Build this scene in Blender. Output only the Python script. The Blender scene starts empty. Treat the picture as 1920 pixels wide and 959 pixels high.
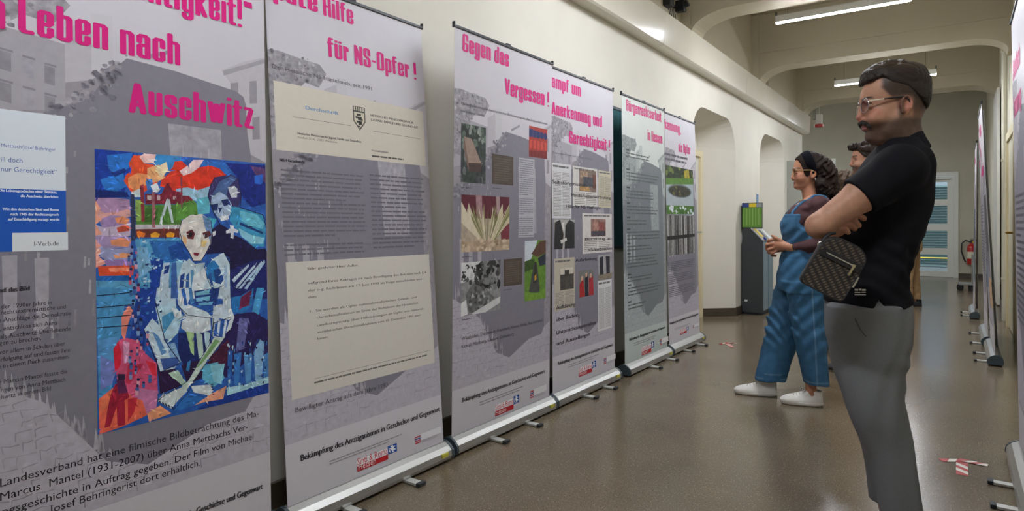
import bpy, bmesh, math, random
import numpy as np
from mathutils import Vector, Matrix
from mathutils.geometry import tessellate_polygon
random.seed(7); np.random.seed(7)
C = bpy.context.scene.collection
SC = bpy.context.scene
R_ = math.radians

# ------------------------------------------------------------------ camera, world, exposure
FPX, HY, EYE = 1180.0, 420.0, 1.15            # focal length in px of the 1920 frame, horizon row, eye height
TH = math.atan(835 / 1180)
cam_d = bpy.data.cameras.new('camera'); cam = bpy.data.objects.new('camera', cam_d); C.objects.link(cam)
cam.location = (0, 0, EYE); cam.rotation_euler = (R_(90), 0, TH)
cam_d.sensor_width = 36; cam_d.lens = 36 * FPX / 1920; cam_d.shift_y = -(479.5 - HY) / 1920
cam_d.clip_start = 0.02
SC.camera = cam
SC.view_settings.view_transform = 'Standard'; SC.view_settings.look = 'None'
SC.view_settings.gamma = 1; SC.view_settings.use_curve_mapping = False
SC.view_settings.exposure = 0.0
TUBE_POWER = 300.0
world = bpy.data.worlds.new('daylight'); SC.world = world; world.use_nodes = True
nt = world.node_tree
bg = nt.nodes['Background']
sky = nt.nodes.new('ShaderNodeTexSky'); sky.sky_type = 'HOSEK_WILKIE' if False else 'NISHITA'
sky.sun_disc = False; sky.dust_density = 6; sky.air_density = .5; sky.sun_elevation = R_(40); sky.sun_rotation = R_(120)
nt.links.new(sky.outputs[0], bg.inputs[0]); bg.inputs[1].default_value = 0.75
SC.cycles.max_bounces = 10; SC.cycles.diffuse_bounces = 6; SC.cycles.glossy_bounces = 4
SC.cycles.transparent_max_bounces = 12; SC.cycles.sample_clamp_indirect = 6
SC.cycles.caustics_reflective = False; SC.cycles.caustics_refractive = False

# ------------------------------------------------------------------ helpers
FWD = np.array([-math.sin(TH), math.cos(TH), 0.0]); RGT = np.array([math.cos(TH), math.sin(TH), 0.0]); UP = np.array([0, 0, 1.0])
def ray(px, py): return FWD + RGT * (px - 960) / FPX + UP * (HY - py) / FPX
def hit(px, py, p0, n):                          # where the sight line through a photo pixel meets a plane of the place
    r = ray(px, py); o = np.array([0, 0, EYE]); n = np.array(n, float)
    return o + r * (((np.array(p0, float) - o) @ n) / (r @ n))
def lin(c): return tuple(((x / 12.92) if x <= .04045 else ((x + .055) / 1.055) ** 2.4) for x in c)
def hexc(h): return lin(tuple(int(h[i:i + 2], 16) / 255 for i in (0, 2, 4)))
_m = {}
def mat(name, col='808080', rough=.6, metal=0, noise=0, nscale=20, bump=0, bscale=200, emit=0, spec=.5, coat=0, trans=0, stretch=None, col2=None):
    if name in _m: return _m[name]
    m = bpy.data.materials.new(name); m.use_nodes = True; n = m.node_tree.nodes; l = m.node_tree.links
    b = n['Principled BSDF']; c = hexc(col) if isinstance(col, str) else col
    b.inputs['Base Color'].default_value = (*c, 1); b.inputs['Roughness'].default_value = rough; b.inputs['Metallic'].default_value = metal
    b.inputs['Specular IOR Level'].default_value = spec; b.inputs['Coat Weight'].default_value = coat
    tc = n.new('ShaderNodeTexCoord'); vec = tc.outputs['Object']
    if stretch:
        mp = n.new('ShaderNodeMapping'); mp.inputs['Scale'].default_value = stretch; l.new(vec, mp.inputs[0]); vec = mp.outputs[0]
    if noise or col2:
        t = n.new('ShaderNodeTexNoise'); t.inputs['Scale'].default_value = nscale; t.inputs['Detail'].default_value = 5; l.new(vec, t.inputs['Vector'])
        r = n.new('ShaderNodeValToRGB'); l.new(t.outputs['Fac'], r.inputs[0])
        if col2: a_, z_ = hexc(col), hexc(col2)
        else: a_ = tuple(x * (1 - noise) for x in c); z_ = tuple(min(1, x * (1 + noise)) for x in c)
        r.color_ramp.elements[0].position = .3; r.color_ramp.elements[1].position = .7
        r.color_ramp.elements[0].color = (*a_, 1); r.color_ramp.elements[1].color = (*z_, 1); l.new(r.outputs[0], b.inputs['Base Color'])
    if bump:
        t = n.new('ShaderNodeTexNoise'); t.inputs['Scale'].default_value = bscale; t.inputs['Detail'].default_value = 4; l.new(vec, t.inputs['Vector'])
        bp = n.new('ShaderNodeBump'); bp.inputs['Strength'].default_value = bump; bp.inputs['Distance'].default_value = .01
        l.new(t.outputs['Fac'], bp.inputs['Height']); l.new(bp.outputs[0], b.inputs['Normal'])
    if emit:
        b.inputs['Emission Color'].default_value = (*c, 1); b.inputs['Emission Strength'].default_value = emit
    if trans: b.inputs['Transmission Weight'].default_value = trans
    _m[name] = m; return m
def vmat(name, rough=.6, nscale=40, bump=0, bscale=300, spec=.4, amp=1.0, sss=0, stretch=(1, 1, 1)):   # colour from the mesh's own colour layer; its alpha is how strongly it mottles
    if name in _m: return _m[name]
    m = bpy.data.materials.new(name); m.use_nodes = True; n = m.node_tree.nodes; l = m.node_tree.links; b = n['Principled BSDF']
    b.inputs['Roughness'].default_value = rough; b.inputs['Specular IOR Level'].default_value = spec
    a = n.new('ShaderNodeVertexColor'); a.layer_name = 'Col'
    tc = n.new('ShaderNodeTexCoord'); t = n.new('ShaderNodeTexNoise'); t.inputs['Scale'].default_value = nscale; t.inputs['Detail'].default_value = 6
    mp = n.new('ShaderNodeMapping'); mp.inputs['Scale'].default_value = stretch; l.new(tc.outputs['Object'], mp.inputs[0]); l.new(mp.outputs[0], t.inputs['Vector'])
    s = n.new('ShaderNodeMath'); s.operation = 'SUBTRACT'; l.new(t.outputs['Fac'], s.inputs[0]); s.inputs[1].default_value = .5
    k = n.new('ShaderNodeMath'); k.operation = 'MULTIPLY'; l.new(s.outputs[0], k.inputs[0]); l.new(a.outputs['Alpha'], k.inputs[1])
    k2 = n.new('ShaderNodeMath'); k2.operation = 'MULTIPLY_ADD'; l.new(k.outputs[0], k2.inputs[0]); k2.inputs[1].default_value = 4 * amp; k2.inputs[2].default_value = 1
    v = n.new('ShaderNodeVectorMath'); v.operation = 'SCALE'; l.new(a.outputs['Color'], v.inputs[0]); l.new(k2.outputs[0], v.inputs['Scale'])
    l.new(v.outputs[0], b.inputs['Base Color'])
    if sss:
        b.inputs['Subsurface Weight'].default_value = sss; b.inputs['Subsurface Scale'].default_value = .006; b.inputs['Subsurface Radius'].default_value = (1, .4, .25)
    if bump:
        t2 = n.new('ShaderNodeTexNoise'); t2.inputs['Scale'].default_value = bscale; l.new(mp.outputs[0], t2.inputs['Vector'])
        bp = n.new('ShaderNodeBump'); bp.inputs['Strength'].default_value = bump; bp.inputs['Distance'].default_value = .004
        l.new(t2.outputs['Fac'], bp.inputs['Height']); l.new(bp.outputs[0], b.inputs['Normal'])
    _m[name] = m; return m

def link(o, parent=None):
    C.objects.link(o)
    if parent: o.parent = parent
    return o
def tag(o, label=None, cat=None, group=None, kind=None):
    if label: o['label'] = label
    if cat: o['category'] = cat
    if group: o['group'] = group
    if kind: o['kind'] = kind
    return o
def empty(name, loc=(0, 0, 0), rz=0):
    o = bpy.data.objects.new(name, None); o.location = loc; o.rotation_euler = (0, 0, rz); o.empty_display_size = .1
    return link(o)
class MB:
    """collects shapes; build() links them as ONE mesh object"""
    def __init__(s): s.v = []; s.f = []; s.mi = []
    def add(s, vs, fs, mi=0, M=None):
        k = len(s.v)
        for p in vs: s.v.append(tuple(M @ Vector(p)) if M is not None else tuple(p))
        for f in fs: s.f.append(tuple(i + k for i in f)); s.mi.append(mi)
        return s
    def box(s, x0, x1, y0, y1, z0, z1, mi=0, bev=0, M=None):
        bm = bmesh.new(); bmesh.ops.create_cube(bm, size=1)
        for v in bm.verts: v.co = ((x0 + x1) / 2 + v.co.x * (x1 - x0), (y0 + y1) / 2 + v.co.y * (y1 - y0), (z0 + z1) / 2 + v.co.z * (z1 - z0))
        if bev: bmesh.ops.bevel(bm, geom=bm.edges[:], offset=bev, segments=2, affect='EDGES', profile=.7)
        bm.verts.ensure_lookup_table(); bm.verts.index_update()
        s.add([v.co[:] for v in bm.verts], [[v.index for v in f.verts] for f in bm.faces], mi, M); bm.free(); return s
    def tube(s, pts, r, n=10, mi=0, M=None, cap=True):
        pts = [Vector(p) for p in pts]; rs = r if isinstance(r, (list, tuple)) else [r] * len(pts); vs = []; fs = []; up = None
        for i, p in enumerate(pts):
            d = (pts[min(i + 1, len(pts) - 1)] - pts[max(i - 1, 0)]).normalized()
            if up is None: up = Vector((0, 0, 1)) if abs(d.z) < .9 else Vector((1, 0, 0))
            a = d.cross(up).normalized(); up = a.cross(d).normalized()
            for j in range(n):
                t = 2 * math.pi * j / n; vs.append(p + (a * math.cos(t) + up * math.sin(t)) * rs[i])
        for i in range(len(pts) - 1):
            for j in range(n): fs.append((i * n + j, i * n + (j + 1) % n, (i + 1) * n + (j + 1) % n, (i + 1) * n + j))
        if cap: fs.append(tuple(range(n))[::-1]); fs.append(tuple((len(pts) - 1) * n + j for j in range(n)))
        return s.add(vs, fs, mi, M)
    def lathe(s, prof, n=24, c=(0, 0, 0), mi=0, M=None):
        vs = []; fs = []
        for r, z in prof:
            for j in range(n): t = 2 * math.pi * j / n; vs.append((c[0] + r * math.cos(t), c[1] + r * math.sin(t), c[2] + z))
        for i in range(len(prof) - 1):
            for j in range(n): fs.append((i * n + j, i * n + (j + 1) % n, (i + 1) * n + (j + 1) % n, (i + 1) * n + j))
        fs.append(tuple(range(n))[::-1]); fs.append(tuple((len(prof) - 1) * n + j for j in range(n)))
        return s.add(vs, fs, mi, M)
    def prism(s, poly, fn0, fn1, mi=0):          # 2D outline; fn0 / fn1 lift it to its two ends
        n = len(poly); tri = tessellate_polygon([[Vector((x, y, 0)) for x, y in poly]])
        vs = [fn0(*p) for p in poly] + [fn1(*p) for p in poly]
        fs = [tuple(t)[::-1] for t in tri] + [tuple(i + n for i in t) for t in tri] + [(i, (i + 1) % n, n + (i + 1) % n, n + i) for i in range(n)]
        return s.add(vs, fs, mi)
    def build(s, name, mats, parent=None, smooth=False, fix=True):
        me = bpy.data.meshes.new(name); me.from_pydata([tuple(map(float, v)) for v in s.v], [], s.f)
        for m in (mats if isinstance(mats, (list, tuple)) else [mats]): me.materials.append(m)
        me.polygons.foreach_set('material_index', s.mi)
        if fix:
            bm = bmesh.new(); bm.from_mesh(me); bmesh.ops.recalc_face_normals(bm, faces=bm.faces[:]); bm.to_mesh(me); bm.free()
        o = link(bpy.data.objects.new(name, me), parent)
        if smooth:
            me.polygons.foreach_set('use_smooth', [True] * len(me.polygons))
            try: me.set_sharp_from_angle(angle=R_(40))
            except Exception: pass
        me.update(); return o
def structure(o): o['kind'] = 'structure'; return o

# ------------------------------------------------------------------ the corridor
XL, XR, YB, YE, ZC = -2.26, 0.50, -4.5, 16.4, 3.95
PLASTER = mat('white_plaster', 'e0dbcf', .75, noise=.03, nscale=3, bump=.06, bscale=60)
PLASTER_R = mat('cream_plaster', 'd8d4c2', .7, noise=.03, nscale=3)
GLOSSW = mat('gloss_white_paint', 'd8d2c2', .17, noise=.02, nscale=4)
CEIL = mat('ceiling_paint', 'b4aa92', .8, noise=.04, nscale=2)
GREYW = mat('grey_plaster', 'b6b3a2', .75, noise=.04, nscale=3)
SKIRT = mat('dark_skirting', '4a4034', .45, noise=.15, nscale=30)
CREAM = mat('cream_frame', 'e0d4ae', .5)
DOORW = mat('door_white', 'd4d2c8', .45)

def floor_mat():
    m = bpy.data.materials.new('speckled_linoleum'); m.use_nodes = True; n = m.node_tree.nodes; l = m.node_tree.links; b = n['Principled BSDF']
    tc = n.new('ShaderNodeTexCoord')
    big = n.new('ShaderNodeTexNoise'); big.inputs['Scale'].default_value = 1.6; big.inputs['Detail'].default_value = 2; l.new(tc.outputs['Object'], big.inputs['Vector'])
    r1 = n.new('ShaderNodeValToRGB'); l.new(big.outputs['Fac'], r1.inputs[0])
    r1.color_ramp.elements[0].color = (*hexc('6a5d4c'), 1); r1.color_ramp.elements[1].color = (*hexc('776a58'), 1)
    r1.color_ramp.elements[0].position = .35; r1.color_ramp.elements[1].position = .65
    vo = n.new('ShaderNodeTexVoronoi'); vo.inputs['Scale'].default_value = 95; l.new(tc.outputs['Object'], vo.inputs['Vector'])
    sp = n.new('ShaderNodeValToRGB'); l.new(vo.outputs['Distance'], sp.inputs[0])
    sp.color_ramp.elements[0].color = (1, 1, 1, 1); sp.color_ramp.elements[1].color = (0, 0, 0, 1); sp.color_ramp.elements[0].position = .12; sp.color_ramp.elements[1].position = .34
    sel = n.new('ShaderNodeSeparateColor'); l.new(vo.outputs['Color'], sel.inputs[0])
    th = n.new('ShaderNodeMath'); th.operation = 'GREATER_THAN'; l.new(sel.outputs[0], th.inputs[0]); th.inputs[1].default_value = .5
    mu = n.new('ShaderNodeMath'); mu.operation = 'MULTIPLY'; l.new(sp.outputs[0], mu.inputs[0]); l.new(th.outputs[0], mu.inputs[1])
    mx = n.new('ShaderNodeMix'); mx.data_type = 'RGBA'; l.new(mu.outputs[0], mx.inputs[0]); l.new(r1.outputs[0], mx.inputs[6]); mx.inputs[7].default_value = (*hexc('95876f'), 1)
    v2 = n.new('ShaderNodeTexNoise'); v2.inputs['Scale'].default_value = 160; v2.inputs['Detail'].default_value = 2; l.new(tc.outputs['Object'], v2.inputs['Vector'])
    r2 = n.new('ShaderNodeValToRGB'); l.new(v2.outputs['Fac'], r2.inputs[0]); r2.color_ramp.elements[0].position = .34; r2.color_ramp.elements[1].position = .5
    r2.color_ramp.elements[0].color = (.55, .55, .55, 1); r2.color_ramp.elements[1].color = (1, 1, 1, 1)
    mm = n.new('ShaderNodeMix'); mm.data_type = 'RGBA'; mm.blend_type = 'MULTIPLY'; mm.inputs[0].default_value = 1; l.new(mx.outputs[2], mm.inputs[6]); l.new(r2.outputs[0], mm.inputs[7])
    l.new(mm.outputs[2], b.inputs['Base Color'])
    b.inputs['Roughness'].default_value = .20
    return m
structure(MB().box(-5.2, XR + .3, YB - .2, YE + .2, -.1, 0).build('floor', floor_mat()))
structure(MB().box(-5.2, XR + .3, YB - .2, YE + .2, ZC, ZC + .1).build('ceiling', CEIL))
structure(MB().box(XR, XR + .2, YB, YE, 0, ZC).build('wall_right', PLASTER_R))
structure(MB().box(XL - .2, XR + .2, YB - .2, YB, 0, ZC).build('wall_back', PLASTER))
structure(MB().box(-5.2, -5.0, 12.0, YE, 0, ZC).build('wall_stairhall', GREYW))

def arch(y0, y1, top, r, spring, n=8):          # outline of a round-shouldered opening, from its foot at y0 over the top to its foot at y1
    pts = [(y0, 0.0)]
    for i in range(n + 1): t = math.pi - math.pi / 2 * i / n; pts.append((y0 + r + r * math.cos(t), spring + (top - spring) * math.sin(t)))
    for i in range(n + 1): t = math.pi / 2 - math.pi / 2 * i / n; pts.append((y1 - r + r * math.cos(t), spring + (top - spring) * math.sin(t)))
    pts.append((y1, 0.0)); return pts
YW = 12.15                                       # the left wall ends here, at the stair hall
n1 = arch(6.43, 8.03, 2.42, .38, 1.98); n2 = arch(9.20, 10.76, 2.45, .38, 2.05)
b1 = arch(6.76, 7.70, 2.30, .25, 2.05); b2 = arch(9.50, 10.44, 2.32, .25, 2.08)
W = MB()
ZU = 3.05                                        # above the ledge the wall takes the ceiling's darker colour
outer = [(YB, 0), (YB, ZU), (YW, ZU), (YW, 0)] + n2[::-1] + n1[::-1]
W.add([(XL, y, z) for y, z in outer], [tuple(t) for t in tessellate_polygon([[Vector((y, z, 0)) for y, z in outer]])])
W.add([(XL, YB, ZU), (XL, YB, ZC), (XL, YW, ZC), (XL, YW, ZU)], [(0, 1, 2, 3)], 1)
XB = XL - .36
for a, b in ((n1, b1), (n2, b2)):
    n = len(a); W.add([(XL, y, z) for y, z in a] + [(XB, y, z) for y, z in b], [(i, i + 1, n + i + 1, n + i) for i in range(n - 1)])
    W.add([(XB, y, z) for y, z in b], [tuple(t) for t in tessellate_polygon([[Vector((y, z, 0)) for y, z in b]])])
W.add([(XL, YW, 0), (XL, YW, ZC), (-5.0, YW, ZC), (-5.0, YW, 0)], [(0, 1, 2, 3)])
W.add([(-5.0, YB, 0), (-5.0, YB, ZC), (-5.0, YW, ZC), (-5.0, YW, 0)], [(0, 1, 2, 3)])
structure(W.build('wall_left', [PLASTER, CEIL], fix=False))
# the boxed ledge that runs along the left wall; its face leans a little into the corridor
LG = MB()
for y0, y1 in ((YB, 1.2), (1.2, 3.3), (3.3, 5.37), (5.37, 8.05), (8.05, 10.4), (10.4, YW)):
    LG.prism([(XL - .01, 2.745), (-2.155, 2.745), (-2.14, 2.76), (-2.118, 3.04), (-2.135, 3.055), (XL - .01, 3.10)], lambda x, z: (x, y0 + .003, z), lambda x, z: (x, y1 - .003, z))
structure(LG.build('trim_ledge', GLOSSW))
sk = MB()
for y0, y1 in ((YB, 6.43), (8.03, 9.20), (10.76, YW)): sk.box(XL, XL + .018, y0, y1, 0, .105, bev=.004)
for a, b in ((n1, b1), (n2, b2)):
    for k in (0, -1):
        d = Vector((XB - XL, b[k][0] - a[k][0], 0)); nrm = Vector((-d.y, d.x, 0)).normalized() * .016 * (1 if k == 0 else -1)
        if (nrm.y > 0) != (k == 0): nrm = -nrm
        q = [(XL, a[k][0]), (XB, b[k][0]), (XB + nrm.x, b[k][0] + nrm.y), (XL + nrm.x, a[k][0] + nrm.y)]
        sk.prism(q, lambda x, y: (x, y, 0.0), lambda x, y: (x, y, .10))
structure(sk.build('baseboard_left', SKIRT))
structure(MB().box(XR - .018, XR, YB, YE, 0, .105, bev=.004).build('baseboard_right', SKIRT))
# cream framed doors at the back of the two arched recesses
for i, b in enumerate((b1, b2)):
    y0, y1 = b[0][0], b[-1][0]; zt = 2.04
    root = structure(MB().box(XB - .0, XB + .035, y0 + .09, y1 - .09, .005, zt - .06, bev=.004).build('door_%d' % (i + 1), DOORW))
    fr = MB(); fr.box(XB, XB + .06, y0 + .005, y0 + .09, 0, zt); fr.box(XB, XB + .06, y1 - .09, y1 - .005, 0, zt); fr.box(XB, XB + .06, y0 + .09, y1 - .09, zt - .07, zt)
    fr.build('door_frame', CREAM, root)
    MB().tube([(XB + .035, y1 - .16, 1.05), (XB + .09, y1 - .16, 1.05), (XB + .09, y1 - .28, 1.05)], .010).build('door_handle', mat('brushed_steel', 'b8b8b4', .35, 1), root)
# transverse beams with rounded haunches
def beam(y0, y1, name):
    zt = 3.235; pts = [(XL, 3.0), (XL + .10, 3.05)]
    for i in range(1, 11): t = i / 10 * math.pi / 2; pts.append((XL + .10 + .40 * (1 - math.cos(t)), 3.05 + (zt - 3.05) * math.sin(t)))
    for i in range(11): t = i / 10 * math.pi / 2; pts.append((.10 + .36 * math.sin(t), zt - .175 * (1 - math.cos(t))))
    pts += [(XR, 3.06), (XR, ZC), (XL, ZC)]
    m = MB().prism(pts, lambda x, z: (x, y0, z), lambda x, z: (x, y1, z))
    inn = pts[:-2]                                # a raised band that follows the arch on the near face, and a moulding above it
    off = [(x, z + .085) for x, z in inn]
    m.prism(inn + off[::-1], lambda x, z: (x, y0 - .014, z), lambda x, z: (x, y0 + .002, z))
    m.box(XL + .09, XR, y0 - .016, y0 + .002, 3.43, 3.47)
    m.box(XL, XL + .09, y0 - .016, y0 + .002, 3.1, ZC)
    return structure(m.build(name, CEIL))
beam(6.15, 6.47, 'trim_1'); beam(8.80, 9.10, 'trim_2'); beam(11.72, 12.15, 'trim_3'); beam(3.3, 3.6, 'trim_4'); beam(.4, .7, 'trim_5')

# end wall with its glazed double door, and what lies outside
EW = MB(); D0, D1, DT = -1.96, .02, 2.26
for x0, x1, z0, z1 in ((-5.0, D0, 0, ZC), (D1, XR, 0, ZC), (D0, D1, DT, ZC)): EW.box(x0, x1, YE, YE + .2, z0, z1)
structure(EW.build('wall_end', GREYW))
eb = MB(); eb.box(-5, D0, YE - .02, YE, 0, .1); eb.box(D1, XR, YE - .02, YE, 0, .1); structure(eb.build('baseboard_end', SKIRT))
DG = mat('door_grey_white', 'd2d4cc', .4)
root = structure(MB().box(D0, D0 + .06, YE - .03, YE + .1, 0, DT).box(D1 - .085, D1, YE - .03, YE + .1, 0, DT).box(D0 + .06, D1 - .085, YE - .03, YE + .1, DT - .085, DT).build('door_3', DG))
gl = bpy.data.materials.new('door_glass'); gl.use_nodes = True; n = gl.node_tree.nodes; l = gl.node_tree.links; n.remove(n['Principled BSDF'])
tr = n.new('ShaderNodeBsdfTransparent'); tr.inputs[0].default_value = (.82, .92, .92, 1); gs = n.new('ShaderNodeBsdfGlossy'); gs.inputs['Roughness'].default_value = .02
fr = n.new('ShaderNodeFresnel'); fr.inputs[0].default_value = 1.45; mx = n.new('ShaderNodeMixShader'); l.new(fr.outputs[0], mx.inputs[0]); l.new(tr.outputs[0], mx.inputs[1]); l.new(gs.outputs[0], mx.inputs[2]); l.new(mx.outputs[0], n['Material Output'].inputs[0])
rows = [(.121, .487), (.624, 1.001), (1.15, 1.539), (1.676, 2.05)]
xm = (D0 + .06 + D1 - .085) / 2
for x0, x1 in ((D0 + .062, xm - .004), (xm + .004, D1 - .087)):
    lf = MB(); lf.box(x0, x0 + .11, YE, YE + .05, .01, 2.165); lf.box(x1 - .11, x1, YE, YE + .05, .01, 2.165)
    zs = [.01] + [z for r in rows for z in r] + [2.165]
    for k in range(0, len(zs), 2): lf.box(x0 + .11, x1 - .11, YE, YE + .05, zs[k], zs[k + 1])
    leaf = lf.build('door_leaf', DG, root)
    g = MB()
    for z0, z1 in rows: g.box(x0 + .11, x1 - .11, YE + .02, YE + .026, z0, z1)
    g.build('glass_panes', gl, leaf)
    MB().box(x1 - .6, x1 - .05, YE - .05, YE, 2.10, 2.145, bev=.005).build('door_closer', mat('closer_grey', 'a8a8a0', .4, .3), leaf)
MB().tube([(xm + .06, YE, 1.06), (xm + .06, YE - .06, 1.06), (xm + .19, YE - .06, 1.06)], .011).build('door_handle', _m['brushed_steel'], root)
structure(MB().box(-7, 5, YE + .2, YE + 14, -.12, -.02).build('ground_outside', mat('paving_outside', '454b50', .8, noise=.1, nscale=4)))
lv = MB()
for k in range(30): lv.add([(-6, YE + 4.0, .05 + k * .07), (4, YE + 4.0, .05 + k * .07), (4, YE + 3.95, .105 + k * .07), (-6, YE + 3.95, .105 + k * .07)], [(0, 1, 2, 3)])
lv.box(-6, 4, YE + 4.05, YE + 4.2, 0, 2.18)
tag(lv.build('louvred_facade', mat('facade_louvre', '5c7076', .5), fix=False), 'blue-grey louvred facade seen through the glass of the end door', 'facade')
rl = MB().tube([(-3.5, YE + 2.4, .30), (2.5, YE + 2.4, .30)], .015)
for x in (-3.2, -1.2, .8): rl.tube([(x, YE + 2.4, -.02), (x, YE + 2.4, .40)], .018)
tag(rl.build('yellow_rail', mat('yellow_paint', 'b89c20', .5)), 'low yellow rail outside behind the glazed end door', 'rail')
# ------------------------------------------------------------------ tube lamps
TUBEM = mat('lit_diffuser', 'f3f8ff', .5, emit=TUBE_POWER)
LAMPH = mat('lamp_housing', 'c8c6bc', .4, .2)
def tube_lamp(x, y, z, label, ln=1.14):
    t = empty('tube_lamp', (x, y, z)); tag(t, label, 'ceiling lamp', 'hanging tube lamps')
    MB().box(-ln / 2, ln / 2, -.026, -.019, -.020, .045, bev=.002).box(-ln / 2, ln / 2, .019, .026, -.020, .045, bev=.002).box(-ln / 2, ln / 2, -.020, .020, .0, .044).build('housing', LAMPH, t)
    MB().box(-ln / 2 + .004, ln / 2 - .004, -.0185, .0185, -.030, -.002, bev=.006).build('diffuser', TUBEM, t)
    for s in (-1, 1):
        MB().box(s * (ln / 2 - .006) - .008, s * (ln / 2 - .006) + .008, -.012, .012, .03, .085, bev=.003).build('end_bracket', mat('bracket_dark', '4a4842', .5, .5), t)
        MB().tube([(s * ln * .40, 0, .04), (s * ln * .40, 0, ZC - z - .02)], .0018, 6).build('suspension_wire', mat('wire_grey', '6a665c', .5, .6), t)
    MB().box(-.30, -.12, -.03, .03, ZC - z - .035, ZC - z, bev=.004).build('ceiling_rose', LAMPH, t)
tube_lamp(-.90, 6.60, 3.16, 'larger bright tube lamp hanging in front, cut by the top of the picture')
tube_lamp(-.78, 9.42, 3.03, 'thin bright tube lamp farther back, behind the head of the man with crossed arms')
tube_lamp(-.96, 13.3, 3.03, 'tube lamp in the far stair hall beyond the last arched beam', .74)
tube_lamp(-3.7, 14.2, 3.03, 'added unseen tube lamp round the corner of the far stair hall, brightening the end wall', .9)  # unseen lamp, added to lift the end wall
for y in (3.75, .6): tube_lamp(-.85, y, 3.14, 'tube lamp overhead, out of the picture on the camera side of the first beam')
# ------------------------------------------------------------------ flat printed artwork: polygons in the banner's own plane
class Art:
    def __init__(s, b, base, step=1e-5): s.calls = []; s.b = b; s.v = []; s.f = []; s.c = []; s.off = base; s.step = step
    def poly(s, pts, col, amp=0.0, same=False):
        if not same: s.off += s.step
        if len(pts) < 3: return s
        k = len(s.v); s.v += [s.b.P(u, v, s.off) for u, v in pts]
        tr = [tuple(range(len(pts)))] if len(pts) < 5 else [tuple(t) for t in tessellate_polygon([[Vector((u, v, 0)) for u, v in pts]])]
        c = (*hexc(col), amp)
        for t in tr: s.f.append(tuple(i + k for i in t)); s.c.append(c)
        return s
    def rect(s, u0, v0, u1, v1, col, amp=0.0, same=False): return s.poly([(u0, v0), (u1, v0), (u1, v1), (u0, v1)], col, amp, same)
    def mesh(s, vs, fs, col):
        s.off += s.step; k = len(s.v); s.v += [s.b.P(u, v, s.off) for u, v in vs]; c = (*hexc(col), 0)
        for t in fs: s.f.append(tuple(i + k for i in t)); s.c.append(c)
        return s
    def line(s, p, q, w, col, amp=0, same=False):
        d = Vector((q[0] - p[0], q[1] - p[1])); n = Vector((-d.y, d.x)).normalized() * (w / 2)
        return s.poly([(p[0] + n.x, p[1] + n.y), (q[0] + n.x, q[1] + n.y), (q[0] - n.x, q[1] - n.y), (p[0] - n.x, p[1] - n.y)], col, amp, same)
    def one(s): s.calls = []; return s
    def mark(s): s.calls.append((len(s.v), len(s.f)))
    def build(s, name, label=None):
        if not s.f: return None
        if s.calls:                               # one mesh for each line or block of lettering
            s.calls.append((len(s.v), len(s.f))); cl_ = []
            for (a, fa), (c, fc) in zip(s.calls[:-1], s.calls[1:]):
                if c == a: continue
                v = np.array(s.v[a:c]); bb = [v[:, 0].min(), v[:, 0].max(), v[:, 2].min(), v[:, 2].max()]; me_ = [[(a, c, fa, fc)], bb]; g = .020 if name != 'headline_lettering' else .0
                hit_ = [k for k in cl_ if k[1][0] < bb[1] + g and bb[0] < k[1][1] + g and k[1][2] < bb[3] + g and bb[2] < k[1][3] + g] if g else []
                for k in hit_: cl_.remove(k); me_[0] += k[0]; me_[1] = [min(me_[1][0], k[1][0]), max(me_[1][1], k[1][1]), min(me_[1][2], k[1][2]), max(me_[1][3], k[1][3])]
                cl_.append(me_)
            for spans, _ in cl_:
                t = Art(s.b, 0)
                for a, c, fa, fc in spans: k = len(t.v); t.v += s.v[a:c]; t.f += [tuple(i - a + k for i in f) for f in s.f[fa:fc]]; t.c += s.c[fa:fc]
                t.build(name, label)
            return None
        me = bpy.data.meshes.new(name); me.from_pydata([tuple(p) for p in s.v], [], s.f)
        at = me.color_attributes.new('Col', 'FLOAT_COLOR', 'CORNER'); cols = []
        for f, c in zip(s.f, s.c): cols += list(c) * len(f)
        at.data.foreach_set('color', cols)
        nrm = np.array([0, -1.0]);                 # every printed face looks out of the banner
        bm = bmesh.new(); bm.from_mesh(me)
        for f in bm.faces:
            f.normal_update()
            if f.normal.y > 0: f.normal_flip()
        bm.to_mesh(me); bm.free()
        me.materials.append(vmat('printed_ink', .55, 45, spec=.3)); o = link(bpy.data.objects.new(name, me), s.b.sheet)
        if label: o['label'] = label
        return o

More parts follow.
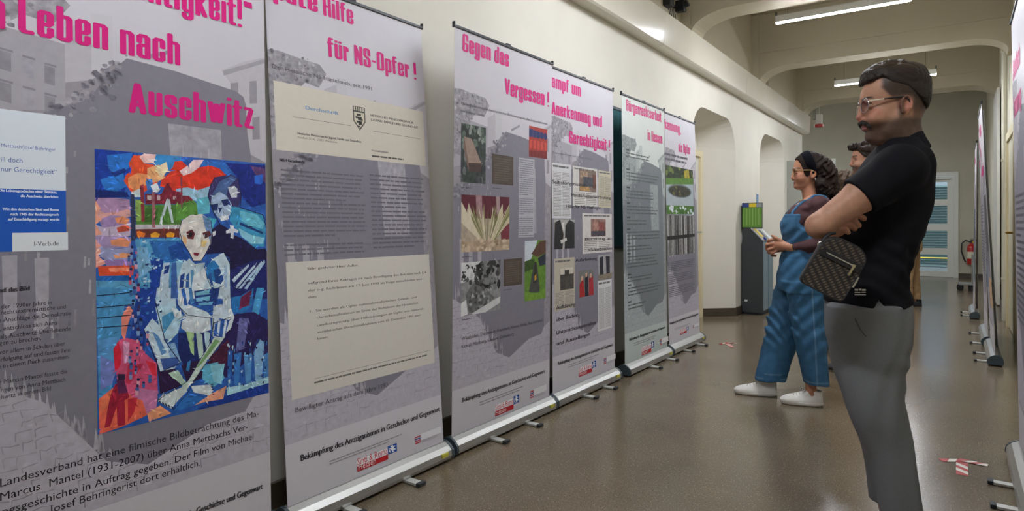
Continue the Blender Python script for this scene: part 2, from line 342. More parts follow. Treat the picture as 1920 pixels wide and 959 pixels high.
# heavy condensed display letters drawn as strokes of a broad flat brush
XH = .735
def gl(w, *strokes): return (w, strokes)
LO = [(0, 0), (1, 0), (1, XH), (0, XH), (0, 0)]; CO = [(0, 0), (1, 0), (1, 1), (0, 1), (0, 0)]
G = {
 'a': gl(.33, [(0, .52), (0, XH), (1, XH), (1, 0)], [(1, .40), (0, .40), (0, 0), (1, 0)]), 'b': gl(.33, [(0, 1), (0, 0), (1, 0), (1, XH), (0, XH)]),
 'c': gl(.32, [(1, .48), (1, XH), (0, XH), (0, 0), (1, 0), (1, .26)]), 'd': gl(.33, [(1, 1), (1, 0), (0, 0), (0, XH), (1, XH)]),
 'e': gl(.33, [(1, .22), (1, 0), (0, 0), (0, XH), (1, XH), (1, .36), (0, .36)]), 'f': gl(.25, [(.2, 0), (.2, 1), (1, 1)], [(-.25, XH), (1, XH)]),
 'g': gl(.33, [(1, XH), (1, -.24), (0, -.24), (0, -.12)], [(1, XH), (0, XH), (0, 0), (1, 0)]), 'h': gl(.33, [(0, 1), (0, 0)], [(0, XH), (1, XH), (1, 0)]),
 'i': gl(.15, [(0, XH), (0, 0)], [(0, 1), (0, 1)]), 'k': gl(.34, [(0, 1), (0, 0)], [(0, .34), (1, XH)], [(.25, .42), (1, 0)]), 'l': gl(.15, [(0, 1), (0, 0)]),
 'm': gl(.52, [(0, XH), (0, 0)], [(0, XH), (.5, XH), (.5, 0)], [(.5, XH), (1, XH), (1, 0)]), 'n': gl(.33, [(0, XH), (0, 0)], [(0, XH), (1, XH), (1, 0)]),
 'o': gl(.33, LO), 'p': gl(.33, [(0, XH), (0, -.24)], [(0, XH), (1, XH), (1, 0), (0, 0)]), 'r': gl(.25, [(0, XH), (0, 0)], [(0, XH), (1, XH), (1, .56)]),
 's': gl(.31, [(1, .52), (1, XH), (0, XH), (0, .42), (1, .32), (1, 0), (0, 0), (0, .2)]), 't': gl(.25, [(.2, .95), (.2, 0), (1, 0)], [(-.25, XH), (1, XH)]),
 'u': gl(.33, [(0, XH), (0, 0), (1, 0), (1, XH)]), 'v': gl(.32, [(0, XH), (.5, 0), (1, XH)]), 'w': gl(.48, [(0, XH), (.25, 0), (.5, XH), (.75, 0), (1, XH)]),
 'z': gl(.30, [(0, XH), (1, XH), (0, 0), (1, 0)]), 'A': gl(.40, [(0, 0), (.5, 1), (1, 0)], [(.25, .24), (.75, .24)]),
 'B': gl(.36, [(0, 0), (0, 1), (1, 1), (1, .54), (0, .54)], [(1, .54), (1, 0), (0, 0)]), 'E': gl(.31, [(1, 1), (0, 1), (0, 0), (1, 0)], [(0, .5), (.9, .5)]),
 'G': gl(.36, [(1, .70), (1, 1), (0, 1), (0, 0), (1, 0), (1, .46), (.55, .46)]), 'H': gl(.37, [(0, 0), (0, 1)], [(1, 0), (1, 1)], [(0, .5), (1, .5)]),
 'K': gl(.38, [(0, 0), (0, 1)], [(0, .4), (1, 1)], [(.3, .55), (1, 0)]), 'L': gl(.30, [(0, 1), (0, 0), (1, 0)]), 'N': gl(.39, [(0, 0), (0, 1)], [(0, 1), (1, 0)], [(1, 0), (1, 1)]),
 'O': gl(.36, CO), 'S': gl(.34, [(1, .68), (1, 1), (0, 1), (0, .58), (1, .42), (1, 0), (0, 0), (0, .3)]), 'V': gl(.39, [(0, 1), (.5, 0), (1, 1)]),
 '!': gl(.15, [(0, 1), (0, .32)], [(0, 0), (0, 0)]), '-': gl(.22, [(0, .38), (1, .38)]), ',': gl(.15, [(0, 0), (-.3, -.12)]), '“': gl(.28, [(0, 1), (.1, .88)], [(.9, 1), (1, .88)]), ' ': gl(.16)}
UML = {'ü': 'u', 'ä': 'a', 'ö': 'o'}
def hull(ps):
    ps = sorted(set((round(x, 5), round(y, 5)) for x, y in ps)); 
    def half(q):
        h = []
        for p in q:
            while len(h) > 1 and (h[-1][0] - h[-2][0]) * (p[1] - h[-2][1]) - (h[-1][1] - h[-2][1]) * (p[0] - h[-2][0]) <= 0: h.pop()
            h.append(p)
        return h
    a, b = half(ps), half(ps[::-1]); return a[:-1] + b[:-1]
def letters(text, s=.142, t=.105, gap=.045):
    out = []; x = 0
    for ch in text:
        um = ch in UML; w, st = G[UML.get(ch, ch)]; st = list(st)
        if um: st += [[(.05, .93), (.05, .93)], [(.95, .93), (.95, .93)]]
        for pl in st:
            q = [(x + s / 2 + px * (w - s), (t / 2 + py * (1 - t)) if py >= 0 else py + t / 2) for px, py in pl]
            r = [q[0]]                            # soften square turns
            for i in range(1, len(q) - 1):
                a, b, c = Vector(q[i - 1]), Vector(q[i]), Vector(q[i + 1]); la, lc = (a - b).length, (c - b).length; k = min(.05, la * .4, lc * .4)
                if la > 1e-6 and lc > 1e-6: r += [tuple(b + (a - b) / la * k), tuple(b + (c - b) / lc * k)]
            r.append(q[-1])
            for p, q2 in zip(r[:-1], r[1:]):
                bs = .03; br = [(-s / 2 + bs, -t / 2), (s / 2 - bs, -t / 2), (s / 2, -t / 2 + bs), (s / 2, t / 2 - bs), (s / 2 - bs, t / 2), (-s / 2 + bs, t / 2), (-s / 2, t / 2 - bs), (-s / 2, -t / 2 + bs)]
                out.append(hull([(c[0] + dx, c[1] + dy) for c in (p, q2) for dx, dy in br]))
        x += w + gap
    return out, x - gap
_txt = {}
def text_mesh(s):
    if s not in _txt:
        c = bpy.data.curves.new('t', 'FONT'); c.body = s; c.resolution_u = 2; o = bpy.data.objects.new('t', c); m = o.to_mesh()
        vs = np.array([v.co[:2] for v in m.vertices]); fs = [tuple(p.vertices) for p in m.polygons]; o.to_mesh_clear(); bpy.data.objects.remove(o); bpy.data.curves.remove(c)
        _txt[s] = (vs, fs, vs[:, 0].min(), vs[:, 0].max())
    return _txt[s]
MAG = 'd4147c'; INK = '26242a'
ZT, ZB = 2.135, .085
class Banner:
    def __init__(s, y0, w, x, lean, label, right=False, legs=(.25, .75), tint='c9c4cc'):
        s.W, s.x, s.lean, s.right, s.y0 = w, x, lean, right, y0
        s.root = empty('roll_up_banner', (x, y0 + w / 2, 0), R_(-90 if right else 90)); tag(s.root, label, 'banner', 'roll-up banners along the corridor')
        h = w / 2 + .006; f0 = -w / 2
        prof = [(-.045, .014), (-.052, .03), (-.048, .055), (-.030, .075), (-.006, .088), (.02, .088), (.045, .07), (.052, .04), (.048, .014)]
        hs = MB().prism(prof, lambda y, z: (-h, y, z), lambda y, z: (h, y, z)).build('base_housing', mat('banner_aluminium', 'b9b9b6', .34, .85, bump=.02), s.root)
        big = [(y * 1.06, .05 + (z - .05) * 1.06) for y, z in prof]
        for e in (-1, 1):
            MB().prism(big, lambda y, z: (e * h, y, z), lambda y, z: (e * (h + .014), y, z)).build('end_cap', mat('cap_slate', '3a464c', .5), hs)
        if not right: MB().box(h - .075, h - .03, -.056, -.048, .036, .054).build('spec_sticker', mat('sticker_yellow', 'c8c04a', .6), hs)
        for k in legs:
            cx = f0 + k * w
            ft = MB().box(cx - .020, cx + .020, -.118, .05, .002, .013, bev=.003).build('foot', mat('foot_silver', 'cfcfcb', .4, .4), s.root)
            MB().box(cx - .022, cx + .022, -.138, -.116, .001, .017, bev=.004).build('foot_tip', mat('rubber_black', '24282c', .6), ft)
        top = s.P(0, 0, 0); ty = top[1]
        tk = .0012
        sh = MB(); a, b_ = s.P(0, 0, 0), s.P(0, ZT - ZB, 0)
        n = 8; vs = []
        for side in (0, tk):
            for i in range(n + 1):
                for j in (0, 1): p = s.P(j * w, (ZT - ZB) * i / n, -side); vs.append(p)
        m_ = 2 * (n + 1); fs = []
        for i in range(n):
            fs += [(2 * i, 2 * i + 1, 2 * i + 3, 2 * i + 2), (m_ + 2 * i, m_ + 2 * i + 2, m_ + 2 * i + 3, m_ + 2 * i + 1), (2 * i, 2 * i + 2, m_ + 2 * i + 2, m_ + 2 * i), (2 * i + 1, m_ + 2 * i + 1, m_ + 2 * i + 3, 2 * i + 3)]
        fs += [(0, m_, m_ + 1, 1), (2 * n, 2 * n + 1, m_ + 2 * n + 1, m_ + 2 * n)]
        sh.add(vs, fs); s.sheet = sh.build('print_sheet', mat('sheet_' + tint, tint, .5, noise=.015, nscale=6), s.root)
        rl = MB().box(-h, h, ty - .006, ty + .008, ZT - .007, ZT + .006, bev=.002).build('top_rail', mat('rail_dark', '38383c', .4, .5), s.root)
        for e in (-1, 1): MB().box(e * h - .003, e * h + .003, ty - .007, ty + .009, ZT - .009, ZT + .020, bev=.002).build('rail_end', mat('rubber_black'), rl)
        MB().box(-.018, .018, ty - .004, ty + .016, ZT + .004, ZT + .016, bev=.003).build('pole_hook', mat('rubber_black'), rl)
        MB().tube([(0, .030, .07), (0, .022 + ty, ZT + .01)], .008).build('support_pole', mat('pole_grey', '7c7e80', .4, .7), s.root)
    def P(s, u, v, off):                         # banner plane -> the banner's own frame (front is -y)
        z = ZT - v; return (u - s.W / 2, -s.lean * (z - ZB) / (ZT - ZB) - off, z)
    def on(s, px, py):                           # photo pixel -> place on the banner
        sg = -1 if s.right else 1
        p = hit(px, py, (s.x, 0, ZB), ((ZT - ZB), 0, -s.lean * sg)); u = (s.y0 + s.W - p[1]) if s.right else (p[1] - s.y0); return (u, ZT - p[2])
    def q(s, pts): return [s.on(*p) for p in pts]
    def head(s, art, text, L, Rr, cap, col=MAG):
        art.mark()
        (u0, v0), (u1, v1) = s.on(*L), s.on(*Rr); ps, w = letters(text); k = (u1 - u0) / w; v = (v0 + v1) / 2
        far = 0
        for p in ps:                                  # a new mesh for every word
            if min(x for x, _ in p) - far > .17: art.mark()
            far = max(far, max(x for x, _ in p)); art.poly([(u0 + x * k, v - y * cap) for x, y in p], col)
        s.k = (k, u1, v)
    def text(s, art, text, L, Rr, cap, col=INK, xs=None, bold=0):   # fitted between L and R when both are given, else set flush right (L None) or left (R None)
        art.mark()
        vs, fs, x0, x1 = text_mesh(text); k = cap / .69
        if L and Rr: (u0, v0), (u1, v1) = s.on(*L), s.on(*Rr); v = (v0 + v1) / 2; kx = (u1 - u0) / (x1 - x0)
        elif Rr: u1, v = s.on(*Rr); kx = k * (xs or .86); u0 = u1 - kx * (x1 - x0)
        else: u0, v = s.on(*L); kx = k * (xs or .86)
        pts = [(u0 + (x - x0) * kx, v - y * k) for x, y in vs]
        ok = [p for p in pts]
        for d in ([0] if not bold else [-bold, bold]):
            art.mesh([(min(max(u + d, .002), s.W - .002), v) for u, v in ok], fs, col)
    def greek(s, art, u0, v0, u1, v1, n, col, fill=.85, h=.42, seed=1, ragged=.12, para=0, amp=0):   # rows of word-length dashes where the photo's print is too small to read
        art.mark()
        rnd = random.Random(seed); dv = (v1 - v0) / n; art.off += art.step
        for i in range(n):
            if para and i % para == para - 1 and rnd.random() < .6: continue
            u = u0; end = u1 - rnd.random() * ragged * (u1 - u0); v = v0 + i * dv
            if para and i % para == para - 2: end = u0 + (u1 - u0) * (.3 + .5 * rnd.random())
            while u < end:
                w = dv * (.8 + 3.0 * rnd.random()); e = min(u + w, end)
                if e - u > dv * .2: art.poly([(u, v), (e, v), (e, v + dv * h), (u, v + dv * h)], col, amp, True)
                u = e + dv * .28
SK = []                                          # the faded street photograph printed behind the text of every banner
def street(b, seed=0, tone=('989299', '827e8a', 'afabb3', 'b6b1bc', 'a5a0aa'), shift=(1, 1, 1)):
    base, dark, lite, cob, mid = tone; W = b.W; s = W / .94; U = lambda u, v: (min(max(u * s, .0), W), v); a = Art(b, 2e-4, 3e-6); rnd = random.Random(seed)
    P = lambda pts, c, amp=0: a.poly([U(*p) for p in pts], c, amp)
    def blob(u, v, r, c, amp=.3, k=.8): a.poly([U(u + r * rnd.uniform(.6, 1.2) * math.cos(t), v + r * k * rnd.uniform(.6, 1.2) * math.sin(t)) for t in np.linspace(0, 6.28, 9)[:-1]], c, amp, True)
    P([(0, .44), (.12, .45), (.28, .49), (.35, .52), (.47, .48), (.94, .62), (.94, 1.82), (0, 1.82)], base, .08)
    P([(0, .44), (.28, .47), (.28, .66), (0, .70)], 'a7a2aa', .05)                                      # house front on the left, rows of windows
    for r_ in range(2):
        for c in range(5): u = .02 + .052 * c; v = .50 + .085 * r_ + .01 * c; P([(u, v), (u + .026, v + .004), (u + .026, v + .055), (u, v + .05)], mid if c % 2 else '8f8b93', .15); P([(u, v - .008), (u + .03, v - .004), (u + .03, v + .002), (u, v - .002)], '8a868e', .1)
    P([(.28, .42), (.35, .39), (.41, .36), (.41, .50), (.35, .56), (.28, .58)], 'b9b4bb', .04); P([(.35, .36), (.41, .355), (.41, .5), (.35, .545)], 'c6c2c8', .02)
    P([(0, .31), (.05, .305), (.15, .315), (.26, .32), (.295, .355), (.25, .42), (.18, .41), (.12, .46), (.06, .50), (.03, .62), (0, .66)], '99949b', .35)        # tree
    a.off += a.step
    for i in range(150):
        u, v = rnd.uniform(0, .28), rnd.uniform(.31, .62)
        if u * 1.1 + (v - .31) < .32: blob(u, v, rnd.uniform(.004, .012), rnd.choice(['837f86', '8f8b92', 'aba7ad', 'b8b4ba', '77737a']))
    P([(.766, .45), (.86, .40), (.94, .37), (.94, .76), (.876, .735), (.85, .55)], 'bdb8bf', .04)       # house on the right
    P([(.77, .452), (.94, .375), (.94, .39), (.775, .468)], 'a39ea6', .1)
    for u, v in ((.80, .49), (.875, .47), (.885, .60)): P([(u, v), (u + .03, v - .008), (u + .03, v + .075), (u, v + .08)], '97929a', .1)
    P([(.50, .455), (.585, .42), (.59, .43), (.505, .467)], '9a959d', .15)
    P([(.34, .62), (.40, .53), (.45, .475), (.60, .485), (.82, .515), (.85, .53), (.860, .56), (.862, .65), (.876, .735), (.87, 1.61), (.84, 1.65), (.70, 1.66), (.50, 1.735), (.38, 1.69), (.22, 1.48), (.03, 1.37), (0, 1.36), (0, .86), (.17, .70)], dark, .045)   # the great dark block, coming to a point below
    a.off += a.step                               # ragged hedge along its left side, railings and grass below
    for i in range(190):
        t = rnd.random(); u = np.interp(t, [0, .35, .6, 1], [.44, .33, .17, .0]) + rnd.gauss(0, .022); v = np.interp(t, [0, .35, .6, 1], [.49, .63, .71, .86]) + rnd.gauss(0, .016); blob(u, v, rnd.uniform(.004, .014), rnd.choice([dark, dark, '8e8a94', '77737f', 'a5a0a9']), .25)
    for i in range(60): u, v = rnd.uniform(.0, .36), rnd.uniform(.72, 1.30); h_ = rnd.uniform(.01, .05); a.poly([U(u, v), U(u + .006, v), U(u + .005, v + h_), U(u - .002, v + h_)], rnd.choice(['8e8a94', '7b7783', '938f99', 'a6a2ab']), .3, True)
    for i in range(60):
        t = rnd.random(); u = .02 + .42 * t; v = 1.36 + .36 * t ** 1.1; h_ = rnd.uniform(.02, .08); a.poly([U(u, v - h_), U(u + .004, v - h_ * .6), U(u + .009, v + .01), U(u - .007, v + .01)], rnd.choice([cob, lite, mid]), .15, True)
    for i, u in enumerate((.05, .125, .20)): P([(u, 1.06 + .01 * i), (u + .035, 1.06 + .01 * i), (u + .033, 1.27), (u + .004, 1.29)], 'a9a4ae', .12)
    P([(.576, .66), (.76, .66), (.775, 1.04), (.60, 1.04)], mid, .2)                                    # pale panel on the block
    a.off += a.step
    for i in range(26): u, v = rnd.uniform(.585, .755), rnd.uniform(.67, .98); a.poly([U(u, v), U(u + .004, v), U(u + .005, v + .05), U(u, v + .04)], rnd.choice(['97929b', 'b3aeb6']), .2, True)
    P([(.87, .80), (.91, .81), (.92, 1.5), (.87, 1.55)], '97929a', .25)
    P([(0, 1.36), (.03, 1.37), (.22, 1.48), (.38, 1.69), (.50, 1.735), (.70, 1.66), (.84, 1.65), (.87, 1.61), (.94, 1.58), (.94, 1.83), (0, 1.83)], cob, .10)     # cobbles
    a.off += a.step; v = 1.385
    while v < 1.81:
        dv = .018 + (v - 1.38) * .075; u = rnd.uniform(-.03, 0)
        while u < .93:
            w_ = dv * rnd.uniform(.9, 1.7); edge = np.interp(u, [0, .03, .22, .38, .50, .70, .84, .94], [1.36, 1.37, 1.48, 1.69, 1.735, 1.66, 1.65, 1.58])
            if v > edge + .012 and rnd.random() < .85:
                c = rnd.choice(['9b96a0', 'a39ea8', '948f99', 'aaa5ae']); q = [(u, v + rnd.uniform(-.004, .004)), (u + w_ * .4, v + rnd.uniform(-.005, .005)), (u + w_ * .85, v + rnd.uniform(-.004, .004))]
                for k in (0, 1): a.line(U(*q[k]), U(*q[k + 1]), rnd.uniform(.0018, .0036), c, .2, True)
                a.line(U(*q[0]), U(u + rnd.uniform(-.004, .006), v + dv * rnd.uniform(.5, .85)), rnd.uniform(.0016, .003), c, .2, True)
            u += w_
        v += dv
    for i in range(40): u, v = rnd.uniform(0, .94), rnd.uniform(1.5, 1.81); (v > np.interp(u, [0, .22, .38, .5, .7, .84, .94], [1.37, 1.48, 1.69, 1.735, 1.66, 1.65, 1.58]) + .02) and blob(u, v, rnd.uniform(.008, .02), rnd.choice(['beb9c3', 'ada8b2', 'c4bfc8']), .1, .4)
    P([(0, 1.82), (.94, 1.82), (.94, 2.045), (0, 2.045)], 'ccc8cf', .012)
    a.c = [(c[0] * shift[0], c[1] * shift[1], c[2] * shift[2], c[3]) for c in a.c]
    a.build('background_photo')
def footer(b, L, Rr, logo, cap=.026, label=True, seed=3):
    a = Art(b, 1.2e-3); b.text(a, 'Bekämpfung des Antiziganismus in Geschichte und Gegenwart', L, Rr, cap, bold=.0012)
    (u0, v0), (u1, v1) = logo                    # the association's mark: red words over a red bar, white lion on blue
    w, h = u1 - u0, v1 - v0
    b.greek(a, u0 - w * .6, v0 - h * .62, u1 + w * .3, v0 - h * .22, 2, '8a868e', h=.3, seed=seed, ragged=.3)
    a.mark(); a.rect(u0, v0 + h * .08, u1 - w * .24, v0 + h * .56, 'e9e6ea')
    vs, fs, x0, x1 = text_mesh('Sinti & Roma'); k = w * .74 / (x1 - x0); a.mesh([(u0 + w * .01 + (x - x0) * k, v0 + h * .50 - y * k * 1.25) for x, y in vs], fs, 'cc2230')
    a.rect(u0, v0 + h * .58, u1 - w * .24, v0 + h * .98, 'b8202c')
    vs, fs, x0, x1 = text_mesh('Hessen'); k = w * .42 / (x1 - x0); a.mesh([(u0 + w * .03 + (x - x0) * k, v0 + h * .90 - y * k * 1.05) for x, y in vs], fs, 'f0dfe0')
    bu0, bu1 = u1 - w * .24, u1; bw = bu1 - bu0; a.rect(bu0, v0 - h * .05, bu1, v0 + h * .62, '24509a')
    lion = [(.35, .08), (.55, .04), (.62, .16), (.55, .26), (.75, .22), (.86, .30), (.66, .38), (.62, .52), (.82, .58), (.86, .74), (.70, .68), (.58, .64), (.62, .82), (.76, .92), (.50, .92), (.46, .72), (.34, .60), (.36, .46), (.14, .44), (.12, .34), (.34, .34), (.42, .24), (.28, .20)]
    a.poly([(bu0 + x * bw, v0 - h * .05 + y * h * .67) for x, y in lion], 'f2f2f4')
    a.poly([(bu0 + x * bw, v0 - h * .05 + y * h * .67) for x, y in [(.14, .5), (.24, .48), (.26, .72), (.36, .86), (.22, .84), (.14, .7)]], 'f2f2f4')
    a.mark(); cu = u1 + w * .50; cw = w * .16; cv = v0 + h * .0                     # small striped arms beside a white panel
    a.rect(cu + cw * 1.15, cv + h * .0, cu + w * .78, cv + h * .55, 'e6e4e8')
    for i in range(4): a.rect(cu, cv + h * (.08 + .17 * i), cu + cw, cv + h * (.17 + .17 * i), 'c03040' if i != 1 else '4a5aa0')
    b.greek(a, cu + cw * 1.15, cv + h * .62, cu + w * .7, cv + h * .84, 2, '9a969e', h=.3, seed=seed)
    a.build('footer_lettering')
# ------------------------------------------------------------------ the six banners of the left row
BW = .925
A1 = Banner(.461, .91, -2.05, -.05, 'nearest roll-up banner, with a colourful expressionist painting and pink heading ending in Auschwitz', legs=(.25, .8))
A2 = Banner(1.437, .875, -2.045, -.15, 'second roll-up banner of the left row, headed für NS-Opfer, with two beige typed letters', legs=(.28, .667))
A3 = Banner(2.384, .918, -2.055, .02, 'third roll-up banner of the left row, headed Gegen das Vergessen, with eight photographs', legs=(.315, .67))
A4 = Banner(3.352, .868, -2.06, -.015, 'fourth roll-up banner of the left row, headed Kampf um Anerkennung, pasted with newspaper pages', legs=(.39, .72))
A5 = Banner(4.366, .845, -2.045, -.03, 'fifth roll-up banner of the left row, greenish print of plain text without pictures', tint='d2d6d2', legs=(.46, .88))
A6 = Banner(5.29, .79, -2.055, -.05, 'farthest left banner, with a photo of a round pool in green grass', legs=(.32, .76))

# --- first banner
b = A1; street(b, 1); S = Art(b, 1.0e-3, 4e-6)
HW = .137
def headR(b, art, text, Rr, cap, k, col=MAG):     # set flush right at a known letter width
    art.mark()
    u1, v = b.on(*Rr); ps, w = letters(text)
    for i, p in enumerate(ps):
        q = [(u1 - (w - x) * k, v - y * cap) for x, y in p]
        if min(x for x, _ in q) > .004: art.poly(q, col)
capA = abs(b.on(361, 172.7)[1] - b.on(361, 228)[1])
b.head(S, 'Auschwitz', (241, 210), (476, 243), capA); kA = b.k[0]
b.head(S, 'nach', (225, 101.5), (338, 122.6), capA)
b.head(S, 'Leben', (34, 60), (203, 95), capA)
headR(b, S, 'n', (10, 55.5), capA, kA)
headR(b, S, 'Gerechtigkeit!“', (473, 57), capA, kA * .93)
S.build('headline_lettering', 'magenta headline letters')
S = Art(b, .6e-3)                                # the book cover
(ur, vt), (_, vm), (_, vb) = b.on(122, 218.5), b.on(124, 358), b.on(128, 469)
S.rect(.05, vt, ur, vb, 'dfe6ef'); S.rect(.05, vm, ur, vb, '1b57b8'); x0 = b.on(23, 455)[0]; S.rect(x0, b.on(128, 436)[1], ur + .004, b.on(128, 469)[1], 'e4e7ec')
NAVY = '4a6ab0'
b.text(S, 'Anna Mettbach/Josef Behringer', None, (104, 284), .0098, NAVY); b.text(S, '„Ich will doch', None, (42, 306), .0135, NAVY); b.text(S, 'nur Gerechtigkeit“', None, (106, 327), .0135, NAVY)
for t, p in (('Die Lebensgeschichte einer Sintezza,', (107, 363)), ('die Auschwitz überlebte', (109, 372)), ('Wie den deutschen Sinti und Roma', (110, 396)), ('nach 1945 der Rechtsanspruch', (110, 405)), ('auf Entschädigung versagt wurde', (111, 414))):
    b.text(S, t, None, p, .0072, 'e8eef8', bold=.0005)
b.text(S, 'I-Verb.de', (64, 462), (110, 460), .012, '26303c'); S.one().build('book_cover', 'blue and white book cover')
S = Art(b, 1.1e-3)
b.text(S, 'Das Buch und das Bild', None, (55, 545), .0125, bold=.0012)
for t, p in (('In den Jahren der 1990er Jahre in', (97, 571)), ('Deutschland rechtsextremistische und', (123, 579)), ('rassistische Anschläge die Demokratie', (133, 591)), ('bedrohten, entschloss sich Anna', (107, 609)), ('Mettbach als Auschwitz-Überlebende', (132, 620)), ('ihr Schweigen zu brechen.', (77, 638)), ('Sie trat vor allem in Schulen über', (122, 648)), ('ihre Verfolgung auf und fasste ihre', (131, 660)), ('Erlebnisse in einem Buch zusammen.', (130, 672)), ('Der Maler Marcus Mantel fasste die', (126, 700)), ('Erzählungen von Anna Mettbach', (122, 715)), ('aus Auschwitz in einem Bild', (95, 732))):
    b.text(S, t, None, p, .0118, '34323a')
for pre, t, L, Rr in (('Der', 'Landesverband hat eine filmische Bildbetrachtung des Ma-', (0, 913), (485, 781)), ('lers', 'Marcus  Mantel (1931-2007) über Anna Mettbachs Ver-', (0, 940), (464, 806)), ('', 'ngsgeschichte in Auftrag gegeben. Der Film von Michael', (4, 966), (475, 825)), ('', 'Josef Behringerist dort erhältlich.', (92, 958), (375, 878))):
    b.text(S, t, L, Rr, .0215, '2c2a32')
    if pre: b.text(S, pre, None, (L[0] - 14, L[1] + 5), .0215, '2c2a32', xs=.8)
b.text(S, 'Bekämpfung des Antiziganismus in Geschichte und Gegenwart', None, (492, 917), .0205, bold=.0012, xs=.74)
S.build('body_lettering')

# --- the painting on it, laid out from flat patches of paint
S = Art(b, .6e-3, 3e-6); CR = {6: (170, 270, 3.306), 7: (330, 300, 3.686), 8: (170, 540, 3.307)}
TL, TR, BR, BL = b.on(172, 279), b.on(498, 307), b.on(503, 737), b.on(188, 815)
pu0, pu1, pv0, pv1 = (TL[0] + BL[0]) / 2, (TR[0] + BR[0]) / 2, (TL[1] + TR[1]) / 2, (BL[1] + BR[1]) / 2
S.rect(pu0, pv0, pu1, pv1, '2a5cae', .25)
def cl(p): return (min(max(p[0], pu0), pu1), min(max(p[1], pv0), pv1))
def pt(c, s, col, amp=.12):
    ox, oy, k = CR[c]; v = [float(x) for x in s.replace(',', ' ').split()]
    S.poly([cl(b.on(ox + v[i] / k, oy + v[i + 1] / k)) for i in range(0, len(v), 2)], col, amp * 2.2)
def ln(c, s, w, col):
    ox, oy, k = CR[c]; v = [float(x) for x in s.replace(',', ' ').split()]; q = [cl(b.on(ox + v[i] / k, oy + v[i + 1] / k)) for i in range(0, len(v), 2)]
    for i in range(len(q) - 1): S.line(q[i], q[i + 1], w, col, .1, same=i > 0)
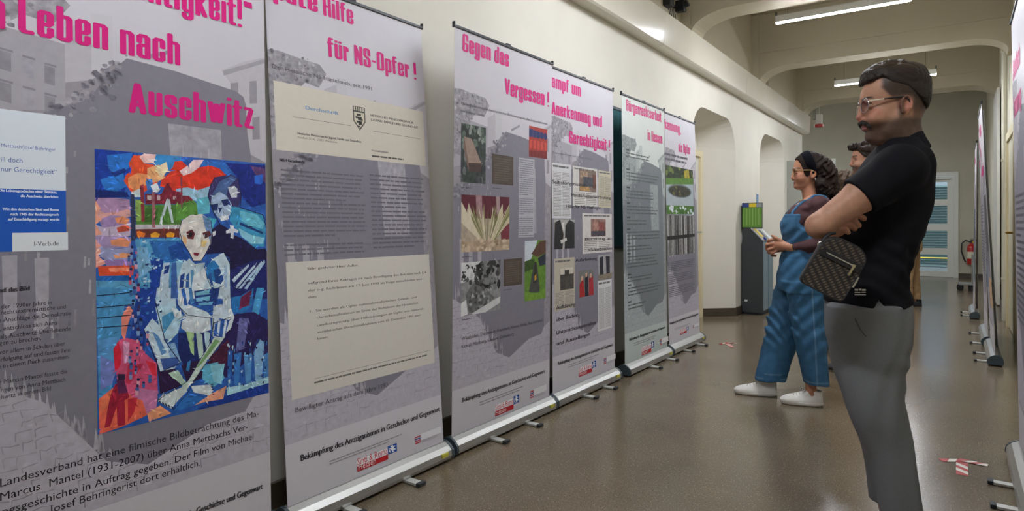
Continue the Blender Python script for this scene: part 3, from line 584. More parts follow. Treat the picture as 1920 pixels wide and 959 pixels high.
PAINT = '''6|0,30 270,50 240,200 200,330 10,330|143a9c
6|100,70 260,55 235,150 150,200 110,150|2a74cc
6|60,220 200,180 230,260 150,300 80,280|2c78cf
6|130,180 210,150 225,170 150,205|12307e
6|0,280 230,300 240,330 10,335|0d2470
6|400,60 562,75 562,150 470,170 400,130|3a8fd0
7|180,0 350,20 420,80 350,110 250,50 170,40|2f6cc0
7|340,20 645,40 630,300 520,330 450,250 420,120|16287e
7|510,40 630,60 630,160 560,120|5a3a6c
7|540,110 600,100 600,170 545,165|2c64c8
6|235,120 265,70 310,70 330,120 390,130 420,180 440,200 400,260 330,300 280,325 250,300 205,230 220,190 250,170|e8502a
6|300,80 330,60 405,65 390,120 330,120|f3c6c0
6|230,210 290,180 350,190 350,250 280,290 235,270|f29a64
6|350,150 420,130 470,150 450,220 390,240 350,210|f4b07a
6|400,150 470,110 480,160 440,210 420,190|f6dcb4
6|440,220 500,170 520,110 562,105 562,300 500,290 430,260|e2402a
7|0,20 40,10 100,60 170,50 240,40 300,60 350,110 260,140 230,190 150,210 80,190 0,215|e03a24
7|20,80 80,40 120,0 190,0 160,50 110,90 50,110|f0cfd0
7|0,200 80,190 150,210 240,180 230,260 150,290 60,260 0,240|9cc2d8
6|250,300 320,270 320,330 255,330|d8e0e4
6|340,230 380,215 385,280 350,290|3c7cc4
6|370,260 410,240 430,290 390,300|e8ecf0
6|335,310 440,310 460,260 480,245 510,290 562,300 562,370 340,375|7a2034
6|350,320 375,320 375,350 350,350|c8b0b4
6|410,320 430,320 430,350 410,350|c8b0b4
6|510,325 530,325 530,345 510,345|c8b0b4
7|0,245 90,250 130,290 80,310 0,320|7c2438
6|275,380 562,375 562,500 280,500|4f7f36
6|275,345 330,350 310,480 280,480|8fae5a
6|340,400 420,400 400,480 330,490|3c6428
7|0,310 120,280 170,330 140,400 60,410 0,420|5e9440
7|140,270 240,250 230,370 150,380|5fb0c4
6|270,500 562,500 562,530 270,530|c4bcc4
6|270,530 562,525 562,580 275,580|74342c
6|285,545 300,540 340,555 330,580 290,578|ea7a2a
6|370,560 400,545 430,560 420,580 372,580|f0a830
6|465,560 490,545 520,555 515,580 470,578|f0a42c
6|305,260 328,250 335,480 315,485|8c2f3c
6|378,300 395,295 400,520 380,520|a0646c
7|30,120 42,120 45,330 34,330|8a4858
6|425,495 470,340 490,345 515,490 500,490 475,380 440,500|c8d6dc
6|245,310 270,315 280,600 250,600|2c3454
6|20,335 150,335 240,345 245,420 130,430 60,440 40,400|b08ab0
6|30,400 90,430 170,420 245,400 245,450 110,490 50,470|dfa4a0
6|50,470 130,440 240,460 245,520 120,530 70,520|a487b8
6|20,500 80,520 150,510 245,490 245,570 90,590 40,570|c8b4cc
6|20,345 60,400 40,440 70,470 30,500 70,560 20,570|f0a48c
6|150,460 200,450 240,470 220,500 160,490|e89064
6|160,520 230,500 240,540 170,550|c8503c
6|20,570 140,570 250,580 245,640 100,650 30,640|a890bc
6|120,600 200,585 250,600 230,640 130,630|e09068
6|20,590 70,640 50,700 100,740 25,770|efa294
6|60,640 170,650 250,640 250,720 110,730 60,700|9a9cc4
6|140,690 200,675 250,685 240,705 150,710|eda070
6|80,720 250,715 255,760 100,760|9c7cb8
6|45,760 270,755 262,815 50,820|e0502c
6|110,770 250,765 245,790 120,795|f08a6c
6|30,820 270,815 280,850 30,860|1d5fae
6|25,850 270,850 330,959 20,959|5a9cc4
8|0,0 300,0 330,90 210,110 190,290 150,400 130,660 50,690|4c94c8
8|40,330 170,300 150,440 60,520|5c9ad4
8|60,420 170,480 130,600 60,640|7884c8
6|275,590 560,585 560,960 300,960|58a0cc
6|360,600 562,600 562,720 480,740 400,700|2c6cb4
6|480,640 540,620 562,700 500,720|1c4c98
7|0,560 70,600 90,680 30,720 0,700|1c4c9c
6|360,700 450,720 430,959 370,959|17409a
6|280,640 350,640 380,780 300,830|7cb0d4
8|290,0 420,0 410,200 340,260 330,420 240,330|1b3f96
8|140,390 170,330 210,310 300,330 330,400 410,470 415,640 300,720 180,700|d6567e
8|190,180 235,110 260,140 230,230 210,330 190,290|ee8a78
8|140,380 170,330 190,400 185,480 150,530|d8203c
8|200,330 240,340 235,460 205,470|e0a0c4
8|230,480 330,470 240,600 215,590|cc3052
8|340,450 400,470 410,550 380,540|da2c44
8|280,620 420,640 400,780 260,800|c87ca8
8|50,690 140,620 200,620 260,680 320,700 350,790 200,860 55,910|ee6a52
8|150,600 210,580 240,680 210,700 215,850 165,860 160,740 120,860 85,870 110,720 125,660|a01c38
8|160,570 205,560 230,650 170,660|5c2450
8|165,535 215,535 215,570 170,575|2c1c3c
8|230,690 290,680 270,770 230,830|d02c40
8|350,780 430,730 500,780 360,830|f0a078
8|130,640 60,690 55,790 110,720|f07c58
7|270,120 380,100 430,130 450,260 430,330 380,340 300,390 260,370 220,250 240,170|3a3468
7|300,150 380,110 420,130 360,190 340,280 280,260 250,240|4a6496
7|358,190 400,180 425,200 420,260 380,262|c8ccd4
7|245,250 300,220 350,250 385,310 375,380 330,420 290,400 260,360 240,310|a8bcd8
7|240,310 290,300 290,350 255,350|1c2c64
7|310,280 360,270 375,310 330,320|1c2c64
7|290,330 320,330 300,370|1c2c64
7|300,395 360,380 365,410 310,425|e0e4ea
7|380,320 440,330 600,380 620,470 610,600 530,600 450,520 370,420|3c94c0
7|440,350 560,380 610,440 600,480 500,450 450,420|6cc0d8
7|430,470 520,520 610,540 600,580 520,580 450,530|8ccade
7|440,430 600,500 600,515 440,450|1a3a78
7|250,480 300,440 350,470 400,520 450,540 560,620 640,610 630,760 500,720 380,800 370,680 320,640 210,650|1c1644
7|345,490 375,475 370,450 400,455 400,475 430,485 425,505 400,500 395,545 375,540 378,505 345,508|e0e4ec
7|250,500 275,490 270,520 255,530|dfe0e6
7|220,400 280,410 250,480 215,440|4ab0c8
7|380,760 520,700 640,680 640,960 380,960|1d2468
7|385,830 500,720 505,735 400,850|c0d4e8
7|405,880 540,725 550,735 420,890|c0d4e8
7|430,890 590,700 600,715 450,890|b4cce4
7|470,890 610,690 615,710 490,895|a8c4e0
8|870,60 930,50 1010,0 1000,110 940,160 880,150|2878bc
8|930,60 1000,10 980,110 920,130|6a2048
8|1030,0 1075,0 1010,330 970,340 980,250|4c9ed4
8|870,170 1010,150 1100,200 1100,420 1000,420 860,560 740,540 790,380|2a2058
8|920,190 980,190 950,380 900,390|6c6ca8
8|740,430 850,320 880,380 830,480 720,470|4a1c38
8|850,390 880,390 870,620 845,640|2c62b0
8|890,410 935,400 915,620 890,600|3a78c0
8|950,430 1000,400 990,600 960,590|5a94cc
8|1010,390 1050,320 1075,340 1060,580 1020,590|88b4dc
8|1070,420 1105,400 1100,560 1075,560|4a84c4
8|840,620 960,600 1105,550 1108,600 990,620 850,700|a8d4e4
8|700,480 790,460 830,560 760,620 680,560|66b4d4
8|740,480 830,470 810,600 760,580|8ccce0
8|660,750 740,700 1108,590 1108,650 840,720 680,755|1c3a90
8|400,420 520,500 580,600 430,660 420,560|2c1640
8|540,280 740,270 750,420 600,520 540,420|1c2a68
8|560,480 700,440 690,560 600,600|2c1842
8|620,450 610,520 590,510 600,460|3a86c4
7|40,420 100,380 180,375 240,420 250,500 240,580 200,650 170,700 120,700 90,640 40,560 20,480|dcd6d0
7|180,380 240,420 248,500 235,560 200,470|6c8cb8
7|70,500 110,480 130,510 120,550 80,545|6a2430
7|180,505 230,490 245,520 200,545|5c2834
7|85,510 105,500 110,530 90,535|dfe4ea
7|190,515 210,510 215,525 195,532|cfd8e2
7|140,520 165,520 170,600 135,610|f0ece6
7|120,640 160,645 150,665 122,660|8a3040
7|175,560 215,560 200,600 170,600|efd08a
7|45,520 75,545 70,590 50,570|eab684
7|20,480 45,470 45,560 25,540|e6dcd4
7|90,680 130,720 200,710 190,760 110,750 60,720|b8ccd8
7|60,690 110,750 200,750 260,680 330,640 370,720 375,960 0,960 10,800 30,740|c4d8e4
7|200,740 260,690 300,740 280,850 215,820|2a78b8
7|260,760 300,750 330,830 310,860 270,850|1c4488
7|30,800 60,780 40,960 15,960|1c3f8c
7|70,800 90,780 85,960 62,960|2a5ca8
7|100,760 120,760 130,860 105,900|5c9cc8
7|0,700 50,690 20,800 0,820|8cc0dc
7|120,800 210,740 200,860 140,960 95,960|dde6ea
7|220,800 240,780 260,890 250,900|2c5498
7|330,730 350,730 352,930 335,930|a0bcd8
8|410,0 520,0 530,120 440,130 400,90|c0d8e8
8|440,20 470,20 465,60 430,60|3a74b8
8|530,0 640,0 600,100 720,150 760,190 600,190 540,100|d4e4ec
8|560,10 580,0 600,110 580,110|2a62b0
8|605,0 625,0 640,90 620,110|4a86c4
8|640,20 800,0 780,110 650,110|1d3a80
8|650,30 740,10 730,40 650,50|7cc0dc
8|650,65 740,50 735,80 655,85|7cc0dc
8|665,95 760,85 750,105 670,110|6cb4d8
8|400,120 500,90 570,170 540,280 480,340 430,270|b4d4e4
8|440,180 520,140 530,170 450,290|4a94c4
8|500,120 560,150 550,190 520,180|e0eaf0
8|330,260 380,190 440,250 460,330 550,460 520,500 430,520 400,420|c8dce8
8|380,270 420,300 470,400 440,420|5c90c8
8|470,350 520,340 560,460 510,500|8cb4dc
8|430,440 540,430 545,480 450,510|3c5ca4
8|570,180 740,180 745,260 690,280 600,280 560,250|d4dee4
8|590,270 640,280 640,420 620,400|a8c890
8|650,270 690,290 700,430 670,440|bcd4c8
8|700,270 740,280 730,400 715,390|b4d0dc
8|760,200 800,110 860,100 890,180 870,250 800,320 750,300|d8e4ea
8|770,220 800,190 860,200 830,310 760,300|2c5cac
8|790,200 805,198 795,300 780,295|d4e2ee
8|830,200 845,200 830,310 815,310|d4e2ee
8|820,0 865,0 870,160 810,190|c4d4e0
8|760,110 820,100 800,190 750,250|cad8e2
8|760,310 830,310 690,500 620,600 560,680 540,640 600,580 680,440|c8d8d0
8|770,320 800,330 680,480 650,500|7ca870
8|480,530 540,510 600,600 570,610|b8d4c0
8|440,670 560,620 600,640 540,700 500,750 410,700|d0dcdc
8|620,610 740,600 760,640 740,670 640,650|d4dce0
8|510,760 560,690 620,660 720,690 640,730 560,760|2c6cb8
8|640,730 760,650 840,610 820,690 700,710|f0a888
6|450,740 490,735 480,959 425,959 430,830|bcd0e0
6|460,760 490,750 480,800 450,810|1c3c88
6|500,740 530,735 540,959 495,959|3c64ac'''
PP = []
for row in PAINT.split('\n'):
    c, s, col = row.split('|'); pt(int(c), s, col); ox, oy, k = CR[int(c)]; v = [float(x) for x in s.replace(',', ' ').split()]; PP.append(([cl(b.on(ox + v[i] / k, oy + v[i + 1] / k)) for i in range(0, len(v), 2)], col))
def inside(p, q):
    r = False
    for i in range(len(q)):
        (x1, y1), (x2, y2) = q[i - 1], q[i]
        if (y1 > p[1]) != (y2 > p[1]) and p[0] < (x2 - x1) * (p[1] - y1) / (y2 - y1) + x1: r = not r
    return r
rnd = random.Random(11)
for i in range(950):                              # loose brush marks, each a little lighter or darker than the patch it lies on
    p = (rnd.uniform(pu0, pu1), rnd.uniform(pv0, pv1)); col = next((c for q, c in reversed(PP) if inside(p, q)), '2a5cae'); k = rnd.choice([.80, .88, 1.10, 1.2, 1.3])
    rgb = [min(255, max(0, int(int(col[j:j + 2], 16) * k + (8 if k > 1 else 0)))) for j in (0, 2, 4)]; t = math.sin(p[0] * 31) * 1.2 + math.cos(p[1] * 23) + rnd.uniform(-.5, .5); L_ = rnd.uniform(.010, .032); w_ = rnd.uniform(.002, .0065)
    d_ = (math.cos(t) * L_, math.sin(t) * L_); n_ = (-math.sin(t) * w_ / 2, math.cos(t) * w_ / 2)
    S.poly([cl(x) for x in ((p[0] - d_[0] / 2, p[1] - d_[1] / 2), (p[0] + n_[0], p[1] + n_[1]), (p[0] + d_[0] / 2, p[1] + d_[1] / 2), (p[0] - n_[0] * 1.2, p[1] - n_[1] * 1.2))], '%02x%02x%02x' % tuple(rgb), .1, same=i % 30 > 0)
DARK = '161a48'
for c, s, w in ((7, '40,420 20,480 40,560 90,640 120,700 170,700 205,650 235,580 250,500 240,420', .0022), (7, '270,120 240,170 220,250 260,370 300,440', .003), (7, '430,130 450,260 440,330 600,380 625,470', .003), (7, '210,650 330,640 372,720 376,959', .0025), (7, '200,740 215,820 250,900 330,870', .002),
    (8, '400,90 440,250 460,330 555,465 430,525 330,260', .0025), (8, '530,100 600,170 760,190 750,300', .002), (8, '760,310 600,580 410,700', .002), (8, '830,310 690,500 600,650 510,760', .002), (8, '410,700 440,690 M'.replace(' M', ''), .002), (8, '870,180 760,220 755,305', .002)):
    ln(c, s, w, DARK)
for y0, y1 in ((50, 30), (125, 105), (190, 170), (250, 232)): ln(8, '35,%d 245,%d' % (y0, y1), .0026, '14183c')
rnd = random.Random(5)
for i in range(46):                                # the file of tiny figures that winds down the left side
    t = i / 46; cx = 255 + 25 * math.sin(i * 1.7) + t * 60; y = 640 + t * 900
    ox, oy = 170 + cx / 3.306, 270 + y / 3.306; r = rnd.uniform(2.0, 3.6)
    if y > 1150: ox += rnd.uniform(-22, 14)
    S.poly([cl(b.on(ox + r * math.cos(a), oy + r * math.sin(a))) for a in np.linspace(0, 6.28, 8)[:-1]], rnd.choice(['24346c', '3c2c5c', '18204c', '4c5c9c']), .1)
    S.poly([cl(b.on(ox - r, oy + r)), cl(b.on(ox + r, oy + r)), cl(b.on(ox + r * .7, oy + r * 3.6)), cl(b.on(ox - r * .8, oy + r * 3.6))], rnd.choice(['7ca0cc', 'c85878', 'dca0b0', '3c64a8', '8494c4']), .1)
for i in range(40):                                # broken brushwork
    ox, oy = rnd.uniform(255, 300), rnd.uniform(450, 590); w_ = rnd.uniform(2, 7); S.poly([cl(b.on(ox, oy)), cl(b.on(ox + w_, oy - 2)), cl(b.on(ox + w_ * .8, oy + 3)), cl(b.on(ox - 1, oy + 2))], rnd.choice(['8cc0e0', '2458a4', 'c4dcec', '3c84c4', '14306c']), .1)
for i in range(60):
    ox = rnd.uniform(425, 500); oy = rnd.uniform(640, 728) - (ox - 425) * .18; w_ = rnd.uniform(1.5, 4); S.poly([cl(b.on(ox, oy)), cl(b.on(ox + w_, oy - 1)), cl(b.on(ox + w_ * .7, oy + rnd.uniform(3, 9))), cl(b.on(ox, oy + 4))], rnd.choice(['c4e0ec', '24408c', '86b8dc', '141c50', '4c84c4']), .1)
for p, q in (((430, 668), (412, 705)), ((0, 0), (0, 0))):
    pass
for i in range(5): ln(8, '%d,%d %d,%d' % (425 + 18 * i, 700 + 9 * i, 432 + 20 * i, 716 + 8 * i), .003, DARK); ln(8, '%d,%d %d,%d' % (742 + 3 * i, 600 + 16 * i, 757 + 2 * i, 598 + 16 * i), .003, DARK)
for r_ in ((7, '85,505 100,498 112,508 112,528 95,537 84,528', '20141c'), (7, '196,514 208,510 216,518 208,530 198,530', '20141c')): pt(r_[0], r_[1], r_[2])
S.build('painting', 'bright blue and red expressionist painting')

# --- second banner
b = A2; street(b, 2); S = Art(b, 1.0e-3, 4e-6); cap2 = abs(b.on(665, 82)[1] - b.on(665, 117)[1])
b.head(S, 'Hilfe', (606, 28), (663, 47.5), cap2); b.head(S, 'Späte', (486, -10), (596, 22), cap2)
b.head(S, 'für NS-Opfer !', (615, 105), (781, 151), cap2); S.build('headline_lettering', 'magenta headline letters')
S = Art(b, .6e-3)
def quad(art, b, pts, col, amp=0):
    q = b.q(pts); us = sorted([p[0] for p in q]); vs_ = sorted([p[1] for p in q]); r = (max(0.002, (us[0] + us[1]) / 2), (vs_[0] + vs_[1]) / 2, min(b.W - .002, (us[2] + us[3]) / 2), (vs_[2] + vs_[3]) / 2)
    art.rect(*r, col, amp); return r
r = quad(S, b, [(512, 160), (797, 203), (794, 309), (519, 284)], 'd3cabd', .02); s1 = r
TY = '55524e'
b.text(S, 'Durchschrift', (573, 207), (634, 214), .015, '6f93b8', bold=.001)
u0, v0 = b.on(661, 198); u1, v1 = b.on(686, 247)   # striped lion crest
S.poly([(u0, v0), (u1, v0), (u1, v0 + (v1 - v0) * .62), ((u0 + u1) / 2, v1), (u0, v0 + (v1 - v0) * .62)], '4a4844'); w_, h_ = u1 - u0, v1 - v0
S.poly([(u0 + w_ * .08, v0 + h_ * .24), (u1 - w_ * .08, v0 + h_ * .24), (u1 - w_ * .08, v0 + h_ * .6), ((u0 + u1) / 2, v1 - h_ * .08), (u0 + w_ * .08, v0 + h_ * .6)], 'cfc6b2')
for i in range(5): S.rect(u0 + w_ * (.08 + .18 * i), v0 + h_ * .02, u0 + w_ * (.18 + .18 * i), v0 + h_ * .18, 'cfc6b2')
for i, (x, y, ww, hh) in enumerate(((.3, .30, .35, .09), (.2, .42, .5, .08), (.38, .48, .4, .09), (.25, .60, .45, .08), (.4, .68, .3, .08), (.35, .80, .22, .06))): S.rect(u0 + w_ * x, v0 + h_ * y, u0 + w_ * (x + ww), v0 + h_ * (y + hh), '3c3a38')
b.text(S, 'HESSISCHES MINISTERIUM FÜR', (695, 219), (775, 232), .0105, TY, bold=.0006); b.text(S, 'JUGEND, FAMILIE UND GESUNDHEIT', (695, 227), (784, 241), .0105, TY, bold=.0006)
S.line(b.on(548, 219), b.on(658, 236), .0015, TY); S.line(b.on(694, 245), b.on(788, 261), .0015, TY)
b.text(S, 'Hessisches Ministerium für Jugend, Familie und Gesundheit', (558, 252), (677, 268), .0095, TY, bold=.0008); b.text(S, 'Postfach 31 40, 65021 Wiesbaden', (558, 259), (632, 269), .0085, TY)
b.text(S, 'Geschäftszeichen', (697, 284), (728, 287.5), .008, TY, bold=.0006); b.greek(S, b.on(697, 291)[0], b.on(697, 291)[1], b.on(757, 291)[0], b.on(697, 291)[1] + .014, 1, TY, h=.5)
S.one().build('typed_letter', 'beige letterhead')
S = Art(b, .6e-3, 3e-6); r = quad(S, b, [(534, 494), (802, 476), (817, 679), (549, 752)], 'd3cdc4', .02)
TW = '5c5852'
for t, L, Rr in (('Sehr geehrter Herr Adler,', (576, 506), (672, 500)), ('aufgrund Ihres Antrages ist nach Bewilligung des Beirates nach § 4', (578, 532), (799, 514)), ('der o.g. Richtlinien am 17. Juni 1993 als Folge entschieden wor-', (578, 546), (794, 526)), ('den:', (578, 560), (594, 558)),
    ('1.  Sie werden als Opfer nationalsozialistischen Gewalt- und', (581, 587), (781, 559)), ('Unrechtmaßnahmen im Sinne der Richtlinien der Hessischen', (594, 597), (784, 571)), ('Landesregierung über Hilfeleistungen an Opfer von national-', (594, 611), (795, 582)), ('sozialistischen Unrechtmaßnahmen vom 10. Dezember 1991 aner-', (595, 624), (790, 594)), ('kannt.', (595, 638), (616, 634))):
    b.text(S, t, L, Rr, .0098, TW, bold=.0004)
S.line(b.on(589, 711), b.on(808, 657), .0013, TW)
u0, v0 = b.on(589, 716); b.greek(S, u0, v0 + .002, b.on(800, 664)[0], v0 + .014, 1, '6c6862', h=.55, seed=8, ragged=0)
S.one().build('typed_letter', 'beige letter')
S = Art(b, 1.1e-3); b.text(S, 'Der Hessische NS-Härtefonds, seit 1991', (510, 130), (697, 168), .017, '5a565c'); b.text(S, 'Bewilligter Antrag aus dem Jahre 1993', (554, 775), (727, 725), .019, '45434a')
u0, v0 = b.on(524, 300); S2 = b.on(564, 306); b.text(S, 'NS-Härtefonds', (524, 303), (571, 306), .0115, INK, bold=.0012)
b.greek(S, b.on(526, 320)[0], b.on(526, 317)[1], b.on(683, 330)[0], b.on(530, 486)[1], 19, '6a6771', seed=3, para=8, h=.36, ragged=.08)
b.greek(S, b.on(683, 330)[0] + .03, b.on(684, 326)[1], b.on(795, 340)[0], b.on(690, 472)[1], 17, '6a6771', seed=4, para=9, h=.36, ragged=.08); S.build('body_lettering')
lg = b.on(668, 850); lg1 = b.on(744.5, 852)
footer(b, (564, 867), (824, 770), ((lg[0], b.on(744, 832)[1]), (lg1[0], b.on(728, 862)[1])), .0235)

# --- third banner
b = A3; street(b, 3); S = Art(b, 1.0e-3, 4e-6); cap3 = abs(b.on(867, 63.5)[1] - b.on(867, 97)[1])
b.head(S, 'Gegen das', (867, 98), (954, 124), cap3); b.head(S, 'Vergessen !', (946, 177), (1029, 201), cap3); S.build('headline_lettering', 'magenta headline letters')
def photo(b, pts, layers, name='photo', label=None, edge=None):
    """a printed picture: layers are (colour, mottle, polygon in 0..1 picture space)"""
    q = b.q(pts); us = sorted(p[0] for p in q); vs_ = sorted(p[1] for p in q); u0, u1 = max(.002, (us[0] + us[1]) / 2), min(b.W - .002, (us[2] + us[3]) / 2); v0, v1 = (vs_[0] + vs_[1]) / 2, (vs_[2] + vs_[3]) / 2
    a = Art(b, .6e-3, 3e-6)
    for col, amp, pl in layers:
        if pl is None: pl = [(0, 0), (1, 0), (1, 1), (0, 1)]
        if isinstance(pl, str): v = [float(x) for x in pl.replace(',', ' ').split()]; pl = list(zip(v[::2], v[1::2]))
        a.poly([(u0 + (u1 - u0) * min(max(x, 0), 1), v0 + (v1 - v0) * min(max(y, 0), 1)) for x, y in pl], col, amp)
    return a, (u0, v0, u1, v1), name, label
def done(t): return t[0].build(t[2], t[3])
def blobs(n, cols, x0, y0, x1, y1, r0, r1, seed, amp=.3):
    rn = random.Random(seed); out = []
    for i in range(n):
        x, y, r = rn.uniform(x0, x1), rn.uniform(y0, y1), rn.uniform(r0, r1); out.append((rn.choice(cols), amp, [(x + r * rn.uniform(.6, 1.3) * math.cos(t), y + r * rn.uniform(.6, 1.3) * math.sin(t)) for t in np.linspace(0, 6.28, 8)[:-1]]))
    return out
def disc(x, y, rx, ry, n=20): return [(x + rx * math.cos(t), y + ry * math.sin(t)) for t in np.linspace(0, 2 * math.pi, n + 1)[:-1]]
done(photo(b, [(864, 232), (911, 238.5), (910, 345), (864, 342)], [('3a423e', .5, None)] + blobs(40, ['59665c', '2a302e', '6c7a72', '49544c', '8a8f8a'], 0, 0, 1, .45, .03, .1, 1) + blobs(25, ['4c4e50', '6a6a6c', '34363a'], 0, .5, 1, 1, .04, .1, 2) + [('9b8478', .15, '.12,.22 .42,.24 .82,.64 .30,.66'), ('7a6257', .15, '.12,.22 .30,.66 .30,.80 .10,.40'), ('4a3a34', .2, '.30,.66 .82,.64 .80,.80 .32,.82')], label='photo of a reddish stone block'))
BR_ = [('4c4038', .12, None), ('564a42', .1, '.03,.03 .97,.03 .97,.97 .03,.97')] + [('6a5e54', .1, '.10,%.2f %.2f,%.2f %.2f,%.2f .10,%.2f' % (y, .9 - .1 * (i % 2), y, .9 - .1 * (i % 2), y + .022, y + .022)) for i, y in enumerate(np.arange(.12, .9, .08))]
done(photo(b, [(923, 289), (962.5, 294), (961.7, 348), (922, 345)], BR_, label='photo of a brown plaque'))
done(photo(b, [(992, 234), (1026, 245), (1025.5, 300), (991.4, 292)], [('a83a34', .2, None), ('3a3c6c', .3, '0,.08 1,.18 1,.32 0,.36'), ('7c2a2c', .2, '0,.8 1,.75 1,1 0,1')] + [('c84c40', .1, '%.2f,.45 %.2f,.45 %.2f,.72 %.2f,.72' % (x, x + .12, x + .12, x)) for x in (.05, .25, .45, .65, .85)] + [('2c3264', .1, '%.2f,.12 %.2f,.13 %.2f,.36 %.2f,.36' % (x, x + .10, x + .10, x)) for x in (.05, .25, .45, .65, .85)], label='red photo'))
t = photo(b, [(972, 295), (1003, 300), (1000, 445), (973, 445)], [('b3b0b8', .05, None)]); b.greek(t[0], t[1][0] + .006, t[1][1] + .01, t[1][2] - .004, t[1][3], 36, '7c7a84', h=.36, ragged=.1, para=9); t[0].one().build('text_panel')
gr = [('b3a290', .25, None), ('5c2430', .2, '0,0 1,0 1,.42 0,.40'), ('a07c80', .2, '.28,0 .40,0 .42,.40 .30,.40'), ('a88c8c', .2, '.70,0 .78,0 .80,.42 .72,.42'), ('7a3440', .2, '.8,.55 1,.5 1,.8 .82,.82')]
rn = random.Random(4)
for i in range(60):
    x = .5 + rn.uniform(-.35, .35); dx = (x - .5) * rn.uniform(.6, 1.6); gr.append((rn.choice(['c8bc9c', '9c9468', 'b4a884', '7c7a50', 'd8ccb4']), .1, [(x * .4 + .3, .85), (x * .4 + .31, .85), (.5 + dx * 1.6 + .012, rn.uniform(.12, .5)), (.5 + dx * 1.6, rn.uniform(.12, .5))]))
gr += [('b49c84', .3, '0,.82 1,.80 1,1 0,1')] + blobs(30, ['c4b098', '9c886c', 'd0c0a8'], 0, .8, 1, 1, .02, .06, 9)
done(photo(b, [(864, 365), (954.6, 370), (955, 468), (865, 474)], gr, label='photo of pale tufted grass'))
bw = [('8c8c8c', .3, None), ('d8d8d8', .1, '0,0 .55,0 .4,.3 0,.38')] + blobs(60, ['3a3a3a', '5c5c5c', '1e1e1e', '7c7c7c'], .35, 0, 1, .55, .03, .1, 5) + blobs(25, ['3a3a3a', 'c8c8c8', '5c5c5c'], 0, .05, .5, .4, .02, .06, 6) + [('6a6a6a', .5, '.1,.62 .28,.40 .60,.55 .85,.74 .5,.92 .2,.97')] + blobs(50, ['4a4a4a', '8a8a8a', '5a5a5a', 'a4a4a4'], .2, .52, .75, .92, .02, .05, 7) + [('cfcfcf', .08, '.25,.98 .9,.76 1,.74 1,.86 .6,1 .3,1'), ('e0e0e0', .05, '0,.75 .12,.7 .16,.98 0,1')]
done(photo(b, [(864, 495), (938, 486), (938, 581), (865, 594)], bw, label='black and white photo of a rough stone wall'))
done(photo(b, [(944, 486), (979, 485), (979, 533), (944, 538)], BR_, label='photo of a brown plaque'))
done(photo(b, [(983, 453), (1023.7, 450), (1022, 558), (984, 567)], [('628634', .25, None), ('c8d0d8', .1, '0,0 .6,0 .3,.3 0,.36'), ('5c4034', .2, '.3,.22 .7,.02 1,.0 1,.22 .6,.28'), ('3c5424', .4, '0,.34 .45,.30 .5,.46 0,.52'), ('2c3440', .2, '.62,.30 1,.22 1,.42 .7,.44'), ('4c4c4a', .2, '.42,.40 .56,.36 .72,.82 .70,.88 .22,.90 .20,.84'), ('34342f', .2, '.46,.36 .54,.36 .60,.70 .40,.72'), ('c89a3c', .1, '.46,.60 .54,.56 .56,.66 .46,.68'), ('74993a', .2, '0,.84 .2,.86 .7,.90 1,.8 1,1 0,1')], label='photo of a dark memorial on green grass'))
S = Art(b, 1.1e-3); b.text(S, 'Mahnmale und Gedenkorte zur Erinnerung an die Deportationen', (864, 197), (1026, 233), .0135, '504d55'); b.text(S, 'nach Auschwitz', (864, 210), (907, 219), .0135, '504d55')
b.text(S, 'Wiesbaden, Darmstadt, Frankfurt, Hanau, Fulda, Bad Hersfeld', (865, 640), (1017, 602), .017, '45434b'); b.text(S, 'Kassel, Marburg, Gießen, Dillenburg', (865, 655), (963, 628), .017, '45434b')
for p in ((865, 351), (923, 352), (866, 482), (944, 544), (866, 600)): u0, v0 = b.on(*p); b.greek(S, u0, v0, u0 + .08, v0 + .008, 1, '5c5962', h=.5)
S.build('body_lettering'); footer(b, (866, 757), (1021, 698), ((b.on(928, 765)[0], b.on(973, 741)[1]), (b.on(973, 741)[0], b.on(945, 775)[1])), .0225)

# --- fourth banner
b = A4; street(b, 4); S = Art(b, 1.0e-3, 4e-6); cap4 = .082
b.head(S, 'Kampf um', (1024, 160), (1089, 182), cap4); b.head(S, 'Anerkennung und', (1034, 214), (1128.5, 239), cap4); b.head(S, 'Gerechtigkeit !', (1067, 267), (1143.5, 285), cap4); S.build('headline_lettering', 'magenta headline letters')
def page(b, pts, seed, paper='c9c5c4', pic=None, n=16, head=True):
    t = photo(b, pts, [(paper, .06, None)]); a, (u0, v0, u1, v1) = t[0], t[1]; w, h = u1 - u0, v1 - v0
    if head: b.greek(a, u0 + w * .06, v0 + h * .04, u1 - w * .06, v0 + h * .11, 1, '6a686a', h=.5, seed=seed, ragged=.2)
    if pic:
        for col, amp, (x0, y0, x1, y1) in pic: a.rect(u0 + w * x0, v0 + h * y0, u0 + w * x1, v0 + h * y1, col, amp)
        y = max(p[2][3] for p in pic) + .04
    else: y = .16
    for cx in ((.06, .48), (.53, .95)): b.greek(a, u0 + w * cx[0], v0 + h * y, u0 + w * cx[1], v0 + h * .97, max(2, int(n * 1.7 * (.97 - y))), '8e8a88', h=.4, seed=seed + int(cx[0] * 9), ragged=.06)
    a.one().build('newspaper_page')
page(b, [(1034.7, 306), (1071, 308.5), (1070.6, 411), (1034.7, 409)], 11, 'd2d0d2', n=22)
page(b, [(1074, 311.6), (1120, 317), (1120, 389), (1074, 385)], 12, 'd0ccc8', [('7c6a62', .5, (.25, .06, .95, .62)), ('a48a74', .5, (.30, .10, .6, .26)), ('4a4c54', .5, (.42, .24, .8, .48)), ('6c463c', .4, (.80, .16, .93, .52)), ('b8905c', .4, (.28, .50, .66, .60))], 14)
page(b, [(1122, 319.5), (1146, 322.5), (1145.5, 391.7), (1122, 388)], 13, 'c4bca4', n=20)
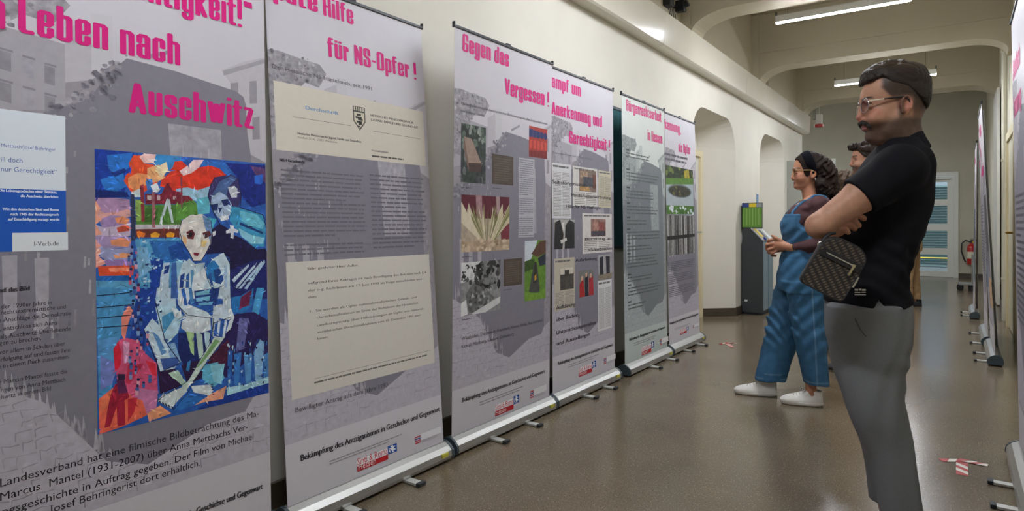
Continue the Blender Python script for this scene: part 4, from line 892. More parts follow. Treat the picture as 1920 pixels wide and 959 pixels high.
page(b, [(1092, 402), (1147, 400), (1147, 472), (1092, 477)], 14, 'd4cecb', [('8c6c64', .5, (.27, .14, .78, .58)), ('a87c70', .5, (.36, .16, .5, .46)), ('8a4c48', .5, (.54, .22, .74, .5)), ('4c4650', .4, (.28, .44, .76, .57))], 14)
page(b, [(1039, 486), (1077, 482.5), (1078, 584), (1039, 577)], 15, 'bdb4a4', [('4c4844', .4, (.28, .3, .95, .62)), ('d0c8bc', .2, (.3, .2, .92, .32)), ('3a3836', .4, (.5, .24, .72, .36))], 22)
page(b, [(1121, 527), (1147, 523.5), (1147, 616), (1121, 621)], 16, 'dcdadc', n=26)
done(photo(b, [(1037.6, 414), (1077, 410.5), (1077, 466), (1039, 468)], [('b0aca8', .2, None), ('28282a', .2, '.05,.1 .3,0 .46,.5 .4,1 0,1'), ('2c2c2e', .2, '.55,.2 .75,.0 1,.1 1,1 .5,1'), ('d8d4d0', .1, '.36,.1 .5,.1 .48,.5'), ('cac6c2', .1, '.3,.7 .6,.62 .62,.72 .34,.82')], label='black and white photo of two men in dark suits'))
done(photo(b, [(1084.6, 509), (1113, 505.5), (1113, 554), (1085.5, 558)], [('7c7a78', .2, None), ('b02c30', .2, '.05,.5 .3,.3 .4,1 .05,1'), ('2c2c38', .2, '.4,.3 .6,.2 .65,1 .4,1'), ('a83038', .2, '.68,.3 .95,.25 1,1 .66,1'), ('d0a890', .1, '.15,.22 .27,.2 .27,.36 .15,.38'), ('d0a890', .1, '.45,.12 .56,.1 .56,.24 .45,.26'), ('d0a890', .1, '.74,.16 .86,.14 .86,.3 .74,.32')], label='photo of people in red clothes'))
done(photo(b, [(1121.5, 479), (1147, 476.7), (1147, 522), (1121.5, 525.6)], [('a4a2a4', .2, None), ('303038', .2, '.1,.1 .35,.06 .38,1 .12,1'), ('34303a', .2, '.55,.05 .85,.08 .85,1 .6,1'), ('8c8070', .3, '0,.8 1,.78 1,1 0,1')]))
S = Art(b, 1.1e-3); L_ = '35333a'
for t, L, Rr, cp in (('Selbstorganisation', (1035, 346), (1101, 349), .023), ('Minderheitenvertretung', (1071, 369), (1145, 374), .021), ('Hilfe für NS-Verfolgte', (1061, 390), (1126, 393), .022), ('Beratung an', (1097, 452), (1146, 449), .021), ('NS-Verbrechen', (1102, 471), (1147, 469), .021), ('Aufarbeitung', (1079, 491), (1119, 488), .022), ('Aufklärung', (1043, 581), (1078, 574), .024), ('über Bücher,', (1043, 603), (1084, 594), .024), ('Unterrichtsmaterialien', (1043, 627), (1117, 609), .024), ('und Ausstellungen', (1044, 648), (1106, 630), .024)):
    b.text(S, t, L, Rr, cp, L_, bold=.0014)
b.text(S, 'Bürgerrechtsarbeit der Sinti und Roma in Hessen', (1036, 287), (1110, 300), .011, '67646c')
S.build('body_lettering'); footer(b, (1046, 685), (1149, 649), ((b.on(1085, 690)[0], b.on(1115, 678)[1]), (b.on(1117, 678)[0], b.on(1100, 702)[1])), .0225)

# --- fifth banner (a greener print) and sixth
b = A5; street(b, 5, shift=(.86, 1.0, .90)); S = Art(b, 1.0e-3, 4e-6)
b.head(S, 'Bürgerrechtsarbeit', (1174, 205.5), (1240, 231), .086, 'd83a82'); b.head(S, 'in Hessen', (1214, 263), (1241.5, 270), .086, 'd83a82'); S.build('headline_lettering', 'magenta headline letters')
S = Art(b, 1.1e-3); u0 = b.on(1175, 400)[0]; 
for i, (v, n, e) in enumerate(((.41, 2, .75), (.56, 3, .85), (.70, 3, .9), (.82, 3, .88), (.93, 2, .6), (1.02, 3, .9), (1.13, 2, .7), (1.21, 4, .9), (1.37, 2, .6), (1.45, 3, .9), (1.58, 2, .5))):
    S.mark(); S.rect(u0, v, u0 + .06, v + .011, '4a4e50'); b.greek(S, u0, v + .026, u0 + e * .80, v + .026 + .026 * n, n, '5e6464', h=.36, seed=20 + i, ragged=.3)
S.build('body_lettering'); footer(b, (1180, 641), (1247, 615), ((b.on(1203, 658)[0], b.on(1226, 641)[1]), (b.on(1226, 641)[0], b.on(1215, 663)[1])), .0225)
b = A6; street(b, 6); S = Art(b, 1.0e-3, 4e-6)
b.head(S, 'Anerkennung,', (1229, 235), (1276.5, 252), .086, 'd83a82'); b.head(S, 'als Opfer', (1272, 284.5), (1294.5, 290), .086, 'd83a82'); S.build('headline_lettering', 'magenta headline letters')
done(photo(b, [(1243.6, 309), (1298.5, 319), (1301.5, 404), (1244, 401)], [('8e9aa0', .1, None), ('2c3820', .5, '0,0 1,0 1,.22 0,.30')] + blobs(20, ['465c28', '1e2818', '6c7c34'], 0, 0, 1, .2, .03, .08, 3) + [('a89a30', .4, '.66,.05 .84,.0 .86,.20 .74,.30 .66,.18'), ('5a8232', .25, '0,.26 1,.18 1,.34 0,.42'), ('a8b2b8', .08, '0,.40 1,.32 1,.82 0,.86'), ('70787c', .08, disc(.49, .5, .43, .145)), ('3c3c30', .4, disc(.49, .505, .395, .12))] + blobs(14, ['6c6838', '2a2a26', '8c8a5c'], .2, .42, .8, .58, .02, .05, 4) + [('4c7430', .3, '0,.82 1,.80 1,.98 0,1')] + blobs(26, ['c8d4dc', '3c6428', 'd8e0e4', '5c8a3c'], 0, .84, 1, .98, .03, .06, 5), label='photo of a round pool in a lawn'))
done(photo(b, [(1247.7, 404), (1302, 405), (1303, 475), (1248.6, 480)], [('6c6a6a', .4, None)] + [(random.Random(i).choice(['2e2c2c', '9a9896', '484646', 'b4b2b0']), .3, [(x, 0), (x + .03, 0), (x + .03 + random.Random(i).uniform(-.05, .05), 1), (x + random.Random(i).uniform(-.05, .05), 1)]) for i, x in enumerate(np.arange(0, 1, .055))] + [('262424', .2, '0,.52 1,.48 1,.56 0,.62')], label='black and white photo'))
S = Art(b, 1.1e-3); b.greek(S, b.on(1246, 292)[0], b.on(1246, 286)[1], b.on(1290, 300)[0], b.on(1246, 304)[1], 2, '5c5962', h=.45)
b.greek(S, b.on(1252, 490)[0], b.on(1252, 492)[1], b.on(1302, 490)[0], b.on(1255, 560)[1], 20, '66636c', h=.42, seed=31, para=7); S.build('body_lettering')
footer(b, (1256, 610), (1309, 590), ((b.on(1275, 625)[0], b.on(1291, 613)[1]), (b.on(1291, 613)[0], b.on(1280, 627)[1])), .0225)
# ------------------------------------------------------------------ smooth bodies: distance fields blended together, then surfaced
class Field:
    """blend of tapered limbs, ellipsoids and lofted sections on a grid (the figure's own frame: x forward, y to its left, z up)"""
    def __init__(s, lo, hi, h):
        s.lo = np.array(lo, float); s.h = h; s.n = np.ceil((np.array(hi) - s.lo) / h).astype(int) + 1; s.F = np.full(s.n, 1.0, np.float32)
    def sub(s, lo, hi):
        a = np.clip(np.floor((np.array(lo) - s.lo) / s.h).astype(int), 0, s.n); b = np.clip(np.ceil((np.array(hi) - s.lo) / s.h).astype(int) + 1, 0, s.n)
        if (b <= a).any(): return None
        sl = tuple(slice(i, j) for i, j in zip(a, b)); g = [s.lo[i] + s.h * np.arange(a[i], b[i]) for i in range(3)]
        return sl, g[0][:, None, None], g[1][None, :, None], g[2][None, None, :]
    def mix(s, sl, d, k, op='add'):
        A = s.F[sl]; d = d.astype(np.float32)
        if op == 'cut': d = -d; A2 = -A; t = np.clip(.5 + .5 * (A2 - (-d) * 1 if False else 0) / k, 0, 1) if False else None
        if op == 'add':
            if k <= 0: s.F[sl] = np.minimum(A, d); return
            t = np.clip(.5 + .5 * (A - d) / k, 0, 1); s.F[sl] = A * (1 - t) + d * t - k * t * (1 - t)
        else:                                    # d is already -distance of the cutter: smooth maximum
            if k <= 0: s.F[sl] = np.maximum(A, d); return
            t = np.clip(.5 + .5 * (d - A) / k, 0, 1); s.F[sl] = A * (1 - t) + d * t + k * t * (1 - t)
    def cone(s, a, b, ra, rb, k=.02, op='add', flat=None):
        a, b = np.array(a, float), np.array(b, float); m = max(ra, rb) + k + 3 * s.h
        q = s.sub(np.minimum(a, b) - m, np.maximum(a, b) + m)
        if q is None: return s
        sl, X, Y, Z = q; d = b - a; L = (d @ d) or 1e-9
        t = np.clip(((X - a[0]) * d[0] + (Y - a[1]) * d[1] + (Z - a[2]) * d[2]) / L, 0, 1)
        r = ra + (rb - ra) * t; dist = np.sqrt((X - a[0] - d[0] * t) ** 2 + (Y - a[1] - d[1] * t) ** 2 + (Z - a[2] - d[2] * t) ** 2) - r
        s.mix(sl, dist, k, op); return s
    def chain(s, pts, rs, k=.015):
        for i in range(len(pts) - 1): s.cone(pts[i], pts[i + 1], rs[i], rs[i + 1], k)
        return s
    def ell(s, c, r, k=.02, op='add', rot=None):
        c, r = np.array(c, float), np.array(r, float); m = max(r) + k + 3 * s.h; q = s.sub(c - m, c + m)
        if q is None: return s
        sl, X, Y, Z = q; p = [X - c[0], Y - c[1], Z - c[2]]
        if rot is not None:                      # rot: (axis, degrees)
            M = np.array(Matrix.Rotation(R_(-rot[1]), 3, rot[0])); p = [M[i, 0] * p[0] + M[i, 1] * p[1] + M[i, 2] * p[2] for i in range(3)]
        u = np.sqrt((p[0] / r[0]) ** 2 + (p[1] / r[1]) ** 2 + (p[2] / r[2]) ** 2); v = np.sqrt((p[0] / r[0] ** 2) ** 2 + (p[1] / r[1] ** 2) ** 2 + (p[2] / r[2] ** 2) ** 2) + 1e-6
        s.mix(sl, u * (u - 1) / v, k, op); return s
    def loft(s, st, k=.02, e=2.2, op='add', wob=None):
        """stations (z, front x, back x, centre y, half width y[, fore-aft of the widest point 0..1])"""
        st = sorted(st); z = np.array([q[0] for q in st]); xf = np.array([q[1] for q in st]); xb = np.array([q[2] for q in st]); yc = np.array([q[3] for q in st]); hw = np.array([q[4] for q in st]); wd = np.array([q[5] if len(q) > 5 else .5 for q in st])
        m = k + 4 * s.h
        q = s.sub((xb.min() - m, (yc - hw).min() - m, z[0] - m), (xf.max() + m, (yc + hw).max() + m, z[-1] + m))
        if q is None: return s
        sl, X, Y, Z = q; zz = np.clip(Z[0, 0], z[0], z[-1])
        def sm(v):                               # smooth interpolation through the stations
            if len(z) < 3: return np.interp(zz, z, v)
            sl_ = np.gradient(v, z); i = np.clip(np.searchsorted(z, zz) - 1, 0, len(z) - 2); hh = z[i + 1] - z[i]; t = (zz - z[i]) / hh
            return (2 * t ** 3 - 3 * t ** 2 + 1) * v[i] + (t ** 3 - 2 * t ** 2 + t) * hh * sl_[i] + (-2 * t ** 3 + 3 * t ** 2) * v[i + 1] + (t ** 3 - t ** 2) * hh * sl_[i + 1]
        F_, B_, YC, HW, WD = [sm(v)[None, None, :] for v in (xf, xb, yc, hw, wd)]
        xc = B_ + (F_ - B_) * WD; dx = X - xc; a = np.where(dx > 0, F_ - xc, xc - B_) + 1e-4
        u = (np.abs(dx / a) ** e + np.abs((Y - YC) / HW) ** e) ** (1 / e); d = (u - 1) * np.minimum(a, HW)
        dz = np.maximum(z[0] - Z, Z - z[-1]); d = np.maximum(d, dz)
        if wob is not None: d = d + wob(X, Y, Z)
        s.mix(sl, d, k, op); return s
    def warp(s, fn):
        g = [s.lo[i] + s.h * np.arange(s.n[i]) for i in range(3)]; s.F += fn(g[0][:, None, None], g[1][None, :, None], g[2][None, None, :]).astype(np.float32); return s
    def clip(s, fn, k=.006):
        g = [s.lo[i] + s.h * np.arange(s.n[i]) for i in range(3)]; d = np.broadcast_to(fn(g[0][:, None, None], g[1][None, :, None], g[2][None, None, :]), s.F.shape); s.mix(tuple(slice(0, n) for n in s.n), d, k, 'max'); return s
    def surface(s):
        F = s.F.copy(); F[0] = F[-1] = 1; F[:, 0] = F[:, -1] = 1; F[:, :, 0] = F[:, :, -1] = 1
        S = F < 0; n = s.n
        c = np.zeros(n - 1, np.int8)
        for i in (0, 1):
            for j in (0, 1):
                for k in (0, 1): c += S[i:n[0] - 1 + i, j:n[1] - 1 + j, k:n[2] - 1 + k]
        cells = np.argwhere((c > 0) & (c < 8)); idx = np.full(n - 1, -1, np.int64); idx[tuple(cells.T)] = np.arange(len(cells))
        acc = np.zeros((len(cells), 3)); cnt = np.zeros(len(cells))
        cor = [(i, j, k) for i in (0, 1) for j in (0, 1) for k in (0, 1)]
        for a in cor:
            for ax in range(3):
                if a[ax]: continue
                b = list(a); b[ax] = 1
                fa = F[cells[:, 0] + a[0], cells[:, 1] + a[1], cells[:, 2] + a[2]]; fb = F[cells[:, 0] + b[0], cells[:, 1] + b[1], cells[:, 2] + b[2]]
                w = (fa < 0) != (fb < 0); t = np.where(w, fa / np.where(fa == fb, 1, fa - fb), 0); p = np.tile(np.array(a, float), (len(cells), 1)); p[:, ax] = t
                acc[w] += p[w]; cnt += w
        V = s.lo + s.h * (cells + acc / cnt[:, None]); Q = []
        for ax in range(3):
            o = [d for d in range(3) if d != ax]; sa = [slice(1, m - 1) for m in n]; sb = list(sa); sa[ax] = slice(0, n[ax] - 1); sb[ax] = slice(1, n[ax])
            A, B = S[tuple(sa)], S[tuple(sb)]
            for cond, flip in ((A & ~B, False), (~A & B, True)):
                e = np.argwhere(cond); off = np.array([1, 1, 1]); off[ax] = 0; e = e + off; q = []
                for d0, d1 in ((0, 0), (1, 0), (1, 1), (0, 1)):
                    x = e.copy(); x[:, o[0]] -= d0; x[:, o[1]] -= d1; q.append(idx[tuple(x.T)])
                q = np.stack(q, 1)
                if flip ^ (ax == 1): q = q[:, ::-1]
                Q.append(q)
        Q = np.concatenate(Q); Q = Q[(Q >= 0).all(1)][:, ::-1]
        return V, Q
def smooth(V, Q, it=2, w=.5):
    e = np.concatenate([Q[:, [0, 1]], Q[:, [1, 2]], Q[:, [2, 3]], Q[:, [3, 0]]])
    for _ in range(it):
        a = np.zeros_like(V); c = np.zeros(len(V)); np.add.at(a, e[:, 0], V[e[:, 1]]); np.add.at(c, e[:, 0], 1); np.add.at(a, e[:, 1], V[e[:, 0]]); np.add.at(c, e[:, 1], 1)
        V = V * (1 - w) + w * a / np.maximum(c, 1)[:, None]
    return V
def skinmesh(name, pieces, m, parent, cols=None, it=2):
    """pieces: fields joined into one mesh; cols(V) -> per-vertex colours"""
    Vs, Qs, k = [], [], 0
    for f in pieces:
        V, Q = f.surface(); V = smooth(V, Q, it); Vs.append(V); Qs.append(Q + k); k += len(V)
    V, Q = np.concatenate(Vs), np.concatenate(Qs); me = bpy.data.meshes.new(name)
    me.vertices.add(len(V)); me.vertices.foreach_set('co', V.astype(np.float32).ravel()); me.loops.add(Q.size); me.loops.foreach_set('vertex_index', Q.astype(np.int32).ravel())
    me.polygons.add(len(Q)); me.polygons.foreach_set('loop_start', np.arange(0, Q.size, 4, dtype=np.int32)); me.polygons.foreach_set('loop_total', np.full(len(Q), 4, np.int32))
    me.update(calc_edges=True); me.validate(); me.polygons.foreach_set('use_smooth', [True] * len(me.polygons)); me.materials.append(m)
    if cols is not None:
        at = me.color_attributes.new('Col', 'FLOAT_COLOR', 'POINT'); at.data.foreach_set('color', cols(V).astype(np.float32).ravel())
    return link(bpy.data.objects.new(name, me), parent)
def ss(a, b, x): t = np.clip((x - a) / (b - a), 0, 1); return t * t * (3 - 2 * t)
class Paint:
    def __init__(s, V, base, amp=.05): s.V = V; s.c = np.tile(np.array([*hexc(base), amp]), (len(V), 1))
    def over(s, w, col, amp=None):
        w = np.clip(w, 0, 1)[:, None]; s.c[:, :3] = s.c[:, :3] * (1 - w) + np.array(hexc(col)) * w
        if amp is not None: s.c[:, 3:] = s.c[:, 3:] * (1 - w) + amp * w
        return s
    def spot(s, c, r, col, a=1.0, amp=None): return s.over(a * (1 - ss(.55, 1.0, np.sqrt((((s.V - np.array(c)) / np.array(r)) ** 2).sum(1)))), col, amp)
class Figure:
    """where a person stands and which way they face; J() reads a joint off the photo in the figure's own frame, at a chosen distance to its left"""
    def __init__(s, px, depth, face, label, name='person'):
        p = ray(px, HY) * depth; s.o = np.array([p[0], p[1], 0]); a = math.atan2(p[0], p[1])           # bearing from the camera
        left = np.array([-math.cos(a), math.sin(a), 0]); tow = np.array([-math.sin(a), -math.cos(a), 0]); f = R_(face)
        s.x = left * math.cos(f) + tow * math.sin(f); s.y = np.array([-s.x[1], s.x[0], 0])
        s.root = empty(name, s.o, math.atan2(s.x[1], s.x[0])); tag(s.root, label, 'person')
    def J(s, px, py, yl=0.0):
        p = hit(px, py, s.o + s.y * yl, s.y) - s.o; return np.array([p @ s.x, yl, p[2]])
SKIN = vmat('skin', .48, 60, bump=.06, bscale=260, spec=.35, sss=.12)
# ------------------------------------------------------------------ the man with crossed arms
M = Figure(1650, 2.2, 20, 'bearded man in black polo shirt and grey trousers standing with crossed arms'); J = M.J
J0 = lambda px, py: J(px, py, 0.0)
def X(px, py): return J0(px, py)[0]
def Zp(py, px=1650): return J0(px, py)[2]
def head_stations(rows, J_):
    return [(J_((f + b) / 2, py)[2], J_(f, py)[0], J_(b, py)[0], yc, hw, wd) for py, f, b, yc, hw, wd in rows]
def build_head(h, fld, eye, nose_b, nose_t, nose_u, mouth, chin, ear, sc=1.0, lipw=.023):
    """face features on a head field, from points on the middle plane"""
    eye, nose_b, nose_t, nose_u, mouth, chin = [np.array(p) for p in (eye, nose_b, nose_t, nose_u, mouth, chin)]
    f = fld; Y = np.array([0, 1, 0])
    f.cone(nose_b + [-.005, 0, .006], nose_t + [-.0085, 0, .002], .0080 * sc, .0088 * sc, .010)
    f.ell(nose_t + [-.0085, 0, -.001], (.0090 * sc, .0095 * sc, .0080 * sc), .010)
    for s in (-1, 1):
        f.ell(nose_u + [-.012, s * .0115 * sc, .003], (.0105 * sc, .0065 * sc, .007 * sc), .006)
        f.ell(eye + [.006, s * .032 * sc, 0], (.017, .0165, .0125), .010, 'cut')                 # socket
        f.ell(eye + [-.004, s * .032 * sc, 0], (.0125, .0125, .0122), .002)                      # eyeball
        f.ell(eye + [.001, s * .033 * sc, .0062], (.0115, .0145, .0045), .004, rot=('X', -s * 6))  # upper lid
        f.ell(eye + [-.001, s * .033 * sc, -.0085], (.0105, .014, .0035), .004)
        f.ell(eye + [.008, s * .030 * sc, .0175], (.010, .021, .0060), .010, rot=('X', -s * 8))    # brow ridge
        f.ell(mouth + [-.030, s * .046 * sc, .030], (.022, .014, .018), .03)                       # cheek
    f.cone(nose_u + [.000, -.001, -.002], nose_u + [.000, .001, -.002], .006, .006, .006)
    f.ell(mouth + [-.007, 0, .0045], (.0090, lipw, .0048), .006); f.ell(mouth + [-.0075, 0, -.0050], (.0090, lipw * .86, .0056), .006)
    f.cone(mouth + [.006, -lipw * .8, 0], mouth + [.006, lipw * .8, 0], .0016, .0016, .002, 'cut')
    f.ell(chin, (.016, .019, .014), .018)
    for s in (-1, 1):                                                                              # ears
        e = np.array([ear[0], s * ear[1], ear[2]])
        f.ell(e, (.0175 * sc, .0065, .030 * sc), .008, rot=('Y', 12)); f.ell(e + [.002, s * .006, .004], (.010 * sc, .006, .018 * sc), .003, 'cut', rot=('Y', 12))
        ring = [e + np.array([(-.002 + .0155 * math.cos(t)) * sc, s * .006, (.001 + .027 * math.sin(t)) * sc]) for t in np.linspace(-1.2, 3.6, 14)]
        f.chain(ring, [.0035] * 14, .003); f.ell(e + [.008 * sc, s * .004, -.022 * sc], (.008, .005, .009), .005); f.ell(e + [.013 * sc, s * .004, -.002], (.004, .004, .008), .003)
rows = [(272, 1636, 1664, 0, .024, .5), (266, 1631, 1672, 0, .036, .45), (257, 1627, 1686, 0, .046, .36), (247, 1623.5, 1697, 0, .055, .30), (238, 1620, 1706, 0, .060, .30), (228, 1618.5, 1716, 0, .064, .32), (216, 1619.5, 1727, 0, .0685, .36), (204, 1620, 1733, 0, .072, .42), (192, 1616.5, 1736, 0, .0745, .45), (183, 1614.5, 1737.5, 0, .076, .47), (172, 1616, 1738, 0, .0775, .49), (160, 1620.5, 1736, 0, .0775, .5), (150, 1627, 1731, 0, .074, .5), (142, 1637, 1723, 0, .065, .5), (136, 1651, 1712, 0, .048, .5), (132.5, 1668, 1700, 0, .026, .5)]
st = head_stations(rows, J0); zs = [q[0] for q in st]
xr = [q[1] for q in st] + [q[2] for q in st]
HL = Field((min(xr) - .05, -.105, min(zs) - .16), (max(xr) + .03, .105, max(zs) + .03), .0022)
HL.loft(st, .01, 2.15)
nk = J0(1690, 236); HL.cone(J0(1690, 225), J0(1697, 275), .054, .060, .03); HL.cone(J0(1680, 262), J0(1690, 285), .045, .056, .03)
HL.cone(J(1668, 246, .040), J(1688, 218, .055), .016, .018, .02); HL.cone(J(1668, 246, -.040) if False else J0(1668, 246) - [0, .040, 0], J0(1688, 218) - [0, .055, 0], .016, .018, .02)
eye, nb, ntp, nu, mo, ch, er = J(1631, 197, .032), J0(1615, 191), J0(1606.5, 221), J0(1613, 227.5), J0(1617.5, 240), J0(1633, 259), J(1698, 196, .078)
eye[1] = er[1] = 0
build_head(None, HL, eye, nb, ntp, nu, mo, ch, (er[0], .0765, er[2]))
def man_skin(V):
    p = Paint(V, 'b58770', .10); x, y, z = V.T; ay = np.abs(y)
    head = z > J0(1690, 285)[2]
    p.over(.45 * np.exp(-((x - ntp[0]) ** 2 + (z - nu[2]) ** 2) / .018 ** 2) * head, 'c0705c'); p.spot(ntp, (.02, .02, .02), 'b0685a', .5)
    for s in (-1, 1): p.spot((eye[0] - .01, s * .048, eye[2] - .03), (.03, .03, .022), 'b8705c', .5); p.spot((er[0], s * .08, er[2]), (.028, .02, .036), 'c07c68', .8)
    for s in (-1, 1): p.spot(eye + [-.002, s * .033, -.010], (.02, .022, .010), '8a5c4e', .6)
    # stubble over jaw, chin and lip, and the clipped fade above the ears
    jaw = ss(J0(1650, 222)[2] - .30 * np.clip(er[0] + .03 - x, -.05, 0) * 0, J0(1650, 238)[2] , z + .18 * np.clip(x - er[0] - .05, -.05, .06)) * head; line = ss(-.006, .010, (er[0] + .022) - x) * ss(.02, -.02, z - er[2] - .02) * ss(-.012, .012, x - (er[0] + .004)) * head
    p.over(np.clip(np.maximum(jaw, line) * ss(J0(1660, 280)[2], J0(1660, 268)[2], z) * .88, 0, 1), '453830', .25)
    p.over(.8 * np.exp(-((z - (mo[2] + .012)) / .007) ** 2) * ss(.034, .022, ay) * (x > mo[0] - .03) * head, '3a2a22', .2)
    p.over(.85 * np.exp(-((z - (mo[2] - .0145)) / .005) ** 2) * np.exp(-(y / .008) ** 2) * (x > mo[0] - .02) * head, '2c1f1a')
    p.over(ss(.0115, .007, np.abs(z - mo[2])) * ss(.024, .018, ay) * (x > mo[0] - .014), 'a06860', .05)
    p.over(ss(.0018, .0006, np.abs(z - mo[2])) * ss(.024, .018, ay) * (x > mo[0] - .012), '5c2c2c')
    PX = lambda px, py: J(px, py, .07)
    fe = np.interp(z, [PX(1675, 200)[2], PX(1672, 186)[2], PX(1660, 172)[2], PX(1654, 163)[2], PX(1658, 152)[2]], [PX(1682, 200)[0], PX(1676, 186)[0], PX(1662, 172)[0], PX(1655, 163)[0], PX(1656, 152)[0]])
    p.over(ss(.008, -.008, x - fe) * ss(PX(1696, 194)[2], PX(1696, 174)[2], z) * (ay > .03) * head * .93, '241c18', .2)
    p.over(ss(.006, -.010, x - fe) * ss(PX(1696, 205)[2], PX(1696, 185)[2], z) * (x > er[0] + .012) * (ay > .03) * head * .4, '4a3a30', .2)
    p.over(ss(er[0] - .018, er[0] - .034, x) * ss(PX(1735, 236)[2], PX(1735, 196)[2], z) * head * .88, '2a211c', .2)
    for s in (-1, 1):
        d = eye + [.012, s * .031, .019]; t = (y * s - .010) / .042
        p.over(np.exp(-((z - (eye[2] + .0185 + .005 * np.sin(np.clip(t, 0, 1) * 2.6))) / .0052) ** 4) * (t > 0) * (t < 1) * (x > eye[0] - .022) * ss(1.0, .75, t), '1c1512', .1)
        e0 = eye + [-.004, s * .032, 0]; r = np.sqrt((z - e0[2]) ** 2 + ((y - e0[1]) * 1.0) ** 2); fr = (np.sqrt(((V - e0) ** 2).sum(1)) < .0131) & (x > e0[0] + .002)
        p.over(fr * ss(.0085, .0075, np.abs(z - e0[2]) * 1.6), 'c8bcb2'); p.over(fr * ss(.0062, .0054, np.sqrt((z - e0[2] - .0005) ** 2 + (y - e0[1]) ** 2)), '2c1c14')
        p.over(np.exp(-((z - (eye[2] + .0055)) / .0016) ** 2) * (np.abs(y - s * .033) < .015) * (x > eye[0] - .004), '241915')
    hand = (z < Zp(380)) ; p.over(.25 * hand * ss(.25, .18, y), 'c4806a')
    return p.c
# body: shoulders, arms crossed in front, legs inside the trousers
YS = .185
SHL, ELL = J(1686, 316, YS), J(1535, 424, .205)
WRL = np.array([ELL[0] - .13, -.015, ELL[2] + .03])
SHR = J(1694, 318, -YS); ELR = J(1556, 422, -.215); WRR = np.array([ELL[0] - .045, .095, ELL[2] + .010])
BF = Field((-.40, -.33, 0), (.36, .33, 1.62), .0042)
hipz = .93; zc = lambda py: Zp(py, 1680)
tor = [(zc(262), X(1672, 262), X(1708, 262), 0, .062), (zc(280), X(1650, 280), X(1720, 280), 0, .12), (zc(305), X(1632, 305), X(1730, 305), 0, .165), (zc(345), X(1614, 345), X(1722, 345), 0, .170), (zc(400), X(1604, 400), X(1716, 400), 0, .160), (zc(460), X(1592, 460), X(1696, 460), 0, .150), (zc(520), X(1574, 520), X(1686, 520), 0, .155), (zc(575), X(1562, 575), X(1687, 575), 0, .160), (zc(620), X(1562, 620), X(1689, 620), 0, .160)]
BF.loft(tor, .03)
HIPL, KNL, ANL = J(1630, 610, .088), J(1648, 790, .095), J(1693, 975, .10)
HIPR, KNR, ANR = HIPL * [1, -1, 1], J(1640, 790, -.088), J(1667, 938, -.088)
ANL[2] = max(ANL[2], .085); ANR[2] = max(.085, ANR[2])
for h_, k_, a_ in ((HIPL, KNL, ANL), (HIPR, KNR, ANR)):
    BF.cone(h_, k_, .070, .048, .04); BF.cone(k_, a_, .048, .034, .02); BF.cone(a_, a_ + [.0, 0, -.03], .034, .034, .02)
for a_, b_, c_, sgn in ((SHL, ELL, WRL, 1), (SHR, ELR, WRR, -1)):
    md = a_ + (b_ - a_) * .45; BF.cone(a_, md, .056, .052, .03); BF.cone(md, b_, .052, .038, .02)
    m2 = b_ + (c_ - b_) * .35; BF.cone(b_, m2, .037, .042, .02); BF.cone(m2, c_, .042, .030, .02)
# right hand: its fingers close over the inside of the left arm; left hand tucked behind the right arm
HD = Field((-.10, -.24, ELL[2] - .14), (.34, .26, ELL[2] + .16), .0024)
HD.cone(WRR + (ELR - WRR) * .25, WRR, .033, .031, .01); pal = J(1566, 421, .135); HD.cone(WRR, pal, .030, .034, .02); HD.ell(pal + [.0, .0, 0], (.036, .024, .042), .02)
for pts, r in ((((1566, 404), (1588, 399), (1606, 402), (1620, 410)), (.0128, .0118, .0108, .0092)), (((1562, 413), (1586, 409), (1601, 414), (1610, 423)), (.0132, .0122, .0112, .0096)), (((1560, 422), (1580, 419), (1594, 422), (1602, 429)), (.0128, .0118, .0108, .0094)), (((1556, 430), (1573, 429), (1584, 431), (1590, 436)), (.0118, .0108, .0098, .0086))):
    ys = (.142, .158, .158, .142); q = [J(px, py, yy) for (px, py), yy in zip(pts, ys)]; HD.chain(q, list(r), .004)
HD.chain([pal + [.012, 0, .03], J(1562, 396, .15), J(1580, 386, .150)], [.013, .012, .0095], .006)
lh = WRL + [-.035, -.075, .01]; HD.cone(WRL + (ELL - WRL) * .2, WRL, .032, .030, .01); HD.cone(WRL, lh, .029, .032, .02)
for i in range(4): a = lh + [.02 - .004 * i, -.02, .03 - .02 * i]; HD.chain([lh + [.01, -.01, .025 - .017 * i], a, a + [-.015, -.03, 0], a + [-.035, -.04, 0]], [.011, .0105, .0098, .0085], .004)
HD.chain([lh + [.02, .01, .03], lh + [.01, -.01, .055], lh + [-.01, -.03, .06]], [.013, .012, .0095], .006)
body = skinmesh('body', [HL, BF, HD], SKIN, M.root, man_skin, 2)

# hair: brushed-up top over clipped sides
def comb(V0, sx, sy, sz, a): return lambda x, y, z: a * (np.sin(x * sx[0] + y * sx[1] + z * sx[2]) * .5 + np.sin(x * sy[0] + y * sy[1] + z * sy[2] + 1.7) * .35 + np.sin(x * sz[0] + y * sz[1] + z * sz[2] + .6) * .3)
hx0, hx1 = X(1612, 150), X(1748, 150)
HF = Field((min(hx0, hx1) - .03, -.11, Zp(235)), (max(hx0, hx1) + .03, .11, Zp(105)), .0024)
HF.loft([(Zp(226), X(1690, 226), X(1726, 226), 0, .064), (Zp(205), X(1690, 205), X(1734.5, 205), 0, .072), (Zp(188), X(1680, 188), X(1740, 188), 0, .0762), (Zp(172), X(1640, 172), X(1742.5, 172), 0, .0790), (Zp(158), X(1620, 158), X(1742.5, 158), 0, .0812), (Zp(146), X(1619, 146), X(1739, 146), 0, .080), (Zp(135), X(1622, 135), X(1733, 135), 0, .073), (Zp(127), X(1636, 127), X(1724, 127), 0, .058), (Zp(121), X(1655, 121), X(1712, 121), 0, .038), (Zp(117.5), X(1672, 117.5), X(1700, 117.5), 0, .018)], .01)
